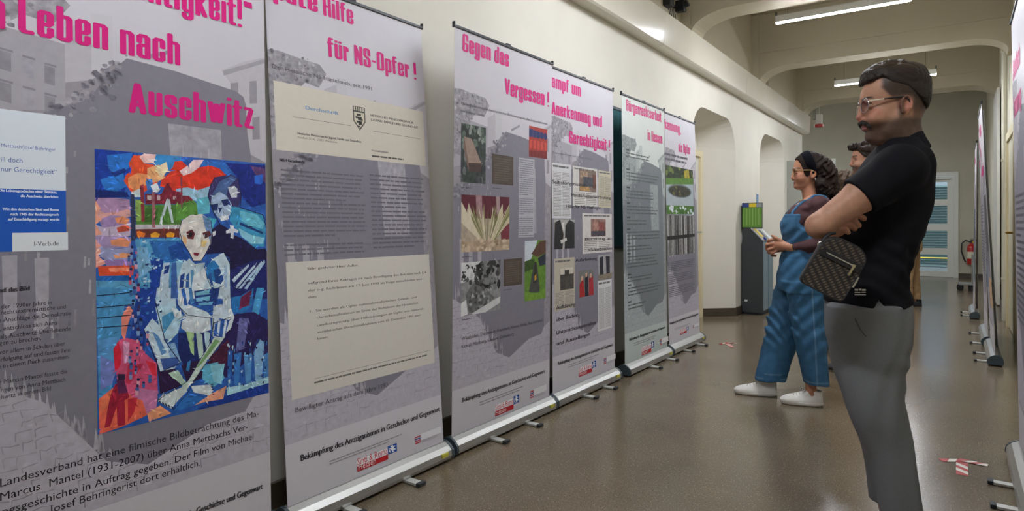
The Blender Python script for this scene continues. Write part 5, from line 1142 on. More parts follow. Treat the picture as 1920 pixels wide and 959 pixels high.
for px, py, r in ((1626, 148, .014), (1629, 138, .016), (1638, 129, .015), (1652, 123, .014), (1666, 120, .013), (1682, 119, .012), (1624, 154, .009)):
    for yy in (-.030, 0, .030): c = J0(px, py); HF.ell(c + [0, yy, -.004 * abs(yy) / .03], (r, .022, r * .8), .012)
HF.warp(lambda x, y, z: comb(0, (50, 150, 70), (-70, 220, 110), (120, 300, -140), .0030)(x, y, z) * ss(Zp(150), Zp(128), z)); HF.warp(comb(0, (60, 640, 120), (-110, 520, 240), (170, 880, -260), .0017))
A_, B_ = J0(1621, 159.5), J0(1742, 190)           # hair line: forehead, temple, down round the back
tm = J0(1668, 163)
def line(x, y, z):
    hp = [(1746, 206), (1732, 197), (1712, 177), (1700, 169), (1685, 165), (1670, 161), (1661, 152), (1652, 146), (1640, 151), (1630, 155), (1616, 158)]
    z0 = np.interp(x, [J(px, py, .05)[0] for px, py in hp], [J(px, py, .05)[2] for px, py in hp])
    return (z0 - z)
HF.clip(line, .012)
HAIRM = vmat('dark_brown_hair', .6, 60, bump=.45, bscale=170, spec=.35, stretch=(.12, 1, .8))
def hair_c(V): p = Paint(V, '251c17', .4); p.over(ss(Zp(150), Zp(118), V[:, 2]) * .7, '453626', .5); p.over(ss(Zp(180), Zp(165), V[:, 2]) * 0 + ss(Zp(170), Zp(185), -V[:, 2]) * 0, '33271f'); return p.c  # top of the hair painted lighter, as lit from above
skinmesh('hair', [HF], HAIRM, M.root, hair_c, 2)
MU = Field((mo[0] - .05, -.05, mo[2] - .02), (mo[0] + .03, .05, mo[2] + .04), .0016)
for s in (-1, 1):
    c = [mo + [.0055, 0, .0155], mo + [.004, s * .011, .0165], mo + [-.002, s * .022, .0110], mo + [-.011, s * .031, .001], mo + [-.015, s * .033, -.006]]; MU.chain(c, [.0068, .0076, .0068, .0050, .0030], .004)
MU.warp(comb(0, (300, 500, 700), (900, 700, 300), (600, 900, 500), .0008)); skinmesh('moustache', [MU], mat('moustache_hair', '1e1613', .6, bump=.4, bscale=500), M.root, it=1)

# spectacles
gm = mat('spectacle_steel', 'a8a6a2', .25, .9); gd = mat('temple_dark', '1c1a1a', .35); gw = mat('temple_ivory', 'd8cdb8', .4)
lens = bpy.data.materials.new('spectacle_lens'); lens.use_nodes = True; n = lens.node_tree.nodes; l = lens.node_tree.links; n.remove(n['Principled BSDF'])
tr = n.new('ShaderNodeBsdfTransparent'); gs = n.new('ShaderNodeBsdfGlossy'); gs.inputs['Roughness'].default_value = .03; fr = n.new('ShaderNodeFresnel'); fr.inputs[0].default_value = 1.5; mx = n.new('ShaderNodeMixShader')
hf = n.new('ShaderNodeMath'); hf.operation = 'MULTIPLY'; hf.inputs[1].default_value = .5; l.new(fr.outputs[0], hf.inputs[0]); l.new(hf.outputs[0], mx.inputs[0]); l.new(tr.outputs[0], mx.inputs[1]); l.new(gs.outputs[0], mx.inputs[2]); l.new(mx.outputs[0], n['Material Output'].inputs[0])
def spectacles(parent, eye, ear, up=.004, fwd=.022, r=(.025, .021), rim=.0014, half=True, cols=(gm, gd, gw), drop=0.0):
    g = empty('spectacles'); g.parent = parent; f0 = eye[0] + fwd
    rm = MB(); ls = MB()
    for s in (-1, 1):
        pts = []
        for t in np.linspace(0, 2 * math.pi, 33):
            cy, cz = r[0] * abs(math.cos(t)) ** .8 * np.sign(math.cos(t)), r[1] * abs(math.sin(t)) ** .8 * np.sign(math.sin(t)); yy = s * .034 + cy
            pts.append((f0 - abs(yy) * .16 - (.01 * cz), yy, eye[2] - .004 + cz + up))
        rm.tube(pts, rim, 6); k = len(ls.v); ls.add(pts[:-1] + [(f0 - .006, s * .034, eye[2] - .004 + up)], [(i, (i + 1) % 32, 32) for i in range(32)])
    rm.tube([(f0 - .002, -.010, eye[2] + up + .003), (f0 + .002, 0, eye[2] + up + .006), (f0 - .002, .010, eye[2] + up + .003)], rim * 1.2, 6)
    fr_ = rm.build('rims', cols[0], g, True); ls.build('lenses', lens, g)
    for s in (-1, 1):
        a = Vector((f0 - .010, s * .061, eye[2] + up + .008)); e = Vector((ear[0] + .008, s * (ear[1] + .004), ear[2] + .026)); m_ = a + (e - a) * .42 + Vector((0, s * .004, 0))
        MB().tube([a, a + (m_ - a) * .3, m_], [.0028, .0026, .0024], 8).build('temple_front', cols[2], g, True)
        MB().tube([m_, m_ + (e - m_) * .5, e, e + Vector((-.016, 0, -.010)), e + Vector((-.026, -s * .002, -.030))], [.0026, .003, .003, .0028, .0024], 8).build('temple', cols[1], g, True)
    return g
spectacles(M.root, eye, (er[0], .0775, er[2]), up=.001, r=(.024, .0225))

# black polo shirt, split at the side hem
SF = Field((-.42, -.34, Zp(600)), (.36, .34, Zp(228)), .0042)
def folds(x, y, z):
    w = ss(Zp(400), Zp(500), z)
    return w * (.0022 * np.sin(x * 30 + z * 62 + 9 * y + 1.5 * np.sin(z * 17)) * ss(-.12, .06, -x) + .0018 * np.sin(z * 105 - x * 52 + 2.3 * np.sin(y * 18 + x * 9))) + .0014 * np.sin(x * 64 + y * 47 + z * 20 + 2 * np.sin(x * 23 - z * 11))
sh_rows = [(Zp(598, 1640), X(1553, 583), X(1697, 583), 0, .176), (zc(560), X(1551, 560), X(1698, 560), 0, .174), (zc(530), X(1558, 530), X(1693, 530), 0, .170), (zc(500), X(1566, 500), X(1696, 500), 0, .168), (zc(450), X(1580, 450), X(1714, 450), 0, .172), (zc(400), X(1592, 400), X(1730, 400), 0, .182), (zc(345), X(1604, 345), X(1734, 345), 0, .190), (zc(310), X(1624, 310), X(1735, 310), 0, .185), (zc(290), X(1638, 290), X(1729, 290), 0, .158), (zc(274), X(1648, 274), X(1723, 274), 0, .105), (zc(262), X(1656, 262), X(1720, 262), 0, .078)]
SF.loft(sh_rows, .02, 2.3, wob=folds)
hemL = SHL + (ELL - SHL) * .50; SF.cone(SHL + [.0, -.02, .004], SHL, .066, .072, .03); SF.cone(SHL, hemL, .072, .067, .03)
hemR = SHR + (ELR - SHR) * .50; SF.cone(SHR, hemR, .072, .067, .03)
dL = (ELL - SHL) / np.linalg.norm(ELL - SHL); dR = (ELR - SHR) / np.linalg.norm(ELR - SHR)
def sleeve_cut(x, y, z):
    c = hemL + dL * .0; d1 = (x - c[0]) * dL[0] + (y - c[1]) * dL[1] + (z - c[2]) * dL[2]; c2 = hemR; d2 = (x - c2[0]) * dR[0] + (y - c2[1]) * dR[1] + (z - c2[2]) * dR[2]
    nearL = np.sqrt((x - c[0]) ** 2 + (y - c[1]) ** 2 + (z - c[2]) ** 2) < .10; nearR = np.sqrt((x - c2[0]) ** 2 + (y - c2[1]) ** 2 + (z - c2[2]) ** 2) < .10
    return np.maximum(np.where(nearL & (y > .12), d1, -1), np.where(nearR & (y < -.12), d2, -1))
SF.clip(sleeve_cut, .002)
hp_ = [(1712, 563), (1690, 572), (1664, 584), (1640, 582), (1600, 576), (1548, 568)]
hq = [J(px, py, .172 * (1 - abs(px - 1632) / 84 * .8)) for px, py in hp_]; sl_ = J(1650, 562, .172)
def hem(x, y, z):
    z0 = np.interp(x, [q[0] for q in hq], [q[2] for q in hq]); slit = np.where(y > .10, np.clip(1 - np.abs(x - sl_[0]) / .021, 0, 1) * (sl_[2] - z0), 0)
    return (z0 + slit - z)
SF.clip(hem, .0015)
BLACK = mat('black_pique_cotton', '15141a', .85, noise=.12, nscale=300, bump=.18, bscale=700, spec=.15)
shirt = skinmesh('polo_shirt', [SF], BLACK, M.root, it=2)
CF = Field((-.30, -.13, Zp(300)), (.2, .13, Zp(225)), .003)     # collar standing round the neck
cb, cf_ = J0(1724, 250), J0(1655, 282)
N = 26
for lay, dz, r in ((0, 0, .0065), (1, -.012, .007), (2, -.024, .0075), (3, -.036, .009), (4, -.048, .010)):
    ring = []
    for i in range(N + 1):
        t = 2 * math.pi * i / N; f_ = (1 + math.cos(t)) / 2; ring.append(np.array([cb[0] + (cf_[0] - cb[0]) * (1 - f_), (.066 + .006 * lay) * math.sin(t) * (1 if True else 0), cb[2] + (cf_[2] - cb[2]) * (1 - f_) ** 1.25 + dz]))
        ring[-1][0] += -.004 * lay * math.cos(t)
    CF.chain(ring, [r] * (N + 1), .004)
skinmesh('collar', [CF], BLACK, shirt, it=2)
lb = J(1612, 548, .176); lb2 = MB()               # small white print at the hem
for (x0, x1, z0, z1) in ((-.016, -.006, .004, .010), (-.004, .004, .005, .011), (.006, .017, .004, .010), (-.016, .001, -.003, .0005), (.004, .017, -.002, .0005), (-.016, .017, -.010, -.007)):
    lb2.box(lb[0] - x1, lb[0] - x0, .1775, .1790, lb[2] + z0, lb[2] + z1)
# grey trousers
TF = Field((-.36, -.25, .03), (.30, .25, Zp(532)), .0042)
def tfold(x, y, z):
    q = np.sin(x * 21 + 1.3 * np.sin(z * 9)); return .0026 * np.exp(-((z - Zp(690)) / .10) ** 2) * np.sin(z * 70 - x * 60 + 2 * q) * ss(.06, -.06, x) + .003 * np.exp(-((z - Zp(790)) / .07) ** 2) * np.sin(z * 90 + x * 70 + y * 20) * ss(.05, -.05, x + .1) + .0018 * np.sin(x * 50 + y * 40 + z * 9 + 2 * q)
Xl = lambda px, py: J(px, py, .09)[0]; Zl = lambda py: J(1650, py, .09)[2]; Xr = lambda px, py: J(px, py, -.09)[0]; Zr = lambda py: J(1650, py, -.09)[2]
TF.loft([(Zp(540), X(1572, 540), X(1687, 540), 0, .158), (Zp(565), X(1557, 565), X(1693, 565), 0, .164), (Zp(600), X(1554, 600), X(1698, 600), 0, .168), (Zp(640), X(1558, 640), X(1692, 640), 0, .170), (Zp(675), X(1572, 675), X(1679, 675), 0, .155), (Zp(705), X(1590, 705), X(1661, 705), 0, .10)], .03, 2.4, wob=tfold)
left = [(575, 1552, 1704), (600, 1551, 1705), (640, 1555, 1702), (690, 1563, 1699), (740, 1579, 1692), (780, 1592, 1697), (830, 1611, 1708), (870, 1629, 1714), (900, 1637, 1719), (959, 1649, 1728), (1020, 1662, 1738)]
TF.loft([(Zl(py), Xl(f, py), Xl(b, py), .088 + (.012 if py > 700 else 0), .086 if py < 650 else .080 if py < 720 else .072 if py < 800 else .062) for py, f, b in left], .025, 2.2, wob=tfold)
right = [(600, 1560, 1700), (640, 1562, 1700), (690, 1570, 1690), (740, 1582, 1685), (780, 1594, 1685), (830, 1612, 1690), (870, 1622, 1694), (900, 1627, 1697), (938, 1632, 1702)]
TF.loft([(Zr(py), Xr(f, py), Xr(b, py), -.088, .084 if py < 650 else .078 if py < 720 else .068 if py < 800 else .060) for py, f, b in right], .025, 2.2, wob=tfold)
GREYT = mat('grey_trouser_cloth', '74767a', .8, noise=.07, nscale=240, bump=.12, bscale=900, spec=.2)
tro = skinmesh('trousers', [TF], GREYT, M.root, it=3)
pk = MB(); pk.tube([J(1601, 582, .150), J(1604, 600, .165), J(1613, 618, .171), J(1624, 632, .172)], .0022, 6); pk.build('pocket_seam', mat('seam_grey', '55575b', .9), tro)
MB().lathe([(0, -.002), (.006, -.002), (.006, .002), (0, .002)], 12, J(1704, 600, .145)).build('pocket_button', mat('button_black', '151517', .4), tro)
def shoe(parent, ankle, ang, ln, w, h, upper, sole, name='shoe', lace=None, yaw=0):
    """low shoe under an ankle: sole and upper, toe along +x turned by yaw"""
    f = Field((-.12, -.07, -.005), (.24, .07, .15), .003); f.loft([(.018, ln * .715, -ln * .275, 0, w * .50, .42), (.034, ln * .700, -ln * .280, 0, w * .48, .4), (.050, ln * .50, -ln * .275, 0, w * .43, .35), (.066, ln * .36, -ln * .27, 0, w * .37, .3), (h, ln * .17, -ln * .265, 0, w * .38, .35), (h + .008, ln * .13, -ln * .26, 0, w * .37, .4)], .01, 2.3)
    f.ell((ln * .50, 0, .030), (ln * .20, w * .40, .026), .03); f.cone((ln * .12, 0, h - .022), (ln * .46, 0, .030), w * .24, w * .26, .02)
    g = empty(name); g.parent = parent; g.location = (ankle[0], ankle[1], 0); g.rotation_euler = (0, 0, yaw)
    fz = f.lo[2] + f.h * np.arange(f.n[2]); tz = lambda x, y: fz[np.where(f.F[int(round((x - f.lo[0]) / f.h)), int(round((y - f.lo[1]) / f.h)), :] < 0)[0].max()] + .0015
    u = skinmesh('upper', [f], upper, g, it=3)
    s_ = Field((-.13, -.08, -.006), (.25, .08, .05), .003); s_.loft([(.001, ln * .70, -ln * .275, 0, w * .47, .44), (.008, ln * .725, -ln * .285, 0, w * .51, .44), (.024, ln * .73, -ln * .285, 0, w * .515, .44)], .004, 2.4); skinmesh('sole', [s_], sole, g, it=2)
    if lace:
        for i in range(5): x = ln * (.16 + .072 * i); MB().tube([(x - .004, yy, tz(x - .004 * 0, yy)) for yy in np.linspace(-w * .24, w * .24, 7)], .0030, 6).build('lace', lace, g)
        x = ln * .15
        for sg in (-1, 1): MB().tube([(x, 0, tz(x, 0) + .002), (x + .012, sg * .016, tz(x, 0) + .010), (x + .022, sg * .030, tz(x, sg * .02) - .002), (x + .006, sg * .022, tz(x, sg * .018) + .004), (x, 0, tz(x, 0) + .003)], .0026, 6).build('lace_bow', lace, g, True)
    return g
dk = mat('dark_shoe', '2a2428', .5); ds = mat('dark_sole', '1a1818', .6)
shoe(M.root, ANL, 0, .27, .10, .085, dk, ds); shoe(M.root, ANR, 0, .27, .10, .085, dk, ds)
# ------------------------------------------------------------------ the sling bag at his front
bc = J(1563, 501, .262); bo = M.o + M.x * bc[0] + M.y * bc[1]
BG = empty('sling_bag', (bo[0], bo[1], bc[2])); tag(BG, 'small black sling bag with brown woven pattern worn by the man with crossed arms', 'bag')
ba = math.atan2(bo[0], bo[1])
BG.rotation_euler = (Matrix.Rotation(-ba + R_(8), 3, 'Z') @ Matrix.Rotation(R_(28), 3, 'Y')).to_euler()
bw, bh, bd = .070, .090, .029
def bag_outline(k=0.0, n=6):
    pts = []
    for cx, cz, r, a0 in ((bw - .048, bh - .048, .048, 0), (-bw + .048, bh - .048, .048, 90), (-bw + .018, -bh + .018, .018, 180), (bw - .018, -bh + .018, .018, 270)):
        for i in range(n + 1): t = R_(a0 + 90 * i / n); pts.append((cx + (r - k) * math.cos(t), cz + (r - k) * math.sin(t)))
    return pts
LEA = mat('black_bag_leather', '17161a', .5, bump=.15, bscale=300); ZIP = mat('zip_silver', 'c8c4b8', .3, .9)
pm = bpy.data.materials.new('woven_bag_pattern'); pm.use_nodes = True; n = pm.node_tree.nodes; l = pm.node_tree.links; b_ = n['Principled BSDF']; b_.inputs['Roughness'].default_value = .75
tc = n.new('ShaderNodeTexCoord'); mp = n.new('ShaderNodeMapping'); mp.inputs['Rotation'].default_value = (0, R_(-38), 0); l.new(tc.outputs['Object'], mp.inputs[0])
w1 = n.new('ShaderNodeTexWave'); w1.inputs['Scale'].default_value = 38; w1.bands_direction = 'X'; w1.inputs['Distortion'].default_value = 2.4; w1.inputs['Detail Scale'].default_value = 30; l.new(mp.outputs[0], w1.inputs[0])
w2 = n.new('ShaderNodeTexWave'); w2.inputs['Scale'].default_value = 17; w2.bands_direction = 'Z'; w2.inputs['Distortion'].default_value = 2.5; w2.inputs['Detail Scale'].default_value = 40; l.new(mp.outputs[0], w2.inputs[0])
mu = n.new('ShaderNodeMath'); mu.operation = 'MULTIPLY'; l.new(w1.outputs['Fac'], mu.inputs[0]); l.new(w2.outputs['Fac'], mu.inputs[1])
cr = n.new('ShaderNodeValToRGB'); cr.color_ramp.elements[0].position = .10; cr.color_ramp.elements[1].position = .75; cr.color_ramp.elements[0].color = (*hexc('1e1a18'), 1); cr.color_ramp.elements[1].color = (*hexc('67584a'), 1)
l.new(mu.outputs[0], cr.inputs[0]); l.new(cr.outputs[0], b_.inputs['Base Color'])
o1 = bag_outline(); m = MB(); N_ = len(o1)
rings = [(-bd, .012), (-bd + .006, .003), (-bd + .014, 0), (bd - .014, 0), (bd - .006, .003), (bd, .012)]
vs = []
for y, k in rings: vs += [(x, y, z) for x, z in bag_outline(k)]
fs = [(i * N_ + j, i * N_ + (j + 1) % N_, (i + 1) * N_ + (j + 1) % N_, (i + 1) * N_ + j) for i in range(5) for j in range(N_)] + [tuple(range(N_))[::-1], tuple(5 * N_ + j for j in range(N_))]
m.add(vs, fs); body_ = m.build('bag_body', LEA, BG, True)
q1 = bag_outline(.004); MB().prism(q1, lambda x, z: (x, -bd - .004, z), lambda x, z: (x, -bd + .002, z)).build('front_panel', pm, BG)
MB().tube([(x, -bd - .002, z) for x, z in q1] + [(q1[0][0], -bd - .002, q1[0][1])], .0026, 8).build('piping', LEA, BG, True)
zz = .030
MB().box(-bw + .012, bw - .008, -bd - .0075, -bd - .003, zz - .015, zz + .013, bev=.002).build('zip_band', LEA, BG)
zp = MB().box(-.044, .040, -bd - .0095, -bd - .0065, zz - .0018, zz + .0018).build('zip', ZIP, BG)
MB().box(.037, .046, -bd - .013, -bd - .008, zz - .006, zz + .004, bev=.001).box(.0385, .0450, -bd - .0125, -bd - .0085, zz - .034, zz - .004, bev=.0015).build('zip_puller', mat('puller_gold', 'b9ad8c', .35, .8), zp)
MB().tube([(bw - .002, -.012, .05), (bw + .001, -.012, 0), (bw - .004, -.012, -.06)], .0022, 6).box(bw - .002, bw + .006, -.016, -.008, -.004, .006).box(bw + .001, bw + .007, -.016, -.010, -.030, -.004, bev=.001).build('side_zip', ZIP, BG)
rg = [(-bw + .006 + .010 * math.cos(t), -.004, bh - .045 + .010 * math.sin(t)) for t in np.linspace(0, 2 * math.pi, 17)]
MB().tube(rg, .002, 6).build('strap_ring', ZIP, BG)
inv = BG.rotation_euler.to_matrix().inverted()
def tob(p): w = M.o + M.x * p[0] + M.y * p[1] + np.array([0, 0, p[2]]); return tuple(inv @ (Vector(w) - BG.location))
MB().tube([(-bw + .006, .004, bh - .044), (-bw + .006, .012, bh - .022), (-bw + .014, .022, bh - .002), (-bw + .028, .030, bh + .008)], [.006, .006, .0055, .005], 8).build('strap', LEA, BG, True)
tag(lb2.build('hem_print', mat('white_print', 'd8d8d6', .7), shirt))

# ------------------------------------------------------------------ the woman in dungarees
Wm = Figure(1505, 4.08, 10, 'woman with long dark curly hair, glasses and blue denim dungarees, hands clasped'); J = Wm.J; J0 = lambda px, py: J(px, py, 0.0); X = lambda px, py: J0(px, py)[0]; Zp = lambda py, px=1505: J0(px, py)[2]
rows = [(354.5, 1496, 1504, 0, .018, .5), (352, 1491.5, 1508, 0, .032, .4), (347, 1489.5, 1513, 0, .042, .34), (341, 1489, 1517, 0, .049, .30), (336, 1489, 1521, 0, .053, .32), (330, 1489.5, 1527, 0, .057, .36), (324, 1489.5, 1531, 0, .060, .42), (318, 1488, 1534, 0, .063, .46), (313, 1488, 1536, 0, .065, .48), (306, 1489.5, 1537, 0, .066, .5), (299, 1493.5, 1535, 0, .064, .5), (293, 1500, 1530, 0, .056, .5), (289.5, 1507, 1523, 0, .040, .5), (287.5, 1512, 1518, 0, .015, .5)]
st = head_stations(rows, J0); xr = [q[1] for q in st] + [q[2] for q in st]; zs = [q[0] for q in st]
HL = Field((min(xr) - .06, -.10, min(zs) - .12), (max(xr) + .04, .10, max(zs) + .03), .0026); HL.loft(st, .01, 2.15)
HL.cone(J0(1514, 340), J0(1522, 380), .044, .050, .025)
eye, nb, ntp, nu, mo, ch, er = J(1493.5, 322, .03), J0(1488, 319), J0(1483, 333.5), J0(1486, 337), J0(1489, 343.5), J0(1494, 351), J(1524.5, 327, .066); eye[1] = er[1] = 0
build_head(None, HL, eye, nb, ntp, nu, mo, ch, (er[0], .0645, er[2]), .90, .020)
SHL, ELL, WRL = J(1536, 384, .150), J(1543, 458, .190), J(1487, 465, .095)
SHR, ELR, WRR = SHL * [1, -1, 1] + [.01, 0, 0], ELL * [1, -1, 1] + [.03, 0, 0], J(1480, 466, -.01)
BF = Field((-.30, -.27, 0), (.46, .27, 1.50), .005)
tor = [(Zp(366), X(1513, 366), X(1544, 366), 0, .06), (Zp(375), X(1504, 375), X(1551, 375), 0, .12), (Zp(386), X(1490, 386), X(1554, 386), 0, .15), (Zp(402), X(1477, 402), X(1553, 402), 0, .15), (Zp(422), X(1470, 422), X(1550, 422), 0, .14), (Zp(445), X(1473, 445), X(1545, 445), 0, .13), (Zp(470), X(1474, 470), X(1543, 470), 0, .13), (Zp(495), X(1468, 495), X(1546, 495), 0, .145), (Zp(520), X(1464, 520), X(1549, 520), 0, .155), (Zp(545), X(1464, 545), X(1546, 545), 0, .155)]
BF.loft(tor, .02)
LK, LA = J(1515, 620, .085), J(1521, 737, .085); RK, RA = J(1474, 620, -.085), J(1433, 730, -.085)
for h_, k_, a_ in ((J(1515, 530, .08), LK, LA), (J(1495, 530, -.08), RK, RA)): BF.cone(h_, k_, .075, .05, .03); BF.cone(k_, a_, .05, .031, .02); BF.cone(a_, a_ - [0, 0, .05], .031, .030, .02)
for a_, b2_, c_ in ((SHL, ELL, WRL), (SHR, ELR, WRR)): BF.cone(a_, b2_, .042, .034, .02); BF.cone(b2_, c_, .034, .024, .02)
HD = Field((WRL[0] - .06, -.10, WRL[2] - .10), (WRL[0] + .26, .16, WRL[2] + .13), .0026)
HD.cone(ELL + (WRL - ELL) * .8, WRL, .026, .0245, .01); p1_ = J(1464, 460, .062); HD.cone(WRL, p1_, .025, .029, .015); HD.ell(p1_ + [.01, 0, .0], (.036, .019, .036), .015)
for i, (pa, pb, pc) in enumerate((((1452, 449), (1442, 451), (1440, 458)), ((1450, 457), (1438, 459), (1437, 467)), ((1451, 465), (1441, 468), (1441, 474)), ((1455, 471), (1448, 475), (1448, 479)))):
    HD.chain([J(*pa, .060), J(*pb, .052), J(pc[0], pc[1], .028), J(pc[0] + 6, pc[1] + 1, .012)], [.0105, .0098, .0092, .0080], .004)
HD.chain([J(1464, 452, .072), J(1455, 447, .070), J(1448, 442, .060)], [.0125, .0105, .0082], .006)
HD.cone(WRR, J(1462, 464, .005), .025, .029, .015); p2_ = J(1456, 464, .008); HD.ell(p2_, (.036, .018, .034), .015)
for i in range(4): a = p2_ + [.020, .004, .026 - .017 * i]; HD.chain([a, a + [.022, .006, -.002], a + [.030, .020, -.004], a + [.024, .034, -.004]], [.0102, .0098, .009, .008], .004)
def w_skin(V):
    p = Paint(V, 'b98468', .07); x, y, z = V.T; ay = np.abs(y); head = z > Zp(362)
    p.spot(ntp, (.02, .02, .02), 'b8705c', .4)
    for s in (-1, 1):
        p.spot((eye[0] - .008, s * .044, eye[2] - .028), (.03, .03, .02), 'b97664', .5); p.spot(eye + [-.002, s * .031, -.006], (.02, .024, .012), '83594a', .5)
        d = y * s; p.over(np.exp(-((z - (eye[2] + .018 + .004 * np.sin(np.clip((d - .01) / .04, 0, 1) * 2.6))) / .0034) ** 4) * (d > .010) * (d < .052) * (x > eye[0] - .022), '1e1613', .1)
        e0 = eye + [-.004, s * .032 * .9, 0]; p.over((np.sqrt(((V - e0) ** 2).sum(1)) < .0132) * (x > e0[0]) * (np.abs(z - e0[2]) < .0065), '31221c')
    p.over(ss(.0120, .007, np.abs(z - mo[2])) * ss(.021, .015, ay) * (x > mo[0] - .014), '9c5854', .05); p.over(ss(.0022, .0006, np.abs(z - mo[2])) * ss(.021, .015, ay) * (x > mo[0] - .012), '5c2c2c')
    return p.c
skinmesh('body', [HL, BF, HD], SKIN, Wm.root, w_skin, 2)
cg = (mat('spectacle_gold', 'c9a878', .3, .8), mat('temple_gold', 'c4a478', .35, .7), mat('temple_gold', 'c4a478'))
spectacles(Wm.root, eye, (er[0], .066, er[2]), up=-.002, fwd=.018, r=(.023, .019), cols=cg)
# hair: smooth from the brow, then a loose mass of curls down the back of the neck
HF = Field((min(X(1480, 300), X(1585, 300)) - .02, -.14, Zp(392)), (max(X(1480, 300), X(1585, 300)) + .02, .14, Zp(278)), .0034)
HF.loft([(Zp(330), X(1516, 330), X(1540, 330), 0, .060), (Zp(320), X(1506, 320), X(1544, 320), 0, .069), (Zp(310), X(1492, 310), X(1546, 310), 0, .073), (Zp(302), X(1490, 302), X(1545, 302), 0, .073), (Zp(295), X(1494, 295), X(1541, 295), 0, .068), (Zp(289), X(1502, 289), X(1534, 289), 0, .055), (Zp(285.5), X(1510, 285.5), X(1526, 285.5), 0, .032)], .01)
HF.loft([(q[0] + .003, q[1] + .007, q[2] - .006, 0, q[4] + .0065, .5) for q in st if q[0] > Zp(343)], .008, 2.15)
def wl(x, y, z):
    hp = [(1560, 400), (1532, 372), (1529, 350), (1527, 338), (1520, 328), (1513, 333), (1508, 328), (1505, 318), (1501, 308), (1496, 299), (1488, 297)]; z0 = np.interp(x, [J(a, b, .05)[0] for a, b in hp], [J(a, b, .05)[2] for a, b in hp]); return z0 - z
for px, py, yl, r in ((1540, 312, .03, .055), (1540, 312, -.04, .055), (1551, 322, .035, .05), (1553, 324, -.03, .055), (1557, 342, .03, .045), (1555, 344, -.04, .05), (1548, 356, .045, .042), (1547, 358, -.045, .045), (1538, 345, .062, .034), (1541, 362, .03, .04), (1560, 358, 0, .04), (1553, 370, -.02, .04)): HF.ell(J(px, py, yl) if yl >= 0 else J0(px, py) + [0, yl, 0], (r, r, r * 1.15), .03)
HF.warp(lambda x, y, z: .0052 * np.sin(130 * x + 90 * z + 2.2 * np.sin(70 * z + 60 * y)) * ss(J0(1532, 320)[0] + .02, J0(1540, 320)[0], x) + .0042 * np.sin(150 * y + 120 * z + 2 * np.sin(80 * x)) * ss(J0(1530, 320)[0] + .02, J0(1540, 320)[0], x) + .0016 * np.sin(300 * y + 110 * x))
HF.clip(wl, .006)
def wh(V): p = Paint(V, '211815', .5); p.over(ss(X(1535, 320), X(1560, 320), V[:, 0]) * .6, '32241d', .5); return p.c
skinmesh('hair', [HF], vmat('dark_curly_hair', .7, 110, bump=.3, bscale=260, spec=.18, stretch=(.5, 1, 1)), Wm.root, wh, 1)
BN = Field((X(1560, 300), -.10, Zp(345)), (X(1490, 300), .10, Zp(278)), .003)
BN.loft([(Zp(332), X(1514, 330), X(1542, 330), 0, .066), (Zp(320), X(1506, 320), X(1546, 320), 0, .0775), (Zp(310), X(1492, 310), X(1548, 310), 0, .0825), (Zp(302), X(1489, 302), X(1547, 302), 0, .0825), (Zp(295), X(1492, 295), X(1543, 295), 0, .077), (Zp(289), X(1500, 289), X(1536, 289), 0, .063), (Zp(283.5), X(1509, 284.5), X(1527, 284.5), 0, .036)], .01)
q0, q1_ = J0(1514, 286), J0(1530, 326); dq = q1_ - q0; nq = np.array([dq[2], 0, -dq[0]]) / np.hypot(dq[0], dq[2]); 
BN.clip(lambda x, y, z: np.abs((x - q0[0]) * nq[0] + (z - q0[2]) * nq[2] + .022) - .026 + 0 * y, .004)
skinmesh('headband', [BN], mat('black_headband', '101116', .95, spec=.1), Wm.root, it=2)
# maroon long-sleeved top
MR = mat('maroon_jersey', '4a2c30', .85, noise=.15, nscale=90, bump=.15, bscale=300)
SF = Field((-.30, -.27, Zp(500)), (.42, .27, Zp(360)), .0045)
fo = lambda x, y, z: .002 * np.sin(x * 60 + z * 80 + 30 * y) + .0014 * np.sin(z * 120 - x * 50)
grow = lambda tor, g: [(q[0], q[1] + g, q[2] - g, q[3], q[4] + g) for q in tor]
SF.loft(grow(tor[:-2], .009), .02, 2.2, wob=fo)
SF.cone(SHL, ELL, .055, .045, .02); SF.cone(ELL, ELL + (WRL - ELL) * .86, .045, .031, .015); SF.cone(SHR, ELR, .055, .045, .02); SF.cone(ELR, ELR + (WRR - ELR) * .86, .045, .031, .015)
nkc = J0(1512, 372); SF.clip(lambda x, y, z: .088 - np.sqrt((x - J0(1506, 366)[0]) ** 2 + (y * .95) ** 2 + ((z - Zp(367)) * .95) ** 2), .004)
SF.warp(lambda x, y, z: .0022 * np.sin(z * 75 + y * 60 + x * 45) * (y > .10) + .0022 * np.sin(x * 85 + z * 30) * (z < Zp(440)) * (y > .06))
skinmesh('long_sleeved_top', [SF], MR, Wm.root, it=2)
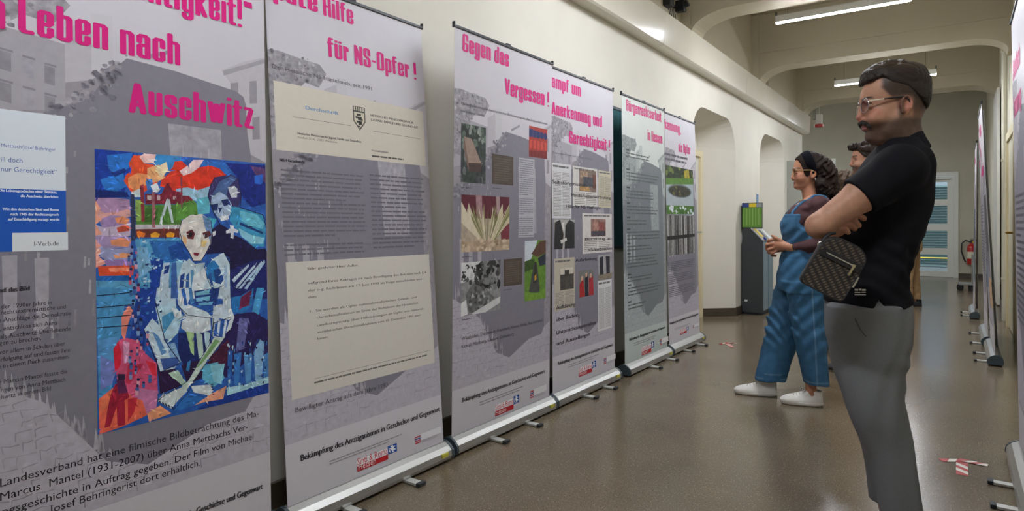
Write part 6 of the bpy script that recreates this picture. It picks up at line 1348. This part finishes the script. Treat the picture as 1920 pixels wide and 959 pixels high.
# dungarees
DEN = vmat('blue_denim', .8, 30, bump=.25, bscale=420, spec=.2)
TF = Field((-.28, -.26, .08), (.46, .26, Zp(350)), .0048)
df = lambda x, y, z: .0085 * np.sin(z * 74 - x * 66 + 2 * np.sin(x * 24 + y * 9)) * ss(Zp(668), Zp(622), z) * ss(Zp(560), Zp(600), z) * ss(X(1505, 600), X(1470, 600), x)  + .0035 * np.sin(z * 60 + x * 55 + 2 * np.sin(y * 20)) * ss(Zp(700), Zp(600), z) + .0028 * np.sin(x * 38 + y * 45 + 2.5 * np.sin(z * 9)) + .0022 * np.sin(z * 95 + x * 70) * ss(Zp(480), Zp(470), z) * ss(Zp(505), Zp(490), z) 
g_ = grow(tor, .020); TF.loft(g_[3:], .02, 2.3, wob=df)
bibz = Zp(402)
def bib(x, y, z):                                   # bib in front only, cut away under the arms
    up = ss(Zp(455), Zp(425), z); lim = X(1505, 420) - .02 - .10 * (1 - up) ** 2 * 1.6
    return np.where(z > Zp(468), np.maximum(np.maximum(lim - x - .25 * np.clip((Zp(440) - z), 0, 1) * 3, np.abs(y) - .142 - .10 * (1 - up)), z - bibz - .0 * x), -1)
TF.clip(bib, .004)
near = [(530, 1468, 1552), (560, 1477, 1548), (600, 1483, 1547), (640, 1490, 1550), (680, 1499, 1552), (719, 1508, 1554)]
far = [(530, 1459, 1532), (560, 1452, 1524), (600, 1443, 1508), (640, 1436, 1500), (680, 1427, 1490), (705, 1420, 1482), (719, 1417, 1478)]
TF.loft([(J(1520, py, .088)[2], J(f, py, .088)[0], J(b, py, .088)[0], .088, .088 + .012 * (py > 620)) for py, f, b in near], .02, 2.2, wob=df)
TF.loft([(J0(1470, py)[2], (J0(f, py) )[0], J0(b, py)[0], -.088, .088 + .012 * (py > 620)) for py, f, b in far], .02, 2.2, wob=df)
gx = SF.lo[0] + SF.h * np.arange(SF.n[0]); gz = SF.lo[2] + SF.h * np.arange(SF.n[2])
def top_x(y, z): c = SF.F[:, int(round((y - SF.lo[1]) / SF.h)), int(round((z - SF.lo[2]) / SF.h))]; return gx[np.where(c < 0)[0].max()]
def top_z(x, y): c = SF.F[int(round((x - SF.lo[0]) / SF.h)), int(round((y - SF.lo[1]) / SF.h)), :]; return gz[np.where(c < 0)[0].max()]
STR = []
for sg in (1, -1):
    q = [np.array([top_x(sg * .088, z) - .002, sg * .088, z]) for z in np.linspace(bibz - .02, Zp(384), 5)]
    for x in np.linspace(q[-1][0] - .02, X(1551, 372), 6): yy = sg * (.088 - .012 * (q[-1][0] - x) / .2); q.append(np.array([x, yy, top_z(x, yy) - .001]))
    for k in (-.012, 0, .012): TF.chain([a + [0, k, .001] for a in q], [.0085] * len(q), .003)
    STR.append(q)
def den_c(V):
    p = Paint(V, '3a6485', .16); x, y, z = V.T
    p.over(.35 * ss(Zp(520), Zp(560), z) * ss(Zp(680), Zp(600), z) * np.exp(-((x - X(1465, 590)) / .06) ** 2), '5580a2'); p.over(.4 * (z > Zp(470)), '4a7598')
    sx_ = np.interp(z, [J(1540, 718, .18)[2], J(1525, 560, .18)[2], J(1520, 500, .18)[2]], [J(1532, 718, .18)[0], J(1524, 560, .18)[0], J(1520, 500, .18)[0]]); p.over(.55 * np.exp(-((x - sx_) / .0035) ** 2) * (y > .09) * (z < Zp(480)), '7f9cb8')
    for z0, sd in ((J(1530, 713, .09)[2], 1), (J0(1450, 712)[2], -1)): p.over(.4 * np.exp(-((z - z0) / .004) ** 2) * (y * sd > 0), '8aa4bc')
    p.over(.6 * np.exp(-((z - bibz + .014) / .003) ** 2) * (x > X(1500, 420)), '2c4864'); p.over(.5 * np.exp(-((z - Zp(482)) / .004) ** 2), '2c4864')
    return p.c
dun = skinmesh('dungarees', [TF], DEN, Wm.root, den_c, 2)
for q in STR:
    for k, z_ in ((0, 0), (1, 0)): MB().lathe([(0, 0), (.0095, 0), (.0095, .004), (0, .005)], 12, M=Matrix.Translation(q[k] + [.006, 0, .006]) @ Matrix.Rotation(R_(70), 4, 'Y')).build('strap_buckle', mat('dark_buckle', '3a3630', .4, .8), dun)
for r0, zc_, col in ((.052, 0, 'c8a868'), (.056, -.008, 'b89a70')):
    c = J0(1516, 364); pts = [(c[0] + r0 * math.cos(t) * .95 + .002, r0 * .95 * math.sin(t), c[2] - .004 + zc_ - .026 * (1 + math.cos(t)) / 2 - .012) for t in np.linspace(0, 2 * math.pi, 33)]; MB().tube(pts, .0026, 6).build('necklace', mat('necklace_' + col, col, .35, .6), Wm.root, True)
wd = (WRL - ELL) / np.linalg.norm(WRL - ELL); u1_ = np.cross(wd, [0, 0, 1]); u1_ /= np.linalg.norm(u1_); u2_ = np.cross(u1_, wd)
for k, col in ((0, 'd8b060'), (.012, 'e0d0a8'), (.022, 'c89a40')):
    c = WRL - wd * (.004 + k); pts = [c + (u1_ * math.cos(t) + u2_ * math.sin(t)) * .0285 for t in np.linspace(0, 2 * math.pi, 25)]; MB().tube(pts, .0030, 6).build('bracelet', mat('bracelet_' + col, col, .35, .5), Wm.root, True)
WSH = mat('white_sneaker', 'e2dfd8', .6, noise=.04, nscale=60, bump=.1, bscale=200); WSO = mat('white_sole', 'd8d4cc', .55); LC = mat('lace_grey', 'b4b0a8', .8)
shoe(Wm.root, LA - [.0, 0, 0], 0, .245, .092, .088, WSH, WSO, 'sneaker', LC); shoe(Wm.root, RA - [.006, 0, 0], 0, .265, .092, .088, WSH, WSO, 'sneaker', LC)
# ------------------------------------------------------------------ three more visitors, mostly hidden behind the two in front
def figure(px, depth, face, label, H, hair, top, legs, shoes, skin='b08068', curls=.008, lean=0, step=.06, hair_len=0, sleeve=True, vox=.006):
    """a standing person of height H: head, arms at the sides with five-fingered hands, clothes following the body"""
    Fg = Figure(px, depth, face, label); k = H / 1.76; hz = (1.60) * k; A = lambda x, y, z: np.array([x * k, y * k, z * k])
    hs = [(-.125, .045, -.010, .024), (-.115, .062, -.012, .036), (-.098, .072, .014 - .05, .047), (-.080, .078, -.055, .055), (-.060, .080, -.070, .060), (-.035, .080, -.088, .066), (-.008, .079, -.096, .071), (.018, .084, -.101, .074), (.050, .083, -.101, .0765), (.080, .071, -.092, .073), (.102, .045, -.070, .058), (.116, .012, -.034, .028)]
    hl = Field(A(-.16, -.12, 1.38), A(.16, .12, 1.78), .0036); hl.loft([(hz + z * k, a * k, b * k, 0, w * k, .42) for z, a, b, w in hs], .01, 2.15)
    hl.cone(A(-.03, 0, 1.52), A(-.045, 0, 1.42), .052 * k, .060 * k, .02)
    e, nb_, nt_, nu_, mo_, ch_ = [np.array([x * k, 0, hz + z * k]) for x, z in ((.068, .012), (.084, .020), (.104, -.030), (.092, -.042), (.083, -.067), (.072, -.105))]
    build_head(None, hl, e, nb_, nt_, nu_, mo_, ch_, (-.016 * k, .074 * k, hz - .008), .95 * k)
    bf = Field(A(-.30, -.34, 0), A(.36, .34, 1.56), vox)
    t_ = [(1.49, .0, -.09, .05), (1.46, .04, -.105, .10), (1.42, .07, -.115, .165), (1.32, .10, -.125, .175), (1.20, .10, -.11, .165), (1.08, .095, -.09, .150), (.96, .10, -.11, .165), (.88, .10, -.12, .170), (.80, .085, -.11, .160)]
    bf.loft([(z * k, a * k, b * k, 0, w * k) for z, a, b, w in t_], .02)
    lg = {}; arm = {}
    for s in (1, -1):
        ft = A(step * s, s * .095, .085); kn = A(.02 + step * s * .6, s * .095, .48); hp = A(0, s * .09, .86); bf.cone(hp, kn, .075 * k, .05 * k, .03); bf.cone(kn, ft, .05 * k, .036 * k, .02); bf.cone(ft, ft - [0, 0, .03], .036 * k, .036 * k, .01); lg[s] = (hp, kn, ft)
        sh, el, wr = A(-.02, s * .195, 1.40), A(-.035, s * .235, 1.12), A(.045, s * .225, .90); arm[s] = (sh, el, wr); bf.cone(sh, el, .048 * k, .038 * k, .03); bf.cone(el, wr, .038 * k, .026 * k, .02)
        pm_ = wr + A(.012, 0, -.055); bf.cone(wr, pm_, .026 * k, .030 * k, .01)
        for i in range(4): a = pm_ + A(.026 - .017 * i, 0, -.018); bf.chain([a, a + A(.006, -s * .004, -.035), a + A(.010, -s * .014, -.058 + .008 * abs(i - 1.3)), a + A(.008, -s * .024, -.072 + .010 * abs(i - 1.3))], [.0105 * k, .0098 * k, .009 * k, .0078 * k], .003)
        bf.chain([wr + A(.02, -s * .004, -.02), pm_ + A(.042, -s * .012, .008), pm_ + A(.048, -s * .018, -.022)], [.013 * k, .011 * k, .009 * k], .005)
    def sc(V):
        p = Paint(V, skin, .08); x, y, z = V.T; ay = np.abs(y)
        for s in (1, -1):
            p.over(np.exp(-((z - (e[2] + .019 * k)) / .0045) ** 4) * (y * s > .010) * (y * s < .050) * (x > e[0] - .02), '1d1511', .1); e0 = e + [-.004, s * .031 * k, 0]; p.over((np.sqrt(((V - e0) ** 2).sum(1)) < .0135) * (x > e0[0]) * (np.abs(z - e0[2]) < .006), '2e201a')
            p.spot(e + [-.002, s * .031, -.008], (.02, .024, .012), '83594a', .4)
        p.over(ss(.012, .007, np.abs(z - mo_[2])) * ss(.022, .016, ay) * (x > mo_[0] - .014), '9c5c54')
        if hair_len == 0: p.over(.75 * ss(hz - .030, hz - .062, z) * (z > 1.44 * k) * ss(-.03, .0, x), '40342c', .2); p.over(.9 * np.exp(-((z - mo_[2] - .014) / .006) ** 2) * (ay < .03) * (x > mo_[0] - .025), '241a16', .2); p.over(.9 * ss(hz + .005, hz + .03, z) * ss(.035, .015, x) * (ay > .03), '241b17', .2)
        return p.c
    skinmesh('body', [hl, bf], SKIN, Fg.root, sc, 2)
    hf = Field(A(-.20, -.16, 1.30), A(.16, .16, 1.82), .0045); rn = random.Random(int(px)); g = .012 * k
    hf.loft([(hz + z * k, (a if a < .07 else .070) * k + g * .6, b * k - g, 0, w * k + g) for z, a, b, w in hs[6:]] + [(hz + .130 * k, .0, -.02, 0, .02)], .01)
    for i in range(46):
        th, ph = rn.uniform(-2.9, 2.9), rn.uniform(.35, 1.45); d = np.array([math.cos(th) * math.cos(ph), math.sin(th) * math.cos(ph), math.sin(ph)]); c = np.array([-.01 * k, 0, hz + .02 * k]) + d * np.array([.095, .08, .105]) * k
        if c[0] < .066 * k or c[2] > hz + .085 * k: hf.ell(c, (curls * 2.2,) * 3, .012)
    if not hair_len:
        for i in range(16): hf.ell((rn.uniform(.055, .098) * k, rn.uniform(-.05, .05), hz + rn.uniform(.085, .118) * k), (curls * 1.6,) * 3, .012)
    if hair_len:
        for i in range(26): yy = rn.uniform(-.09, .09); hf.ell((rn.uniform(-.115, -.06) * k, yy * k, hz + rn.uniform(-hair_len, .03)), (.032, .03, .045), .02)
    hf.warp(lambda x, y, z: .4 * curls * (np.sin(170 * x + 60 * z + 2 * np.sin(90 * y)) + np.sin(150 * y + 130 * z)))
    hf.clip(lambda x, y, z: np.where(x > -.005 * k, hz + np.interp(x, [-.005 * k, .03 * k, .06 * k, .09 * k], [.012 * k, .030 * k, .070 * k, .082 * k]) - z, hz - (.06 + hair_len * 1.2) * k - z) + 0 * y, .006)
    skinmesh('hair', [hf], vmat('curly_hair', .65, 120, bump=.5, bscale=250, spec=.2), Fg.root, lambda V: Paint(V, hair, .45).c, 1)
    sf = Field(A(-.30, -.34, .80), A(.34, .34, 1.58), vox); wv = lambda x, y, z: .003 * np.sin(x * 40 + z * 50 + y * 20)
    sf.loft([(z * k, a * k + .014, b * k - .014, 0, w * k + .014) for z, a, b, w in t_[1:-1]], .02, wob=wv)
    for s in (1, -1): sh, el, wr = arm[s]; sf.cone(sh, el, .060 * k, .050 * k, .02); sf.cone(el, el + (wr - el) * (.9 if sleeve else .1), .049 * k, .036 * k, .02)
    skinmesh('shirt', [sf], top, Fg.root, it=2)
    tf = Field(A(-.32, -.30, .06), A(.36, .30, .98), vox); tf.loft([(z * k, a * k + .012, b * k - .014, 0, w * k + .010) for z, a, b, w in t_[6:]], .02, 2.3)
    for s in (1, -1): hp, kn, ft = lg[s]; tf.cone(hp, kn, .098 * k, .080 * k, .03); tf.cone(kn, ft + [0, 0, .03], .080 * k, .066 * k, .02)
    tf.warp(lambda x, y, z: .003 * np.sin(z * 60 + x * 50) + .002 * np.sin(y * 70 + z * 20)); tf.clip(lambda x, y, z: .10 * k - z + 0 * x + 0 * y, .004); skinmesh('trousers', [tf], legs, Fg.root, it=2)
    for s in (1, -1): shoe(Fg.root, lg[s][2], 0, .27 * k, .10 * k, .09 * k, shoes[0], shoes[1], 'shoe', shoes[2] if len(shoes) > 2 else None)
    return Fg
CRM = mat('cream_shirt', 'cfc4ae', .8, noise=.06, nscale=80); KHA = mat('khaki_cloth', 'b39a78', .85, noise=.08, nscale=60, bump=.1); OCH = mat('ochre_trousers', 'a5855c', .85, noise=.08, nscale=60, bump=.1)
figure(1621, 4.95, 14, 'curly-haired man seen past the shoulder of the man in black', 1.815, '2a1f19', CRM, KHA, (mat('dark_trainer', '1c1b1d', .6), mat('pale_trainer_sole', 'cfcabc', .6), LC), curls=.009, step=.10)
figure(1583, 5.75, -55, 'brown-haired person almost hidden between the woman in dungarees and the man in black', 1.655, '4a3a2c', mat('dark_green_knit', '39403a', .9, noise=.1, nscale=60), KHA, (dk, ds), hair_len=.16, step=.03)
figure(1709, 8.75, -8, 'person in ochre clothes standing far down the corridor behind the man in black', 1.70, '3a2c22', mat('ochre_jacket', 'a5855c', .85, noise=.08, nscale=50), OCH, (mat('dark_trainer'), ds), hair_len=0, step=.04)
# ------------------------------------------------------------------ kiosk against the pillar between the two recesses
K = empty('collection_kiosk', (-2.12, 8.50, 0)); tag(K, 'dark grey kiosk with sloping top and green notice panel, standing against the left wall', 'kiosk')
KD = mat('kiosk_anthracite', '33363a', .55, noise=.05, nscale=80); KB = mat('kiosk_front_blue_grey', '7d95a0', .3, .2); y0, y1 = -.27, .27; xb, xf = -.115, .135
side = [(xb, .03), (xf, .03), (xf, .94), (xb + .11, 1.09), (xb, 1.09)]
body_ = MB().prism(side, lambda x, z: (x, y0, z), lambda x, z: (x, y0 + .02, z)).prism(side, lambda x, z: (x, y1 - .02, z), lambda x, z: (x, y1, z)).box(xb, xf - .004, y0 + .02, y1 - .02, .03, .93).build('body', KD, K)
MB().box(xb + .02, xf - .01, y0 + .01, y1 - .01, 0, .03).build('plinth', mat('kiosk_plinth', '1c1e20', .6), K)
for a, b in ((y0 + .022, -.03), (.01, y1 - .022)): MB().box(xf - .005, xf + .006, a, b, .06, .925, bev=.003).build('front_door', KB, K)
tp = MB().prism([(xf + .004, .932), (xf + .004, .944), (xb + .112, 1.102), (xb + .104, 1.090)], lambda x, z: (x, y0 - .004, z), lambda x, z: (x, y1 + .004, z)).build('sloping_top', mat('kiosk_top_grey', 'a9aaa8', .4), K)
d = Vector((xf - (xb + .11), 0, .94 - 1.09)); L_ = d.length; d.normalize(); nv = Vector((-d.z, 0, d.x)); 
if nv.z < 0: nv = -nv
def slab(u0, u1, a, b, name, m, h=.003): o = Vector((xb + .112, 0, 1.1025)); MB().prism([(u0, a), (u1, a), (u1, b), (u0, b)], lambda u, y: o + d * u + Vector((0, y, 0)), lambda u, y: o + d * u + Vector((0, y, 0)) + nv * h).build(name, m, tp)
slab(.02, .16, -.23, -.12, 'yellow_label', mat('label_yellow', 'd8bc20', .5)); slab(.04, .20, -.06, .02, 'grey_slot', mat('slot_dark', '55585a', .5)); slab(.04, .20, .08, .20, 'white_label', mat('label_white', 'd0d2d0', .5))
o = Vector((xb + .112, -.17, 1.1025)) + d * .20; MB().lathe([(0, 0), (.026, 0), (.026, .012), (.018, .02), (0, .022)], 20, (0, 0, 0), M=Matrix.Translation(o) @ nv.to_track_quat('Z', 'Y').to_matrix().to_4x4()).build('blue_button', mat('button_blue', '1a2a8c', .4), tp)
pn = MB().box(xb, xb + .022, y0, y1, 1.09, 1.415).build('notice_back', KD, K)
pl = MB().box(xb + .022, xb + .026, y0 + .012, y1 - .012, 1.10, 1.36).build('green_notice', mat('notice_green', '5f8c34', .5), pn)
for i in range(5): MB().box(xb + .026, xb + .0268, y0 + .04 + .09 * i, y0 + .065 + .09 * i, 1.12, 1.345).build('notice_column', mat('notice_pale_green', '86ac58', .5), pl)
for a, b, col in ((y0 + .012, -.09, '2a3c80'), (-.09, .09, 'd8c020'), (.09, y1 - .012, '8c9498')): MB().box(xb + .022, xb + .0265, a, b, 1.362, 1.408).build('header_strip', mat('header_' + col, col, .5), pn)
# the near side of the notice is turned towards the corridor's entrance too
for z0, z1, segs in ((1.105, 1.355, ((xb + .004, xf - .01, '5f8c34'),)), (1.36, 1.408, ((xb + .004, xb + .085, '2a3c80'), (xb + .085, xb + .17, 'd8c020'), (xb + .17, xf - .01, '8c9498')))):
    for a, b, col in segs: MB().box(a, b, y0 - .006, y0 - .001, z0, z1).build('side_notice', mat('header_' + col, col, .5), pn)
MB().box(xb, xf - .006, y0, y0 + .02, 1.09, 1.415).build('notice_wing', KD, K)
for i in range(6): MB().box(xb + .018 + .036 * i, xb + .028 + .036 * i, y0 - .0068, y0 - .006, 1.13, 1.345).build('notice_column', mat('notice_pale_green'), pn)
MB().box(xb + .03, xb + .065, y0 - .003, y0, .165, .19, bev=.002).build('rating_plate', mat('label_white'), K)

# notice, board and leaf along the left wall
nb2 = MB().box(XL, XL + .004, 9.02, 9.12, 1.32, 1.56); tag(nb2.build('wall_notice', mat('notice_pale_blue', '6f8cae', .6)), 'small pale blue notice on the left wall above the kiosk', 'notice')
pb = empty('pinboard', (XL, 4.98, 1.45)); tag(pb, 'dark teal pinboard on the left wall behind the fourth and fifth banners', 'board')
MB().box(.0, .018, -.62, .62, -.48, .62).build('board', mat('teal_felt', '2c666e', .9, noise=.1, nscale=80), pb)
fr_ = MB()
for a in ((-.64, -.62, -.50, .64), (.62, .64, -.50, .64)): fr_.box(0, .024, a[0], a[1], a[2], a[3])
fr_.box(0, .024, -.62, .62, -.50, -.48).box(0, .024, -.62, .62, .62, .64); fr_.build('frame', mat('board_frame', '2c3c40', .5), pb)
dl = empty('open_door_leaf', (XL, 10.86, 0)); tag(dl, 'plain grey door leaf standing open from the left wall behind the woman in dungarees', 'door leaf')
MB().box(.01, .72, -.02, .02, .01, 2.165, bev=.003).build('leaf', mat('leaf_grey', '9c9c94', .5), dl); MB().box(0, .012, -.03, .03, .005, 2.175).build('hinge_edge', mat('leaf_white_edge', 'd8d8d0', .5), dl)
MB().tube([(.66, -.02, 1.05), (.66, -.07, 1.05), (.55, -.07, 1.05)], .010).build('handle', _m['brushed_steel'], dl)
# wall speaker and tangle of leads by the first beam
ws = empty('wall_projector', (XL, 5.78, 3.26)); tag(ws, 'small black device with dangling leads fixed high on the left wall before the first beam', 'wall device')
BK = mat('device_black', '141416', .4)
bx_ = MB().box(.002, .075, -.14, -.03, -.06, .16, bev=.008).build('casing', BK, ws); MB().lathe([(0, 0), (.022, 0), (.022, .012), (.014, .014), (0, .012)], 18, M=Matrix.Translation((.075, -.085, .03)) @ Matrix.Rotation(R_(90), 4, 'Y')).build('lens', mat('lens_glass', '505860', .1), bx_)
MB().box(.03, .12, .10, .17, -.06, .05, bev=.01).lathe([(0, 0), (.03, 0), (.034, .05), (0, .05)], 16, M=Matrix.Translation((.10, .135, -.0)) @ Matrix.Rotation(R_(70), 4, 'Y')).box(.002, .04, .125, .145, -.01, .02).build('spotlight_head', BK, ws)
rn = random.Random(2)
for i in range(4):
    a = Vector((.02, -.06 + .06 * i, -.05)); pts = [a, a + Vector((.012, .03, -.07 - .02 * i)), Vector((.012, .07 + .02 * i, -.17)), Vector((.014, .06 + .05 * i, -.20)), Vector((.008, .16 + .03 * i, -.205))]
    MB().tube(pts, .0035, 6).build('lead', BK, ws)
# small fittings
f1 = empty('wall_sensor', (XL, 9.55, 3.17)); tag(f1, 'small pale round sensor on the left wall above the ledge', 'sensor')
MB().lathe([(0, 0), (.035, 0), (.038, .02), (.026, .045), (0, .05)], 20, M=Matrix.Rotation(R_(90), 4, 'Y')).build('sensor_body', mat('sensor_cream', 'b8b09a', .5), f1)
al = empty('alarm_sounder', (-2.06, 12.62, 2.96)); tag(al, 'white alarm sounder with a red base hanging beyond the last beam', 'alarm')
MB().box(-.05, .05, -.05, .05, .0, .19, bev=.012).build('casing', mat('alarm_white', 'c9c6be', .5), al); MB().lathe([(.03, -.05), (.075, -.045), (.08, 0), (.06, .012)], 20).build('red_base', mat('alarm_red', 'a02420', .4), al)
MB().tube([(0, 0, .18), (0, 0, ZC - 2.96 + .0)], .009, 8).build('drop_rod', LAMPH, al)
MB().box(-.10, -.055, -.05, .05, .10, .62).build('junction_box', mat('box_grey', '8c8a80', .5), al)

# ------------------------------------------------------------------ right wall
BA = Banner(6.40, .92, .25, .09, 'banner on the right side behind the man in black, with three pink heading lines', right=True, legs=(.42, .84), tint='cfcbd4')
BB = Banner(7.42, .96, .235, .05, 'banner on the right side nearly hidden by the banner before it', right=True, legs=(.24, .92))
BC = Banner(9.4, .92, .17, -.02, 'farthest banner on the right side, nearest to the fire extinguisher', right=True, legs=(.3, .7))
BN_ = Banner(3.03, .90, .246, .03, 'roll-up banner cut off by the right edge of the picture, nearest on that side', right=True, legs=(.48, .80))
for b, sd in ((BA, 11), (BB, 12), (BC, 13), (BN_, 14)): street(b, sd)
def simple(b, lines, fs):
    S = Art(b, 1.0e-3, 4e-6)
    for t, v, u in lines:
        S.mark()
        ps, w = letters(t); k = .13
        for i, p in enumerate(ps):
            q = [(u + x * k, v - y * .10) for x, y in p]
            if max(x for x, _ in q) < b.W - .01: S.poly(q, MAG)
    S.build('headline_lettering', 'magenta headline letters'); S = Art(b, 1.1e-3)
    for i, (u0, v0, u1, v1, n_) in enumerate(fs): b.greek(S, u0, v0, u1, v1, n_, '55525c', seed=40 + i, para=8)
    S.build('body_lettering')
simple(BA, (('Verfolgung', .20, .10), ('und', .38, .10), ('Gerechtigkeit', .56, .10)), ((.06, 1.0, .9, 1.35, 14),))
A_ = Art(BA, .6e-3); A_.rect(.30, .74, .78, 1.22, '3c3c40', .4); A_.rect(.50, 1.44, .96, 1.68, 'c8a078', .25); A_.rect(.06, 1.30, .26, 1.56, '4a6c94', .3); A_.build('photo', 'dark photo on the sheet')
simple(BB, (('Erinnerung', .22, .10), ('an die', .40, .10)), ((.06, .8, .9, 1.5, 22),)); simple(BC, (('Die', .22, .1),) if 0 else (('Gedenken', .22, .10),), ((.06, .8, .85, 1.5, 22),))
A_ = Art(BC, .6e-3); A_.rect(.1, .8, .5, 1.2, '2f5f8c', .3); A_.rect(.3, 1.3, .8, 1.7, '3c6c70', .3); A_.build('photo', 'blue photo on the sheet')
simple(BN_, (('Schulbuch', .30, .06), ('Erinnerung', .48, .06)), ((.08, .85, .84, 1.45, 20),))
for b, L_, sd in ((BA, 0, 0), (BB, 0, 0), (BN_, 0, 0)):
    S = Art(b, 1.2e-3); vs_, fs_, x0, x1 = text_mesh('Bekämpfung des Antiziganismus in Geschichte und Gegenwart'); k = (b.W - .12) / (x1 - x0); S.mesh([(.06 + (x - x0) * k, 1.84 - y * k * 1.25) for x, y in vs_], fs_, INK); S.build('footer_lettering')
# wall fittings on the right: pipe run, door frame, brass handle, pale board edge
dr = structure(MB().box(XR - .035, XR, 7.9, 8.9, .01, 2.06, bev=.004).build('door_4', mat('right_door_cream', 'd2ccb4', .5)))
fm = MB(); fm.box(XR - .055, XR, 7.80, 7.90, 0, 2.15).box(XR - .055, XR, 8.90, 9.0, 0, 2.15).box(XR - .055, XR, 7.90, 8.90, 2.06, 2.15); fm.build('door_frame', CREAM, dr)
MB().tube([(XR - .03, 8.02, 1.06), (XR - .09, 8.02, 1.06), (XR - .09, 8.16, 1.06)], .012).box(XR - .042, XR - .035, 7.985, 8.055, .94, 1.18, bev=.003).build('door_handle', mat('brass', 'b8903c', .35, .9), dr)
for x, y, label in ((XR - .045, 9.45, 'thicker pale vertical pipe on the right wall beyond the cream door'), (XR - .03, 7.2, 'thin pale vertical pipe on the right wall before the cream door')):
    pp = empty('wall_pipe', (x, y, 0)); tag(pp, label, 'pipe'); MB().tube([(0, 0, 0), (0, 0, ZC)], .028 if y > 9 else .018, 12).build('pipe', PLASTER_R, pp, True)
    for z in (.5, 1.9, 3.2): MB().tube([(0, 0, z), (XR - x, 0, z)], .008, 8).box(-.034, .034, -.034, .034, z - .012, z + .012, bev=.004).build('clip', PLASTER_R, pp)
wb = empty('tall_wall_panel', (XR, 11.6, 0)); tag(wb, 'tall narrow white panel standing against the right wall beyond the cream door', 'panel')
MB().box(-.05, -.015, -.55, .55, .02, 3.05, bev=.006).build('panel', mat('panel_white', 'e0ded6', .4), wb); MB().box(-.015, 0, -.45, .45, .3, .36).box(-.015, 0, -.45, .45, 2.4, 2.46).build('batten', PLASTER_R, wb)
# fire extinguisher on the end wall
fx = empty('fire_extinguisher', (.24, YE - .09, .30)); tag(fx, 'red fire extinguisher with black hose hung on the end wall right of the door', 'fire extinguisher')
RED = mat('extinguisher_red', 'b01c18', .3, coat=.4)
MB().lathe([(.0, 0), (.070, .0), (.078, .02), (.078, .34), (.066, .39), (.03, .42), (.028, .45), (0, .45)], 28).build('cylinder', RED, fx, True)
MB().lathe([(.0785, .12), (.0795, .125), (.0795, .26), (.0785, .265)], 28).build('label_band', mat('label_cream', 'd8d0b8', .5), fx, True)
MB().box(-.025, .025, -.025, .025, .45, .49, bev=.004).box(-.02, .10, -.012, .012, .49, .505, bev=.003).box(-.02, .09, -.012, .012, .52, .532, bev=.003).build('valve_and_lever', BK, fx)
MB().tube([(-.02, 0, .47), (-.10, 0, .50), (-.16, 0, .44), (-.17, 0, .28), (-.13, 0, .12), (-.10, 0, .05)], .014, 10).build('hose', BK, fx, True)
MB().lathe([(0, 0), (.02, 0), (.022, .012), (0, .014)], 14, M=Matrix.Translation((.03, -.03, .47)) @ Matrix.Rotation(R_(90), 4, 'X')).build('gauge', mat('gauge_yellow', 'd0a820', .4), fx)
MB().box(-.03, .03, .07, .09, .06, .40).build('wall_bracket', mat('bracket_dark'), fx)
tb = empty('small_trolley', (.12, 13.4, 0)); tag(tb, 'grey folded trolley with small wheels standing below the extinguisher', 'trolley')
MB().box(-.10, .12, -.20, .20, .10, .13, bev=.006).box(.08, .12, -.18, .18, .13, .62, bev=.006).build('frame', mat('trolley_grey', '8c8e8c', .4, .5), tb)
for x in (-.08, .08):
    for y in (-.16, .16): MB().lathe([(0, -.012), (.05, -.012), (.05, .012), (0, .012)], 18, M=Matrix.Translation((x, y, .05)) @ Matrix.Rotation(R_(90), 4, 'X')).box(x - .006, x + .006, y - .02, y + .02, .05, .10).build('wheel', BK, tb)

# ------------------------------------------------------------------ red and white tape arrows on the floor
def tape(name, c, ang, s, label, grp='tape arrows on the floor'):
    t = empty(name, (c[0], c[1], 0), R_(ang)); tag(t, label, 'floor marking', grp); RD = mat('tape_red', 'a81e1e', .5); WT = mat('tape_white', 'd6d0c6', .5)
    def strip(name, p, q, w, n_, z):
        p, q = Vector((*p, 0)), Vector((*q, 0)); d_ = (q - p); nn = Vector((-d_.y, d_.x, 0)).normalized() * w / 2; m_ = MB(); sk_ = d_.normalized() * w * .45
        for i in range(n_):
            a, b_2 = i / n_, (i + 1) / n_; ka = sk_ if i else sk_ * 0; kb = sk_ if i < n_ - 1 else sk_ * 0
            q4 = [p + d_ * a + nn + ka, p + d_ * b_2 + nn + kb, p + d_ * b_2 - nn - kb, p + d_ * a - nn - ka]; m_.prism([(v.x, v.y) for v in q4], lambda x, y: (x, y, .0005 + z), lambda x, y: (x, y, .0016 + z), mi=i % 2)
        m_.build(name, [RD, WT], t)
    strip('shaft_tape', (0, -.19 * s), (0, .0 * s), .046 * s, 5, 0); strip('head_tape', (.01 * s, .03 * s), (-.085 * s, -.03 * s), .04 * s, 3, .001); strip('head_tape', (-.01 * s, .03 * s), (.10 * s, .015 * s), .035 * s, 4, .002)
tape('tape_arrow', (.018, 3.725), 0, 1.0, 'red and white striped tape arrow on the floor behind the man in black')
tape('tape_arrow', (-1.80, 6.12), 30, .9, 'worn pale striped tape arrow on the floor before the farthest left banner')
